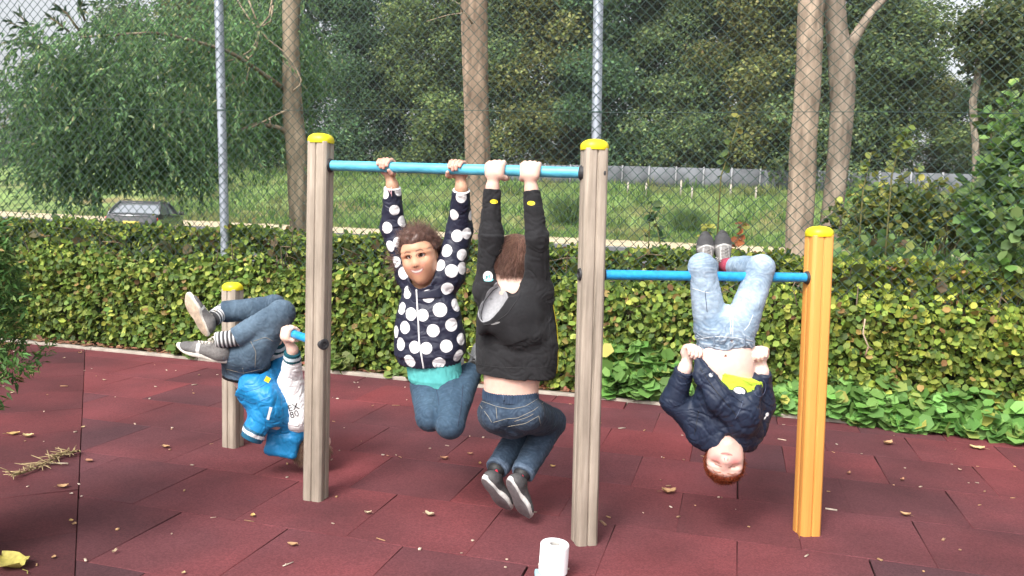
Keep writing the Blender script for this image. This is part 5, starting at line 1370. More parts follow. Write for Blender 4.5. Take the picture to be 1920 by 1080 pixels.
# ================================================================== CHILDREN
from mathutils.bvhtree import BVHTree
def bvh(V, Fa): return BVHTree.FromPolygons([Vector(v) for v in V], [tuple(int(i) for i in f) for f in Fa])
def hit(B, px, py, off=0.0):
    d = nrm(ray(px, py)); h = B.ray_cast(Vector(CAM), Vector(d))
    if h[0] is None: return None, None
    n = np.array(h[1]); n = n if n @ d < 0 else -n
    return np.array(h[0]) + n * off, n
def dense(pts, step=3.0):
    out = []
    for (x0, y0), (x1, y1) in zip(pts[:-1], pts[1:]):
        k = max(2, int(math.hypot(x1 - x0, y1 - y0) / step))
        out += [(x0 + (x1 - x0) * t, y0 + (y1 - y0) * t) for t in np.linspace(0, 1, k, endpoint=False)]
    return out + [pts[-1]]
def seam(B, pts, r, m, parent, name, off=0.0, n=6):
    P = [p for p, _ in (hit(B, x, y, off) for x, y in dense(pts)) if p is not None]
    if len(P) < 3: return None
    P = np.array(P); keep = [0]
    for i in range(1, len(P)):
        if np.linalg.norm(P[i] - P[keep[-1]]) < .06: keep.append(i)
    P = P[keep]
    if len(P) < 3: return None
    for _ in range(2): P[1:-1] = (P[:-2] + 2 * P[1:-1] + P[2:]) / 4
    mb = MB(); mb.tube(P, r, n); return mb.build(name, m, parent, True)
def text_tris(s, size):
    cu = bpy.data.curves.new('lettering', 'FONT'); cu.body = s; cu.size = size; cu.align_x = 'CENTER'; cu.align_y = 'CENTER'; cu.resolution_u = 3
    o = bpy.data.objects.new('lettering', cu); COL.objects.link(o); dg = bpy.context.evaluated_depsgraph_get()
    me = bpy.data.meshes.new_from_object(o.evaluated_get(dg)); bpy.data.objects.remove(o); bpy.data.curves.remove(cu)
    V = np.array([v.co[:2] for v in me.vertices]); me.calc_loop_triangles(); Fs = [tuple(t.vertices) for t in me.loop_triangles]; bpy.data.meshes.remove(me)
    return V, Fs
def decal(B, V2, Fs, cx, cy, rot, col_m, parent, name, off=.0012, flip=False):
    """flat lettering (units: photo pixels) laid onto a surface"""
    c, s_ = math.cos(rot), math.sin(rot); out = []
    for x, y in V2:
        p, n = hit(B, cx + c * x - s_ * (-y), cy + s_ * x + c * (-y), off); out.append(p)
    if any(p is None for p in out): return None
    mb = MB(); mb.add(out, [f for f in Fs]); return mb.build(name, col_m, parent)
def disc2(rx, ry, n=20):
    V = [(0, 0)] + [(rx * math.cos(t), ry * math.sin(t)) for t in np.linspace(0, 2 * math.pi, n, endpoint=False)]
    return np.array(V), [(0, 1 + i, 1 + (i + 1) % n) for i in range(n)]
SCALP = lambda q: q[:, 2] - np.interp(q[:, 1], [-.6, -.25, -.06, .06, .18, .26, .5], [-.30, -.27, -.10, .05, .22, .30, .33])
def hair_cap(name, head, m, parent, thick, edge, cols, seed, amp=.01, fz=30, scalp=SCALP):
    nu_, nv_ = 120, 90; th = np.linspace(0, 2 * math.pi, nu_, endpoint=False); ph = np.linspace(.001, math.pi * .86, nv_)
    d = np.stack([np.outer(np.sin(ph), np.cos(th)), np.outer(np.sin(ph), np.sin(th)), np.outer(np.cos(ph), np.ones(nu_))], -1).reshape(-1, 3)
    base = d * [.357, .437, .372] + [0, -.06, .13]; s = scalp(base); t = thick * sstep(0, edge, s) - .012 * (1 - sstep(-.02, .02, s))
    n_ = nrm_rows(d / [.357, .437, .372]); W = head.c + (base * [head.w, 1, 1] * head.H) @ head.A.T
    N_ = n_ @ head.A.T; W = W + N_ * (np.maximum(0, .001 - head.S.value(W)) * sstep(-.02, .01, s))[:, None]; W = W + N_ * (t * head.H + amp * perlin(W * fz + seed) * sstep(0, edge, s))[:, None]
    I = (np.arange(nv_ - 1)[:, None] * nu_ + np.arange(nu_)[None]); J = (np.arange(nv_ - 1)[:, None] * nu_ + (np.arange(nu_)[None] + 1) % nu_)
    Fa = np.stack([I, I + nu_, J + nu_, J], -1).reshape(-1, 4); Fa = Fa[(s[Fa] > -.03).all(1)]
    g = np.random.default_rng(seed); th_ = np.arctan2(base[:, 1], base[:, 0]); c = np.tile(np.asarray(cols[0][1]), (len(W), 1)) * (.8 + .35 * perlin(W * 90) + .3 * perlin(np.c_[th_[:, None] * 40, base[:, 2:] * 2, base[:, :1] * 0]))[:, None]
    return mesh_obj(name, W, Fa, m, parent, True, {'Col': c})

skin_m = mat('skin', attr='Col', rough=.5, sss=.25, nscale=60, namt=.05, bump=.06, bscale=500, spec=.4)
hair_m = mat('hair', attr='Col', rough=.42, spec=.5)
denim = mat('denim', attr='Col', rough=.9, nscale=55, namt=.16, bump=.22, bscale=900, sheen=.04, spec=.2)
fleece = mat('sweatshirt_fleece', attr='Col', rough=.95, nscale=90, namt=.12, bump=.3, bscale=700, sheen=.04, spec=.15)
nylon = mat('navy_nylon', attr='Col', rough=.58, nscale=12, namt=.08, bump=.15, bscale=260, spec=.35)
cotton = mat('cotton', attr='Col', rough=.9, nscale=40, namt=.08, bump=.2, bscale=700, spec=.2)
thread_m = mat('seam_thread', (.24, .22, .18), .85); thread_dk = mat('dark_thread', (.02, .03, .06), .85); metal_m = mat('bright_metal', (.7, .7, .7), .3, metal=1)
black_thread = mat('black_print', (.012, .012, .014), .6); white_print = mat('white_print', (.82, .82, .82), .6); yellow_print = mat('yellow_print', (.85, .72, .03), .5)
def denim_cols(V, base, fade, seed, hi=(), k=.16):
    n = fbm(V * 9 + seed, 3); c = np.tile(np.asarray(base, float), (len(V), 1)); w = (.30 + .5 * n).clip(0, 1)
    for p, r, a in hi: w = w + a * np.exp(-(np.linalg.norm(V - p, axis=1) / r) ** 2)
    w = w.clip(0, 1)[:, None]; return c * (1 - w) + np.asarray(fade) * w
def worn_edges(V, Fa, col, gain=9, light=(.5, .58, .66), k=.5):
    """rubbed creases: the cloth is paler where folds stand proud"""
    S = smooth_pos(smooth_pos(smooth_pos(smooth_pos(V, Fa), Fa), Fa), Fa); h = ((V - S) * normals(V, Fa)).sum(1) / .0006
    w = (np.clip(h, 0, 2) / 2 * k)[:, None]; return col * (1 - w) + np.asarray(light) * w
def garment(name, S, segs, amp, m, parent, colf, step=.0034, along=38, around=9, seed=0, fines=((), (), ()), attrs=None, mask=None, fine_amp=.0006):
    V, Fa = S.mesh(step, fines, 1); N_ = normals(V, Fa); w = 1.0 if mask is None else mask(V)
    V = V + N_ * ((folds(V, segs, amp, along, around, seed) + fine_amp * perlin(V * 90)) * w)[:, None]
    V = V + .3 * (smooth_pos(V, Fa) - V)
    col = colf(V, Fa); o = part_mesh(name, V, Fa, m, parent, col, attrs(V) if attrs else None)
    return o, V, Fa, bvh(V, Fa)
def fin(*boxes):
    """fine regions [(centre, half, step)] -> per-axis fine lists"""
    return tuple([(c[d] - h, c[d] + h, st) for c, h, st in boxes] for d in range(3))
def person(S, paint, fines, label, step=.006):
    V, Fa = S.mesh(step, fines, 1); o = mesh_obj('person', V, Fa, skin_m, None, True, {'Col': paint(V)})
    return tag(o, label, 'person')

def make_girl():
    """hangs from the high bar facing the camera"""
    Y = 3.31; bd = nrm(HB[1] - HB[0]); fd = nrm(np.array([-bd[1] * -1, -bd[0], 0])) if False else nrm(np.array([bd[1], -bd[0], 0]))
    hR = bar_at(HB, 722); hL = bar_at(HB, 857); back = -fd
    wR = hR + back * .020 + np.array([.022, 0, -.072]); wL = hL + back * .020 + np.array([.012, 0, -.072])
    eR, sR = at(737, 425, 3.37), at(772, 512, 3.35); eL, sL = at(862, 430, 3.30), at(842, 512, 3.29)
    nb = at(803, 535, 3.32); ch = at(805, 590, 3.32); bl = at(810, 655, 3.33); pv = at(821, 722, 3.35)
    kR, kL = at(806, 782, 3.17), at(844, 796, 3.13); hipR, hipL = at(800, 722, 3.34), at(846, 722, 3.32); aR, aL = at(838, 712, 3.40), at(884, 694, 3.38)
    head = Head(at(788, 481, 3.275), (-.13, -.985, -.05), (-.22, .02, .97), .204, .79)
    S = Sdf(); head.build(S, smile=1.0, mouth_open=True, mw=1.18, nose=.84, eye=1.16)
    S.cap(head.p(0, -.10, -.25), nb, .043, .050, .03); S.chain([nb, ch, bl, pv], [.07, .10, .098, .105], k=.03, flat=(fd, .7))
    for sgn, s_, e, w, h in ((1, sR, eR, wR, hR), (-1, sL, eL, wL, hL)):
        S.cap(nb, s_, .05, .042, .03); S.chain([s_, e], [.042, .034], k=.02); S.chain([e, w], [.034, .0215], k=.015)
        hand(S, h, bd, back, EZ, w, .0205, .94, thumb_side=1 if sgn == 1 else -1, wr=.0215)
    for hp, kn, an in ((hipR, kR, aR), (hipL, kL, aL)): S.chain([hp, kn, an], [.06, .042, .028], k=.02)
    lab = 'girl in white spotted navy jacket hanging from the high bar, smiling at the camera'
    def paint(V):
        c = head.paint(V, (.55, .295, .185), (.56, .23, .20), (.14, .075, .055), (.66, .30, .23), .5, (.02, .012, .01), browz=.138)
        q = head.loc(V); inh = np.linalg.norm(q, axis=1) < .75
        hd = np.minimum(np.linalg.norm(V - hR, axis=1), np.linalg.norm(V - hL, axis=1)) < .075
        c[~inh] = (.52, .30, .20); kn = hd & (V[:, 2] > hR[2] - .03); c[kn] = (.62, .34, .27)
        return c
    o = person(S, paint, fin((head.p(0, .15, -.05), .105, .0022), (hR, .05, .0025), (hL, .05, .0025)), lab)
    head.eyes(o, (.05, .025, .012), gaze=(-.10, .02)); head.teeth(o)
    # hair: brushed back, frizzy
    hc = [(3, (.13, .068, .052)), (1.5, (.20, .11, .08)), (1, (.075, .038, .03))]
    SC = lambda q: q[:, 2] - np.interp(q[:, 1], [-.6, -.25, -.06, .04, .14, .24, .5], [-.30, -.27, -.10, .02, .16, .225, .24]) - .4 * np.exp(-((q[:, 1] + .05) / .11) ** 2) * (q[:, 2] < .10) - .05 * np.clip(np.abs(q[:, 0]) / .3, 0, 1) * (q[:, 1] > .1)
    hcap = hair_cap('hair', head, hair_m, o, .055, .11, hc, 3, .007, 45, SC)
    back_dir = np.array([0, -1, .05])
    hair_strands('strands', head, hair_m, hcap, 8000, .042, 31, hc, lambda q: SC(q) > .004, lambda q: np.tile(back_dir, (len(q), 1)) + np.c_[q[:, 0] * .5, q[:, 0] * 0, -q[:, 2] * .5], lift=.006, r=.0010, wave=.7, off=lambda q: .052 * sstep(0, .11, SC(q)))
    hair_strands('frizz', head, hair_m, hcap, 1500, .045, 32, hc, lambda q: SC(q) > .0, lambda q: q * [1, .6, 1] + [0, -.3, .2], lift=.018, r=.0005, wave=.9, off=lambda q: .052 * sstep(0, .11, SC(q)))
    PS = Sdf(); g = np.random.default_rng(5); pc = head.p(.50, -.30, -.02)
    mb = MB()
    for k in range(760):        # curly tail tied at the back, seen beside the cheek
        a = pc + g.normal(size=3) * .016; d = head.r * .5 - head.f * .3 - head.u * .25 + g.normal(size=3) * .55; P = [a]
        for q in range(6): d = d + g.normal(size=3) * .45 - EZ * .06; P.append(P[-1] + nrm(d) * .016 * g.uniform(.5, 1.1))
        mb.tube(P, np.linspace(.0012, .0004, 7), 3, np.array(hc[g.integers(0, 3)][1]) * g.uniform(.7, 1.4))
    mb.build('curly_tail', hair_m, hcap, True, True)
    # jacket
    S = Sdf()
    S.chain([at(803, 545, Y), at(804, 590, Y), at(805, 635, Y + .01), at(806, 660, Y + .01)], [.098, .126, .142, .146], k=.03, flat=(fd, .70), ends=(0, 1))
    S.cap(at(806, 660, Y + .01), at(814, 690, Y + .015), .142, .117, .02, flat=(fd, .74), ends=(0, 1))
    for s_, e, w in ((sR, eR, wR), (sL, eL, wL)):
        S.cap(nb - EZ * .015, s_ - EZ * .01, .072, .062, .035); S.cap(s_, e, .060, .052, .03); S.cap(e, w - nrm(w - e) * .010, .051, .034, .02, ends=(0, 1))
    c0 = at(803, 552, Y - .01); c1 = at(795, 519, Y - .035)
    S.cap(c0, c1, .075, .066, .015, ends=(0, 1)); S.cap(c0 + (c1 - c0) * .35, c1 + (c1 - c0) * .4, .052, .058, .006, 's')
    S.cap(head.p(0, .16, -.40), head.p(0, .16, .2), .046, .080, .006, 's'); S.plane(at(808, 693, Y - .1), nrm(np.array([.10, .12, -1.0])), .004, (at(808, 700, Y), .2))
    segs = [(nb, bl), (bl, pv), (sR, eR), (eR, wR), (sL, eL), (eL, wL)]
    navy = np.array([.016, .018, .038])
    dots = [(721, 363), (749, 357), (740, 394), (725, 427), (755, 415), (747, 454), (731, 462), (743, 491), (865, 370), (850, 403), (883, 404), (857, 442), (876, 438), (837, 470), (867, 478), (847, 508), (867, 503), (824, 497),
            (839, 541), (812, 520), (803, 555), (770, 589), (792, 591), (825, 581), (759, 614), (812, 620), (847, 609), (747, 557), (754, 578), (860, 549), (855, 572), (742, 622), (751, 645), (777, 651), (799, 653), (837, 649), (866, 636), (768, 677), (823, 680), (861, 668), (757, 512), (764, 548), (783, 528)]
    V, Fa = S.mesh(.0028); N_ = normals(V, Fa)
    V = V + N_ * (folds(V, segs, .0042, 30, 9, 2) + .0022 * perlin(V * 34) + .0007 * perlin(V * 85))[:, None]
    hem = at(814, 690, Y)[2]; V = V + N_ * (.0015 * np.sin(np.arctan2(V[:, 1] - pv[1], V[:, 0] - pv[0]) * 46) * (V[:, 2] < hem + .03))[:, None]
    B = bvh(V, Fa); dist = np.full(len(V), 9.0); g = np.random.default_rng(9); cs = []
    for x, y in dots:
        p, n = hit(B, x, y)
        if p is not None and np.linalg.norm(p - at(805, 590, Y)) < .75: cs.append((p, .0262 + .001 * g.normal() - (.0035 if y < 500 else 0)))
    for i in g.permutation(len(V))[:6000]:           # the sides and back that the photograph does not show
        if N_[i] @ fd < -.15 and all(np.linalg.norm(V[i] - c) > .072 for c, _ in cs): cs.append((V[i], .0255))
    for c, r in cs: dist = np.minimum(dist, np.linalg.norm(V - c, axis=1) - r)
    jm = mat('spotted_nylon', (.016, .018, .038), .52, nscale=9, namt=.1, bump=.15, bscale=240, spec=.4, thresholds=[('spot', (.80, .79, .80))])
    jk = part_mesh('jacket', V, Fa, jm, o, None, {'spot': dist}); tag(jk, 'navy jacket with big white spots')
    seam(B, [(781, 543), (783, 580), (785, 612), (786, 640), (790, 665), (795, 694)], .0034, white_print, jk, 'zipper', .0008)
    for e, w in ((eR, wR), (eL, wL)):
        d = nrm(w - e); mb = MB(); mb.lathe(w - d * .010, d, [(.0335, -.002), (.0345, .0), (.0335, .003), (.028, .004)], 26); mb.build('cuff', white_print, jk, True)
    mb = MB(); q = wR + fd * .035 - EZ * .01; mb.tube([q + np.array([-.012, 0, .004]), q + np.array([.004, -.002, -.012]), q + np.array([.014, -.002, -.028])], .0013, 5); mb.tube([q + np.array([.012, 0, .004]), q + np.array([.013, -.002, -.02]), q + np.array([.015, -.002, -.034])], .0013, 5); mb.build('drawstring', mat('pink_cord', (.75, .45, .48), .7), jk, True)
    S = Sdf(); S.cap(at(804, 556, Y - .015), at(801, 506, Y - .015), .090, .088, .01, flat=(fd, .85), ends=(1, 1)); S.cap(at(804, 570, Y - .015), at(800, 490, Y - .015), .080, .082, .006, 's', flat=(fd, .85))
    S.plane(at(800, 549, Y - .10), nrm(np.array([-.1, -.62, .75])), .004); V, Fa = S.mesh(.0028); N_ = normals(V, Fa); V = V + N_ * (.002 * perlin(V * 30))[:, None]
    dist = np.full(len(V), 9.0)
    for px_, py_ in ((820, 520), (805, 540), (772, 528), (760, 516), (836, 536)):
        p, n = hit(bvh(V, Fa), px_, py_)
        if p is not None: dist = np.minimum(dist, np.linalg.norm(V - p, axis=1) - .021)
    part_mesh('collar', V, Fa, jm, jk, None, {'spot': dist})
    # turquoise shirt
    S = Sdf(); S.cap(at(812, 665, Y + .01), at(817, 722, Y + .02), .117, .117, .02, flat=(fd, .76), ends=(0, 1)); S.plane(at(816, 717, Y), (0, .25, -1))
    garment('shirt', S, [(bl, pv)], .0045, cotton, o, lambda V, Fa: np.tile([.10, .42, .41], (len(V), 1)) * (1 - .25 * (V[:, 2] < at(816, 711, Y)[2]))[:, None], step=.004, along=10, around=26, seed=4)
    # jeans
    S = Sdf(); S.cap(at(815, 700, Y + .02), pv, .100, .106, .02, flat=(fd, .78))
    for hp, kn, an in ((hipR, kR, aR), (hipL, kL, aL)):
        S.cap(hp, kn, .070, .055, .012); S.cap(kn, an, .054, .047, .014, ends=(0, 1))
    jo, V, Fa, B = garment('jeans', S, [(hipR, kR), (kR, aR), (hipL, kL), (kL, aL)], .0030, denim, o, lambda V, Fa: worn_edges(V, Fa, denim_cols(V, (.021, .042, .074), (.046, .084, .128), 4, [((hipR + kR) / 2 + fd * .05, .08, .3), ((hipL + kL) / 2 + fd * .05, .08, .35)]), light=(.12, .18, .25), k=.3), along=34, around=8, seed=5)
    seam(B, [(868, 722), (865, 760), (858, 800)], .0012, thread_dk, jo, 'side_seam', .0004); seam(B, [(815, 722), (822, 745), (823, 760)], .0012, thread_dk, jo, 'fly_seam', .0004)
    st = dict(upper=(.42, .42, .42), sole=(.65, .65, .63), toe=(.5, .5, .5), lace=(.6, .6, .6))
    for an, kn in ((aL, kL), (aR, kR)):
        sd_ = nrm(an - kn); shoe(o, an + sd_ * .045, nrm(np.array([.25, .5, .75])) if an is aL else nrm(np.array([.1, .6, .7])), -sd_, .185, st)
    return o

def make_black_hoodie():
    """hangs from the high bar with his back to the camera, knees drawn up"""
    bd = nrm(HB[1] - HB[0]); fd = nrm(np.array([-bd[1], bd[0], 0])); back = -fd          # fd: where he faces (away)
    hL, hR = bar_at(HB, 932), bar_at(HB, 998); YL, YR = hL[1], hR[1]; Y = 3.17
    wL = hL + back * .022 + np.array([-.008, 0, -.068]); wR = hR + back * .022 + np.array([.006, 0, -.070])
    eL, sL = at(920, 440, YL - .02), at(918, 535, Y); eR, sR = at(1007, 445, YR - .04), at(1006, 545, Y - .03)
    nb = at(964, 548, Y); ch = at(966, 600, Y); bl = at(962, 690, Y); pv = at(957, 766, Y + .01)
    hipL, hipR = at(931, 776, Y + .02), at(985, 776, Y - .01); kL, kR = at(985, 800, Y + .27), at(1033, 792, Y + .22); aL, aR = at(931, 880, Y + .06), at(979, 889, Y + .02)
    head = Head(at(966, 494, Y + .045), (.20, .94, -.22), (.10, .20, .95), .205, .98)
    S = Sdf(); head.build(S)
    S.cap(head.p(0, -.12, -.22), nb, .046, .052, .03); S.chain([nb, ch, bl, pv], [.07, .105, .101, .106], k=.03, flat=(fd, .72))
    S.cap(at(957, 700, Y), at(957, 742, Y), .102, .103, .02, flat=(fd, .72))
    for s_, e, w, h, th in ((sL, eL, wL, hL, -1), (sR, eR, wR, hR, 1)):
        S.cap(nb, s_, .05, .042, .03); S.chain([s_, e, w], [.042, .034, .0225], k=.015); hand(S, h, bd, back, EZ, w, .0205, 1.06, thumb_side=-th, wr=.0225)
    for hp, kn, an in ((hipL, kL, aL), (hipR, kR, aR)): S.chain([hp, kn, an], [.06, .042, .028], k=.02)
    def paint(V):
        c = head.paint(V, (.66, .44, .36), (.55, .25, .22), (.25, .15, .10), (.8, .45, .38), .3)
        q = head.loc(V); c[(SCALP(q) > -.02) & (np.linalg.norm(q, axis=1) < .8)] = (.22, .12, .09)
        ear = (np.abs(q[:, 0]) > .33) & (np.abs(q[:, 2]) < .2); c[ear] = (.80, .45, .36)
        hd = np.minimum(np.linalg.norm(V - hR, axis=1), np.linalg.norm(V - hL, axis=1)) < .05; c[hd] = (.70, .47, .40)
        return c
    o = person(S, paint, fin((head.p(0, -.1, -.05), .11, .0034), (hL, .055, .0026), (hR, .055, .0026)), 'boy in black hooded sweatshirt hanging from the high bar with his back to us')
    hc = [(3, (.20, .105, .078)), (2, (.27, .15, .11)), (1, (.13, .065, .05))]
    sc2 = lambda q: q[:, 2] - np.interp(q[:, 1], [-.6, -.25, -.06, .06, .18, .26, .5], [-.24, -.22, -.10, .03, .18, .24, .25])
    hcap = hair_cap('hair', head, hair_m, o, .035, .08, hc, 5, .005, 45, sc2)
    def fl(q):
        v = q - np.array([.05, .05, .62]); return v * [1, 1, 1] + [0, 0, -.15]
    hair_strands('strands', head, hair_m, hcap, 8500, .036, 41, hc, lambda q: sc2(q) > -.01, fl, lift=.010, r=.0009, wave=.28, gravity=(0, 0, -.15), off=lambda q: .033 * sstep(0, .08, sc2(q)))
    # sweatshirt
    S = Sdf()
    S.chain([at(964, 552, Y), at(966, 600, Y), at(968, 655, Y), at(967, 684, Y)], [.112, .142, .156, .158], k=.03, flat=(fd, .62))
    S.cap(at(967, 684, Y), at(967, 703, Y), .160, .160, .006, flat=(fd, .63), ends=(0, 1))
    for s_, e, w in ((sL, eL, wL), (sR, eR, wR)):
        S.cap(nb - EZ * .02, s_ - EZ * .02, .075, .066, .04); S.cap(s_, e, .055, .046 if s_ is sL else .042, .03); S.cap(e, w - nrm(w - e) * .035, .044 if s_ is sL else .041, .034, .02); S.cap(w - nrm(w - e) * .045, w - nrm(w - e) * .004, .0335, .0325, .004, ends=(1, 1))
    S.plane(at(967, 703, Y), (-.02, 0, -1), .004, (at(967, 703, Y), .3))
    # hood lying on the back, mouth open to the upper left
    h0 = at(958, 590, Y - .085)
    S.ell(h0, (.122, .066, .094), None, .010); S.ell(at(978, 624, Y - .09), (.088, .054, .066), None, .02); S.ell(at(990, 560, Y - .065), (.062, .05, .075), np.array(Matrix.Rotation(R(25), 3, 'Y')), .02); S.ell(at(912, 590, Y - .075), (.032, .05, .085), np.array(Matrix.Rotation(R(14), 3, 'Y')), .02)
    S.cap(at(944, 536, Y - .06), at(975, 540, Y - .05), .03, .03, .02)
    Rr = np.array(Matrix.Rotation(R(28), 3, 'Y')); cc = at(927, 562, Y - .105); cr = np.array([.042, .06, .092])
    S.ell(cc, cr, Rr, .008, 's'); S.cap(at(956, 520, Y - .05), at(956, 500, Y - .05), .052, .06, .01, 's'); S.ell(at(960, 540, Y - .10), (.030, .05, .034), None, .01, 's')
    segs = [(nb, bl), (sL, eL), (eL, wL), (sR, eR), (eR, wR)]
    def cf(V, Fa):
        c = np.tile([.021, .021, .023], (len(V), 1)) * (1 + .25 * perlin(V * 18))[:, None]
        q = ((V - cc) @ Rr) / cr; ins = np.linalg.norm(q, axis=1) < 1.06
        return c
    hz = at(967, 684, Y)[2]
    hood_m = mat('hooded_fleece', attr='Col', rough=.95, nscale=90, namt=.12, bump=.3, bscale=700, sheen=.04, spec=.15, thresholds=[('lining', (.29, .29, .305))])
    lin = lambda V: {'lining': np.maximum((np.linalg.norm(((V - cc) @ Rr) / cr, axis=1) - 1.05 + .05 * perlin(V * 40)) * .05, V[:, 0] - at(960, 562, Y - .1)[0])}
    jo, V, Fa, B = garment('sweatshirt', S, segs, .0060, hood_m, o, cf, .0034, 20, 8, 7, attrs=lin, mask=lambda V: 1 - .75 * (np.linalg.norm((V - h0) / [.14, .1, .12], axis=1) < 1))
    seam(B, [(893, 683), (930, 688), (970, 690), (1010, 690), (1043, 684)], .0011, black_thread, jo, 'hem_seam', .0004); seam(B, [(1024, 560), (1030, 610), (1036, 660), (1040, 684)], .0011, black_thread, jo, 'side_seam', .0003)
    seam(B, [(947, 533), (925, 543), (908, 565), (901, 592), (907, 610), (925, 606), (950, 590), (975, 555)], .0018, black_thread, jo, 'hood_edge_seam', .0005)
    seam(B, [(904, 380), (920, 383), (936, 382)], .0011, black_thread, jo, 'cuff_seam', .0003); seam(B, [(990, 386), (1005, 388), (1020, 386)], .0011, black_thread, jo, 'cuff_seam', .0003)
    for cx, cy in ((926, 378), (996, 381)):
        v2, f2 = disc2(7.2, 4.2); decal(B, v2, f2, cx, cy, .03, yellow_print, jo, 'cuff_badge'); v2, f2 = disc2(4.6, 1.5); decal(B, v2, f2, cx, cy, .03, mat('gold_print', (.62, .50, .03), .6), jo, 'badge_detail', .0034)
    aq = mat('aqua_print', (.10, .45, .48), .6)
    for rx, ry, dx, dy, m_, of in ((9, 10, 0, 0, white_print, .0014), (9, 3.6, 1, 6.5, aq, .0019), (2.0, 3.2, -2.0, 1.0, mat('dark_teal_print', (.03, .20, .20), .6), .0022), (1.5, 4.6, 2.2, 0, aq, .0023)):
        v2, f2 = disc2(rx, ry); decal(B, v2, f2, 915 + dx, 518 + dy, 0, m_, jo, 'sleeve_badge', of)
    v2, f2 = disc2(9, 2); decal(B, v2, f2, 929, 606, -.25, mat('grey_tag', (.25, .25, .25), .6), jo, 'hood_tag')
    # yellow piping and white lettering band down his right side
    pts = [(1027, 548), (1036, 575), (1042, 610), (1045, 650), (1044, 685), (1042, 700)]
    side = [at(x + 1.5, y, Y + .045) for x, y in pts]; mb = MB(); mb.tube(side, .0026, 8); mb.build('piping', yellow_print, jo, True)
    pb_ = MB(); A_ = np.array(side); Bk = np.array([at(x - 7, y, Y - .01) for x, y in pts]); k = len(pts)
    pb_.add(np.vstack([A_, Bk, A_ + fd * .012 - np.array([.006, 0, 0]), Bk + fd * .012]), [(i, i + 1, k + i + 1, k + i) for i in range(k - 1)] + [(2 * k + i, 2 * k + i + 1, 3 * k + i + 1, 3 * k + i) for i in range(k - 1)]); pb_.C[-1][:] = (.014, .014, .015); pb_.build('side_panel', fleece, jo, True, True)
    # jeans with elastic waist
    S = Sdf(); S.cap(at(957, 739, Y), at(957, 768, Y), .108, .116, .02, flat=(fd, .80), ends=(1, 0))
    S.ell(at(932, 780, Y - .045), (.068, .075, .062), None, .02); S.ell(at(986, 778, Y - .055), (.075, .075, .066), None, .02)
    for hp, kn, an, rk in ((hipL, kL, aL, .060), (hipR, kR, aR, .062)):
        S.cap(hp, kn, .078, rk, .012); S.cap(kn, an, rk, .048, .014, ends=(0, 1))
    S.ell(at(957, 722, Y), (.098, .07, .045), None, .006, 's')
    wz = at(957, 748, Y)[2]
    def jc(V, Fa):
        c = denim_cols(V, (.015, .025, .045), (.038, .062, .098), 14, [((kL + aL) / 2 - fd * .04, .10, .45), ((kR + aR) / 2 - fd * .04, .10, .5), (at(932, 765, Y - .1), .05, .35), (at(985, 765, Y - .1), .05, .3)])
        for an, kn in ((aL, kL), (aR, kR)):
            d = nrm(an - kn); t = (V - an) @ d; c = np.where(((t > -.018) & (t < .01) & (np.linalg.norm(V - an, axis=1) < .08))[:, None], c * 1.5 + .02, c)
        return worn_edges(V, Fa, c, light=(.15, .20, .27), k=.35)
    jn, V, Fa, B = garment('jeans', S, [(at(957, 735, Y), pv), (hipL, kL), (kL, aL), (hipR, kR), (kR, aR)], .0032, denim, o, jc, .0034, 36, 9, 15)
    for pts in ([(903, 752), (930, 762), (958, 767), (985, 762), (1008, 748)], [(900, 760), (918, 784), (922, 792)], [(952, 800), (985, 794), (1010, 780)], [(965, 790), (990, 782), (1000, 776)], [(1010, 780), (1014, 798)], [(925, 792), (950, 785), (970, 784), (1000, 770), (1022, 752)], [(930, 764), (932, 785)], [(1008, 748), (1018, 740), (1026, 760)]):
        seam(B, pts, .0011, thread_m, jn, 'stitching', .0004)
    wb = Sdf(); wb.cap(at(957, 731, Y), at(957, 748, Y), .1115, .114, .004, flat=(fd, .80), ends=(1, 1)); wb.plane(at(957, 741, Y - .1), nrm(np.array([0, -.36, 1.0])), .004)
    wb.cap(at(957, 720, Y), at(957, 760, Y), .1045, .1055, .002, 's', flat=(fd, .80))
    V, Fa = wb.mesh(.0028); N_ = normals(V, Fa); th = np.arctan2(V[:, 1] - pv[1], V[:, 0] - pv[0]); V = V + N_ * (.0011 * np.sin(th * 60 + 2 * perlin(V * 25)))[:, None]
    wo = part_mesh('waistband', V, Fa, denim, jn, denim_cols(V, (.022, .04, .075), (.07, .10, .15), 3)); BW = bvh(V, Fa)
    for x in (922, 944, 990): seam(BW, [(x, 736 + (3 if x == 944 else 0)), (x + .5, 742), (x + 1, 752)], .0042, denim, wo, 'belt_loop', .0006)
    for ch_ in wo.children:
        n_ = len(ch_.data.vertices); a_ = ch_.data.attributes.new('Col', 'FLOAT_COLOR', 'POINT'); a_.data.foreach_set('color', np.tile([.05, .08, .13, 1], n_).astype(np.float32))
    # socks, shoes
    st = dict(upper=(.055, .052, .055), sole=(.62, .60, .58), bottom=(.13, .12, .125), lace=None, thick=True, heel=(.07, .068, .07))
    redm = mat('red_heel_tab', (.50, .02, .05), .7, nscale=100, namt=.2)
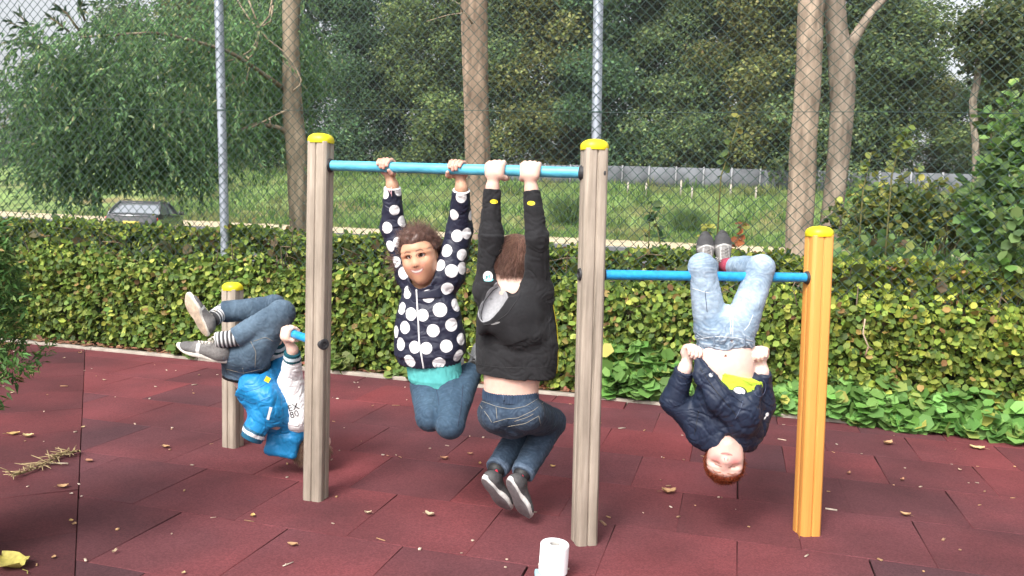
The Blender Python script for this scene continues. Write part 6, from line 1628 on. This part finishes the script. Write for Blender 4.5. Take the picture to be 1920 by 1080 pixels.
    for an, kn, toe, sole in ((aL, kL, (.52, .34, -.74), (-.52, -.76, -.32)), (aR, kR, (.42, .26, -.86), (-.58, -.74, -.34))):
        d = nrm(an - kn); so = shoe(o, an + d * .014 + np.array([.016, 0, 0]), toe, -np.array(sole), .195, st)
        ex = nrm(toe); mb = MB(); q = an + d * .022; n_ = nrm(np.cross(d, ex)); b_ = nrm(np.cross(n_, d))
        mb.lathe(an + d * .002, d, [(.034, -.03), (.036, .0), (.030, .025), (.001, .026)], 20); s_ = mb.build('sock', black_thread, o, True)
        mb = MB(); fr_ = np.array([0, -1, 0]); sx = nrm(np.cross(fr_, d)); cen = an + d * .012 + fr_ * .037 + np.array([.012, 0, 0]); mb.tube([cen - sx * .016 - d * .010, cen + d * .006, cen + sx * .014 + d * .022], [.005, .008, .005], 8); mb.build('heel_tab', redm, so, True)
    return o

def make_upside_down_boy():
    """hangs by his knees from the bar of middle height, facing the camera"""
    bd = nrm(MBAR[1] - MBAR[0]); K1c, K2c = bar_at(MBAR, 1313), bar_at(MBAR, 1425); fd = np.array([0.05, -1.0, 0]); fd = nrm(fd); Y = K1c[1]
    kL, kR = K1c + EZ * .036 + fd * .012, K2c + EZ * .036 + fd * .012
    hipL, hipR = at(1334, 616, Y + .01), at(1387, 614, Y + .01); pv = at(1361, 628, Y); bl = at(1360, 680, Y - .01); ch = at(1366, 750, Y); nb = at(1364, 812, Y)
    aL, aR = at(1329, 502, Y + .235), at(1366, 500, Y + .245)
    head = Head(at(1359, 857, Y - .035), (-.22, -.96, -.12), (-.03, .11, -.985), .182, .98)
    handL, handR = at(1297, 664, Y - .04), at(1425, 668, Y - .03)
    wL, wR = at(1284, 692, Y - .02), at(1428, 697, Y - .01); eL, eR = at(1262, 752, Y + .02), at(1428, 758, Y + .04); sL, sR = at(1314, 800, Y + .02), at(1404, 800, Y + .03)
    S = Sdf(); head.build(S, smile=.35, eyes_open=False)
    S.cap(head.p(0, -.1, -.22), nb, .046, .052, .03); S.chain([nb, ch, bl, pv], [.075, .105, .099, .104], k=.03, flat=(fd, .70))
    for s_, e, w, h, sg in ((sL, eL, wL, handL, 1), (sR, eR, wR, handR, -1)):
        S.cap(nb, s_, .05, .042, .03); S.chain([s_, e, w], [.042, .034, .0235], k=.015)
        up_ = nrm(h - w); ax_ = nrm(np.array([1.0, .15 * sg, .1 * sg])); ax_ = nrm(ax_ - up_ * (ax_ @ up_)); pm = np.cross(up_, ax_); pm = pm if pm @ fd < 0 else -pm
        hand(S, h + up_ * .002, ax_, pm, up_, w, .013, .95, thumb_side=1 if sg == 1 else -1, wr=.0235, k=.004)
    for hp, kn, an in ((hipL, kL, aL), (hipR, kR, aR)): S.chain([hp, kn, an], [.055, .036, .026], k=.02)
    S.ell(at(1360, 668, Y - .075), (.004, .008, .006), None, .006, 's')          # navel
    def paint(V):
        c = head.paint(V, (.61, .385, .325), (.46, .19, .17), (.27, .10, .05), (.62, .21, .20), .85, (.13, .055, .04), closed=True, browz=.165)
        q = head.loc(V); c[(SCALP(q) > -.05) & (np.linalg.norm(q, axis=1) < .8) & (q[:, 1] < .1)] = (.30, .085, .035)
        b = (np.linalg.norm((V - bl) / [.2, .2, .12], axis=1) < 1); c[b] = (.74, .54, .47)
        return c
    o = person(S, paint, fin((head.p(0, .12, -.05), .10, .0022), (handL, .05, .0025), (handR, .05, .0025)), 'red-haired boy hanging upside down by his knees from the middle bar')
    hc = [(3, (.25, .052, .020)), (2, (.34, .085, .030)), (1, (.16, .032, .014))]
    SC = lambda q: q[:, 2] - np.interp(q[:, 1], [-.6, -.25, -.06, .06, .16, .26, .5], [-.30, -.27, -.16, -.06, .10, .20, .215])
    hcap = hair_cap('hair', head, hair_m, o, .032, .06, hc, 8, .002, 45, SC)
    hair_strands('strands', head, hair_m, hcap, 5200, .024, 51, hc, lambda q: SC(q) > -.012, lambda q: np.c_[q[:, 0] * .25, .9 + q[:, 1] * .1, -.25 + q[:, 2] * .1], lift=.004, r=.0008, wave=.1, off=lambda q: .03 * sstep(0, .06, SC(q)))
    # lime shirt bunched at the chest
    S = Sdf(); S.cap(at(1376, 695, Y - .012), at(1372, 760, Y), .108, .108, .02, flat=(fd, .80)); S.cap(at(1375, 715, Y - .03), at(1408, 722, Y - .04), .05, .035, .03)
    S.plane(at(1380, 703, Y - .07), nrm(np.array([.26, -.15, 1.0])), .004)
    so, V, Fa, B = garment('shirt', S, [(at(1340, 720, Y), at(1415, 700, Y))], .004, cotton, o, lambda V, Fa: np.tile([.47, .66, .055], (len(V), 1)), .0034, 12, 26, 22)
    v2, f2 = disc2(13.5, 9.5, 26); decal(B, v2, f2, 1387, 734, .25, black_thread, so, 'print_outline', .0012); v2, f2 = disc2(11, 7.4, 26); decal(B, v2, f2, 1386, 733, .25, white_print, so, 'round_print', .0018)
    seam(B, [(1352, 703), (1375, 704), (1398, 714), (1410, 722)], .0016, mat('lime_edge', (.45, .55, .05), .9), so, 'shirt_hem', .0004)
    # navy rain jacket, open, its hems pulled up by both fists
    S = Sdf(); S.chain([at(1362, 806, Y + .01), at(1366, 770, Y + .01), at(1370, 735, Y + .015)], [.110, .134, .130], k=.03, flat=(fd, .66))
    for s_, e, w in ((sL, eL, wL), (sR, eR, wR)):
        S.cap(nb + EZ * .015, s_, .075, .060, .04); S.cap(s_, e, .060, .049, .03); S.cap(e, w - nrm(w - e) * .006, .048, .038, .02, ends=(0, 1))
    # left front panel runs from the fist down across the chest, right panel folds over to the right
    S.chain([at(1306, 668, Y - .045), at(1322, 705, Y - .075), at(1352, 750, Y - .10), at(1395, 790, Y - .095)], [.012, .032, .045, .05], k=.03, flat=(fd, .6))
    S.chain([at(1326, 700, Y - .03), at(1328, 745, Y - .03), at(1334, 790, Y - .03)], [.022, .036, .055], k=.03, flat=(fd, .8))
    S.chain([at(1426, 714, Y - .03), at(1410, 738, Y - .075), at(1400, 768, Y - .10), at(1402, 795, Y - .06)], [.020, .032, .040, .045], k=.025, flat=(fd, .7))
    S.chain([at(1320, 815, Y), at(1364, 822, Y - .02), at(1398, 815, Y)], [.052, .052, .050], k=.03)
    S.cap(head.p(0, .32, -.38), head.p(0, .32, .3), .042, .085, .012, 's')
    S.ell(at(1385, 705, Y - .10), (.085, .07, .055), np.array(Matrix.Rotation(R(32), 3, 'Y')), .010, 's'); S.ell(at(1350, 668, Y - .06), (.055, .12, .062), None, .010, 's'); S.ell(at(1390, 672, Y - .06), (.060, .12, .055), None, .010, 's')
    segs = [(nb, ch), (sL, eL), (eL, wL), (sR, eR), (eR, wR), (at(1306, 668, Y - .06), at(1400, 790, Y - .1))]
    def jcol(V, Fa): return np.tile([.012, .020, .043], (len(V), 1)) * (1 + .2 * perlin(V * 12))[:, None]
    V, Fa = S.mesh(.0034); N_ = normals(V, Fa)
    dd = nrm(at(1400, 790, Y) - at(1310, 690, Y)); pp = np.cross(dd, fd)
    w_ = perlin(V * 7) * 1.2; cre = 1 - 2 * np.abs(perlin(np.stack([(V @ dd) * 6 + w_, (V @ pp) * 24 + w_, (V @ fd) * 6], -1)))
    V = V + N_ * (folds(V, segs, .0050, 24, 7, 23) + .0050 * (cre * .4 - np.clip(1 - (1 - cre) * 2.2, 0, 1)) * (np.abs(V[:, 0] - at(1368, 750, Y)[0]) < .16) + .0008 * perlin(V * 70))[:, None]
    jo = part_mesh('jacket', V, Fa, nylon, o, jcol(V, Fa)); B = bvh(V, Fa)
    seam(B, [(1308, 668), (1330, 695), (1352, 722), (1378, 745), (1395, 758)], .0020, nylon, jo, 'front_edge', .0008); seam(B, [(1312, 690), (1340, 730), (1370, 765), (1385, 785)], .0012, black_thread, jo, 'placket_seam', .0004)
    seam(B, [(1408, 728), (1420, 745), (1432, 742), (1436, 722), (1430, 712)], .0022, mat('navy_cord', (.03, .04, .08), .8), jo, 'drawcord', .002); seam(B, [(1393, 752), (1388, 768), (1378, 786)], .0013, mat('navy_piping', (.07, .09, .15), .6), jo, 'pocket_seam', .0004)
    seam(B, [(1310, 770), (1305, 800), (1302, 815)], .0012, black_thread, jo, 'sleeve_seam', .0004); seam(B, [(1262, 700), (1275, 706), (1288, 712)], .0012, black_thread, jo, 'cuff_seam', .0004)
    for ch_ in jo.children:
        if ch_.data.materials[0] is nylon: a_ = ch_.data.attributes.new('Col', 'FLOAT_COLOR', 'POINT'); a_.data.foreach_set('color', np.tile([.012, .02, .045, 1], len(ch_.data.vertices)).astype(np.float32))
    v2, f2 = disc2(4.2, 4.2); decal(B, v2, f2, 1333, 703, 0, metal_m, jo, 'snap_button', .0015)
    v2, f2 = disc2(3, 4); decal(B, v2, f2, 1438, 777, .6, white_print, jo, 'white_tab', .0016); v2, f2 = disc2(1.6, 3.5); decal(B, v2, f2, 1434, 783, .6, white_print, jo, 'white_tab', .0016)
    # collar beside the jaw
    S = Sdf(); S.cap(at(1318, 818, Y - .03), at(1350, 815, Y - .075), .022, .018, .02); S.cap(at(1322, 836, Y - .03), at(1343, 836, Y - .075), .020, .012, .02); S.cap(at(1400, 815, Y), at(1402, 836, Y + .02), .03, .02, .03); S.cap(at(1330, 822, Y + .05), at(1400, 824, Y + .06), .05, .05, .03); S.cap(at(1326, 826, Y - .03), at(1346, 828, Y - .075), .020, .016, .02)
    garment('collar', S, [(at(1330, 830, Y), at(1400, 830, Y))], .0025, nylon, jo, jcol, .0034, 20, 20, 24)
    # pale worn jeans
    S = Sdf(); S.cap(at(1360, 651, Y), at(1360, 625, Y), .1085, .112, .02, flat=(fd, .78), ends=(1, 0)); S.ell(at(1338, 612, Y + .04), (.07, .07, .065), None, .02); S.ell(at(1386, 612, Y + .04), (.07, .07, .065), None, .02)
    for hp, kn, an, rk in ((hipL, kL, aL, .051), (hipR, kR, aR, .050)):
        S.cap(hp, kn, .067, rk, .010); S.cap(kn, kn + (an - kn) * .82, rk * .96, .044, .014, ends=(0, 1))
    wz = at(1360, 640, Y)[2]
    def jc(V, Fa):
        c = denim_cols(V, (.085, .145, .225), (.34, .44, .545), 24, [((hipL + kL) / 2 + fd * .05, .10, .55), ((hipR + kR) / 2 + fd * .05, .10, .6), (kL, .06, .4), (kR, .06, .4)])
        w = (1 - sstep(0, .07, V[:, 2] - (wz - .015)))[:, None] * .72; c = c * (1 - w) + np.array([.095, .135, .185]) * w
        return worn_edges(V, Fa, c, light=(.62, .69, .76), k=.45)
    amp_mask = lambda V: .55 + 1.5 * (1 - sstep(0, .085, V[:, 2] - wz)) 
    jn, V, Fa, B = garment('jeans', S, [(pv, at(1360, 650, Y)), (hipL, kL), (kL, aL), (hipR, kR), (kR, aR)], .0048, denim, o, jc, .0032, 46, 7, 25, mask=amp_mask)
    lt = mat('pale_thread', (.62, .66, .68), .85)
    for pts in ([(1372, 584), (1374, 600), (1374, 632)], [(1367, 586), (1370, 604), (1370, 628)], [(1297, 540), (1322, 548), (1332, 550)], [(1322, 546), (1326, 585)], [(1395, 560), (1388, 580), (1380, 586)], [(1305, 636), (1340, 631), (1380, 633), (1412, 640)], [(1395, 620), (1404, 610), (1412, 590)]): seam(B, pts, .0011, lt if pts[0][0] != 1322 else thread_dk, jn, 'stitching', .0004)
    for x in (1339, 1396): seam(B, [(x, 630), (x, 640), (x, 650)], .0040, thread_dk if x == 0 else mat('denim_loop', (.16, .21, .28), .9), jn, 'belt_loop', .0006)
    v2, f2 = disc2(3.2, 3.2); decal(B, v2, f2, 1372, 640, 0, metal_m, jn, 'button', .0025)
    st = dict(upper=(.20, .195, .19), toe=(.045, .045, .048), line=(.46, .45, .43), sole=(.035, .035, .037), lace=(.27, .26, .25), heel=(.05, .05, .05))
    redm = mat('red_sock', (.36, .05, .09), .9, nscale=150, namt=.3)
    for an, kn, dx in ((aL, kL, -.05), (aR, kR, -.06)):
        d = nrm(an - kn); shoe(o, an + d * .012 - EZ * .004, (dx, .06, 1.0), (-.02, -1.0, .08), .205, st)
        mb = MB(); mb.tube([an - d * .07, an - d * .02, an + d * .02], [.037, .037, .036], 16); mb.build('sock', redm, o, True)
    return o

def make_low_bar_boy():
    """curled upside down under the low bar: knees over it, hands on it, head behind the tall post"""
    bd = nrm(LB[1] - LB[0]); kc = bar_at(LB, 527); Yb = kc[1]; fd = nrm(np.array([bd[1], -bd[0], 0]))
    kN, kF = at(527, 588, Yb - .03), at(513, 577, Yb + .12); hN, hF = at(470, 668, Yb - .02), at(462, 652, Yb + .12); pv = at(462, 676, Yb + .05); ws = at(458, 706, Yb + .05)
    aN, aF = at(442, 634, Yb - .08), at(417, 585, Yb + .08); ch = at(512, 768, Yb + .04); nb = at(556, 802, Yb + .05)
    head = Head(at(584, 826, Yb + .09), (.45, .75, .10), (.25, .0, -.95), .185, .95)
    hd = bar_at(LB, 546); w = hd + np.array([.004, .012, -.075]); e = at(545, 715, Yb); sh = at(560, 785, Yb)
    hd2 = bar_at(LB, 508); w2 = hd2 + np.array([.02, .02, -.07]); e2 = at(527, 700, Yb + .17); sh2 = at(552, 775, Yb + .15)
    S = Sdf(); head.build(S); S.cap(head.p(0, -.1, -.2), nb, .046, .052, .03); S.chain([nb, ch, ws + np.array([.03, 0, 0]), pv], [.07, .085, .072, .085], k=.03)
    for a_, b_, c_, h_ in ((sh, e, w, hd), (sh2, e2, w2, hd2)):
        S.cap(nb, a_, .05, .042, .03); S.chain([a_, b_, c_], [.042, .034, .0225], k=.015); hand(S, h_, bd, nrm(np.array([fd[0], fd[1], 0])), EZ, c_, .0185, .98, thumb_side=1, wr=.0225)
    for h_, k_, a_ in ((hN, kN, aN), (hF, kF, aF)): S.chain([h_, k_, a_], [.055, .038, .026], k=.02)
    def paint(V):
        c = head.paint(V, (.78, .54, .45), (.6, .28, .25), (.25, .15, .1)); q = head.loc(V); c[(SCALP(q) > 0) & (np.linalg.norm(q, axis=1) < .8)] = (.16, .09, .06); return c
    o = person(S, paint, fin((hd, .05, .0026), (head.p(0, 0, 0), .10, .004)), 'boy in blue and white jacket curled upside down under the low bar')
    hc = [(3, (.17, .095, .06)), (1, (.25, .15, .09))]
    hcap = hair_cap('hair', head, hair_m, o, .035, .08, hc, 9, .005); hair_strands('strands', head, hair_m, hcap, 2500, .035, 61, hc, lambda q: SCALP(q) > 0, lambda q: q + [0, 0, .3], lift=.012, r=.0009, wave=.2, gravity=(0, 0, -.2))
    # jacket body
    S = Sdf(); S.cap(at(474, 716, Yb), at(515, 772, Yb - .01), .100, .088, .03, ends=(1, 0)); S.cap(at(470, 722, Yb - .05), at(500, 745, Yb - .08), .055, .055, .03)
    S.cap(at(507, 765, Yb - .05), at(480, 806, Yb - .07), .076, .056, .03); S.cap(at(480, 806, Yb - .07), at(471, 823, Yb - .075), .055, .050, .008, ends=(0, 1)); S.cap(at(515, 772, Yb), nb, .085, .07, .03); S.cap(at(520, 715, Yb + .06), at(530, 660, Yb + .16), .05, .04, .03)
    S.cap(at(512, 800, Yb - .05), at(512, 830, Yb - .06), .035, .02, .02, 's')
    S.ell(ws + EZ * .01, (.085, .085, .05), None, .01, 's')
    blue = np.array([.010, .22, .50]); e0, e1 = at(480, 806, Yb - .07), at(471, 823, Yb - .075); ed = nrm(e1 - e0)
    def jc(V, Fa):
        c = np.tile(blue, (len(V), 1)) * (1 + .16 * perlin(V * 10))[:, None]; t = (V - e0) @ ed; near = np.linalg.norm(V - e1, axis=1) < .11
        c[near & (t > -.006)] = (.012, .11, .20); c[near & (t > .006) & (t < .022)] = (.80, .82, .84); return c
    jo, V, Fa, B = garment('jacket', S, [(at(470, 715, Yb), ch), (ch, e1), (ch, nb)], .0065, mat('blue_nylon', attr='Col', rough=.5, nscale=14, namt=.1, bump=.12, bscale=240), o, jc, .0036, 22, 8, 33, mask=lambda V: 1 - .8 * (np.linalg.norm(V - e1, axis=1) < .06))
    v2 = np.array([(-3, -12), (3, -12), (3, 12), (-3, 12)], float); v2 = np.array([(x, y) for y in np.linspace(-12, 12, 6) for x in (-2.6, 2.6)]); f2 = [(i * 2, i * 2 + 1, i * 2 + 3, i * 2 + 2) for i in range(5)]
    decal(B, v2, f2, 505, 775, .25, white_print, jo, 'pocket_welt', .002); v2 = np.array([(x, y) for y in np.linspace(-5, 5, 4) for x in (-5, 5)]); f2 = [(i * 2, i * 2 + 1, i * 2 + 3, i * 2 + 2) for i in range(3)]
    decal(B, v2, f2, 501, 712, .5, yellow_print, jo, 'yellow_label', .002)
    seam(B, [(492, 770), (498, 790), (497, 806)], .0012, mat('blue_seam', (.008, .12, .3), .8), jo, 'pocket_seam', .0004)
    for pts in ([(437, 722), (460, 735), (485, 728), (522, 706)], [(455, 748), (475, 757), (505, 745)]): seam(B, pts, .0014, mat('blue_seam', (.008, .12, .3), .8), jo, 'hem_seam', .0004)
    # hood hanging down toward the floor
    S = Sdf(); hx = nrm(at(550, 852, Yb) - at(500, 842, Yb)); hz_ = nrm(at(548, 806, Yb) - at(524, 850, Yb)); hy = np.cross(hz_, hx)
    S.box(at(531, 832, Yb + .01), (.078, .040, .056), np.stack([hx, nrm(hy), np.cross(nrm(hy), hx) * -1], 1) if False else np.stack([hx, nrm(np.cross(hz_, hx)), np.cross(hx, nrm(np.cross(hz_, hx)))], 1), .022, .01); S.cap(at(560, 806, Yb + .01), at(540, 815, Yb + .01), .045, .045, .03); S.cap(at(505, 843, Yb), at(515, 838, Yb), .022, .03, .02)
    garment('hood', S, [(at(500, 842, Yb), at(565, 812, Yb))], .005, jo.data.materials[0], jo, lambda V, Fa: np.tile(blue * .85, (len(V), 1)) * (1 + .16 * perlin(V * 14))[:, None], .0036, 18, 12, 35)
    # white sleeves with striped cuffs
    for a_, b_, c_, far in ((sh, e, w, False), (sh2, e2, w2, True)):
        S = Sdf(); d = nrm(c_ - b_); cb = c_ - d * .012; S.cap(a_, b_, .064 if not far else .055, .054, .03); S.cap(b_, cb, .053, .036, .02, ends=(0, 1))
        def sc_(V, Fa):
            c = np.tile([.78, .76, .77], (len(V), 1)); t = (V - cb) @ d; near = np.linalg.norm(V - cb, axis=1) < .09; teal = (.012, .075, .10)
            c[near & (t > -.042)] = teal; c[near & (t > -.031) & (t < -.014)] = (.60, .72, .78); return c
        so, V, Fa, B = garment('sleeve', S, [(a_, b_), (b_, c_)], .0052, cotton, jo, sc_, .003, 30, 9, 37 + far, mask=lambda V: 1 - .8 * (np.linalg.norm(V - cb, axis=1) < .05))
        if not far:
            for s_, x, y in (('EX', 550, 764), ('80', 552, 777)):
                v2, f2 = text_tris(s_, 17); decal(B, v2, f2, x, y, -.30, black_thread, so, 'lettering', .0016)
    # jeans
    S = Sdf(); S.cap(pv, ws, .108, .100, .02, ends=(0, 1))
    S.ell(at(452, 668, Yb), (.085, .10, .08), None, .03)
    for h_, k_, a_, rk in ((hN, kN, aN, .062), (hF, kF, aF, .060)): S.cap(h_, k_, .084, rk, .012); S.cap(k_, a_, rk * .95, .049, .014, ends=(0, 1))
    S.ell(ws - EZ * .01, (.082, .082, .03), None, .004, 's')
    def jc2(V, Fa): return worn_edges(V, Fa, denim_cols(V, (.034, .056, .085), (.10, .15, .205), 34, [((hN + kN) / 2 + fd * .06, .08, .5), ((kN + aN) / 2 + fd * .05, .08, .45)]), light=(.22, .29, .38), k=.2)
    jn, V, Fa, B = garment('jeans', S, [(pv, ws), (hN, kN), (kN, aN), (hF, kF), (kF, aF)], .0036, denim, o, jc2, .0034, 38, 8, 36)
    for pts in ([(425, 692), (455, 700), (498, 690)], [(470, 640), (480, 660), (478, 690)], [(475, 640), (498, 632), (512, 640)], [(455, 690), (458, 705)]): seam(B, pts, .0013, thread_m, jn, 'stitching', .0004)
    mb = MB(); mb.lathe(ws - nrm(ws - pv) * .006, nrm(ws - pv), [(.097, -.004), (.097, .016), (.09, .018), (.08, .018)], 40); mb.build('underwear_band', black_thread, o, True)
    st = dict(upper=(.17, .16, .155), toe=(.12, .115, .115), sole=(.78, .74, .66), bottom=(.56, .44, .33), stripe=(.74, .73, .71), lace=(.62, .58, .50))
    sk = mat('striped_sock', attr='Col', rough=.9, nscale=200, namt=.1)
    for a_, k_, toe, up_, an in ((aN, kN, (-.955, -.10, .27), (.25, -.12, 1.0), at(416, 637, Yb - .09)), (aF, kF, (-.42, -.10, .90), (.42, .88, .30), at(404, 594, Yb + .03))):
        mb = MB(); d = an - a_
        n_ = 22; P = np.array([a_ - d * .6 + d * 2.0 * t for t in np.linspace(0, 1, n_)]); mb.tube(P, .037, 18); V = mb.V[-1]; t = ((V - a_) @ nrm(d)); mb.C[-1] = np.where((np.sin(t * 2 * math.pi / .0165) > 0)[:, None], (.78, .78, .78), (.04, .04, .045)); mb.build('sock', sk, o, True, True)
        shoe(o, an + nrm(d) * .01, toe, up_, .225 if a_ is aN else .20, st)
    return o

make_girl(); make_black_hoodie(); make_upside_down_boy(); make_low_bar_boy()

# ------------------------------------------------------------------ thin pale volume added to lift the wood's dark tones, like lens flare
hm = bpy.data.materials.new('tone_lifting_volume'); hm.use_nodes = True; N = hm.node_tree.nodes
for n_ in [x for x in N if x.type == 'BSDF_PRINCIPLED']: N.remove(n_)
pv_ = N.new('ShaderNodeVolumePrincipled'); pv_.inputs['Color'].default_value = (.92, .95, 1.0, 1); pv_.inputs['Density'].default_value = 0.0004; pv_.inputs['Anisotropy'].default_value = 0.2
hm.node_tree.links.new(pv_.outputs[0], N['Material Output'].inputs['Volume'])
mb = MB(); mb.box((0, 75, 16), (520, 400, 36))
tag(mb.build('haze', hm), kind='stuff')
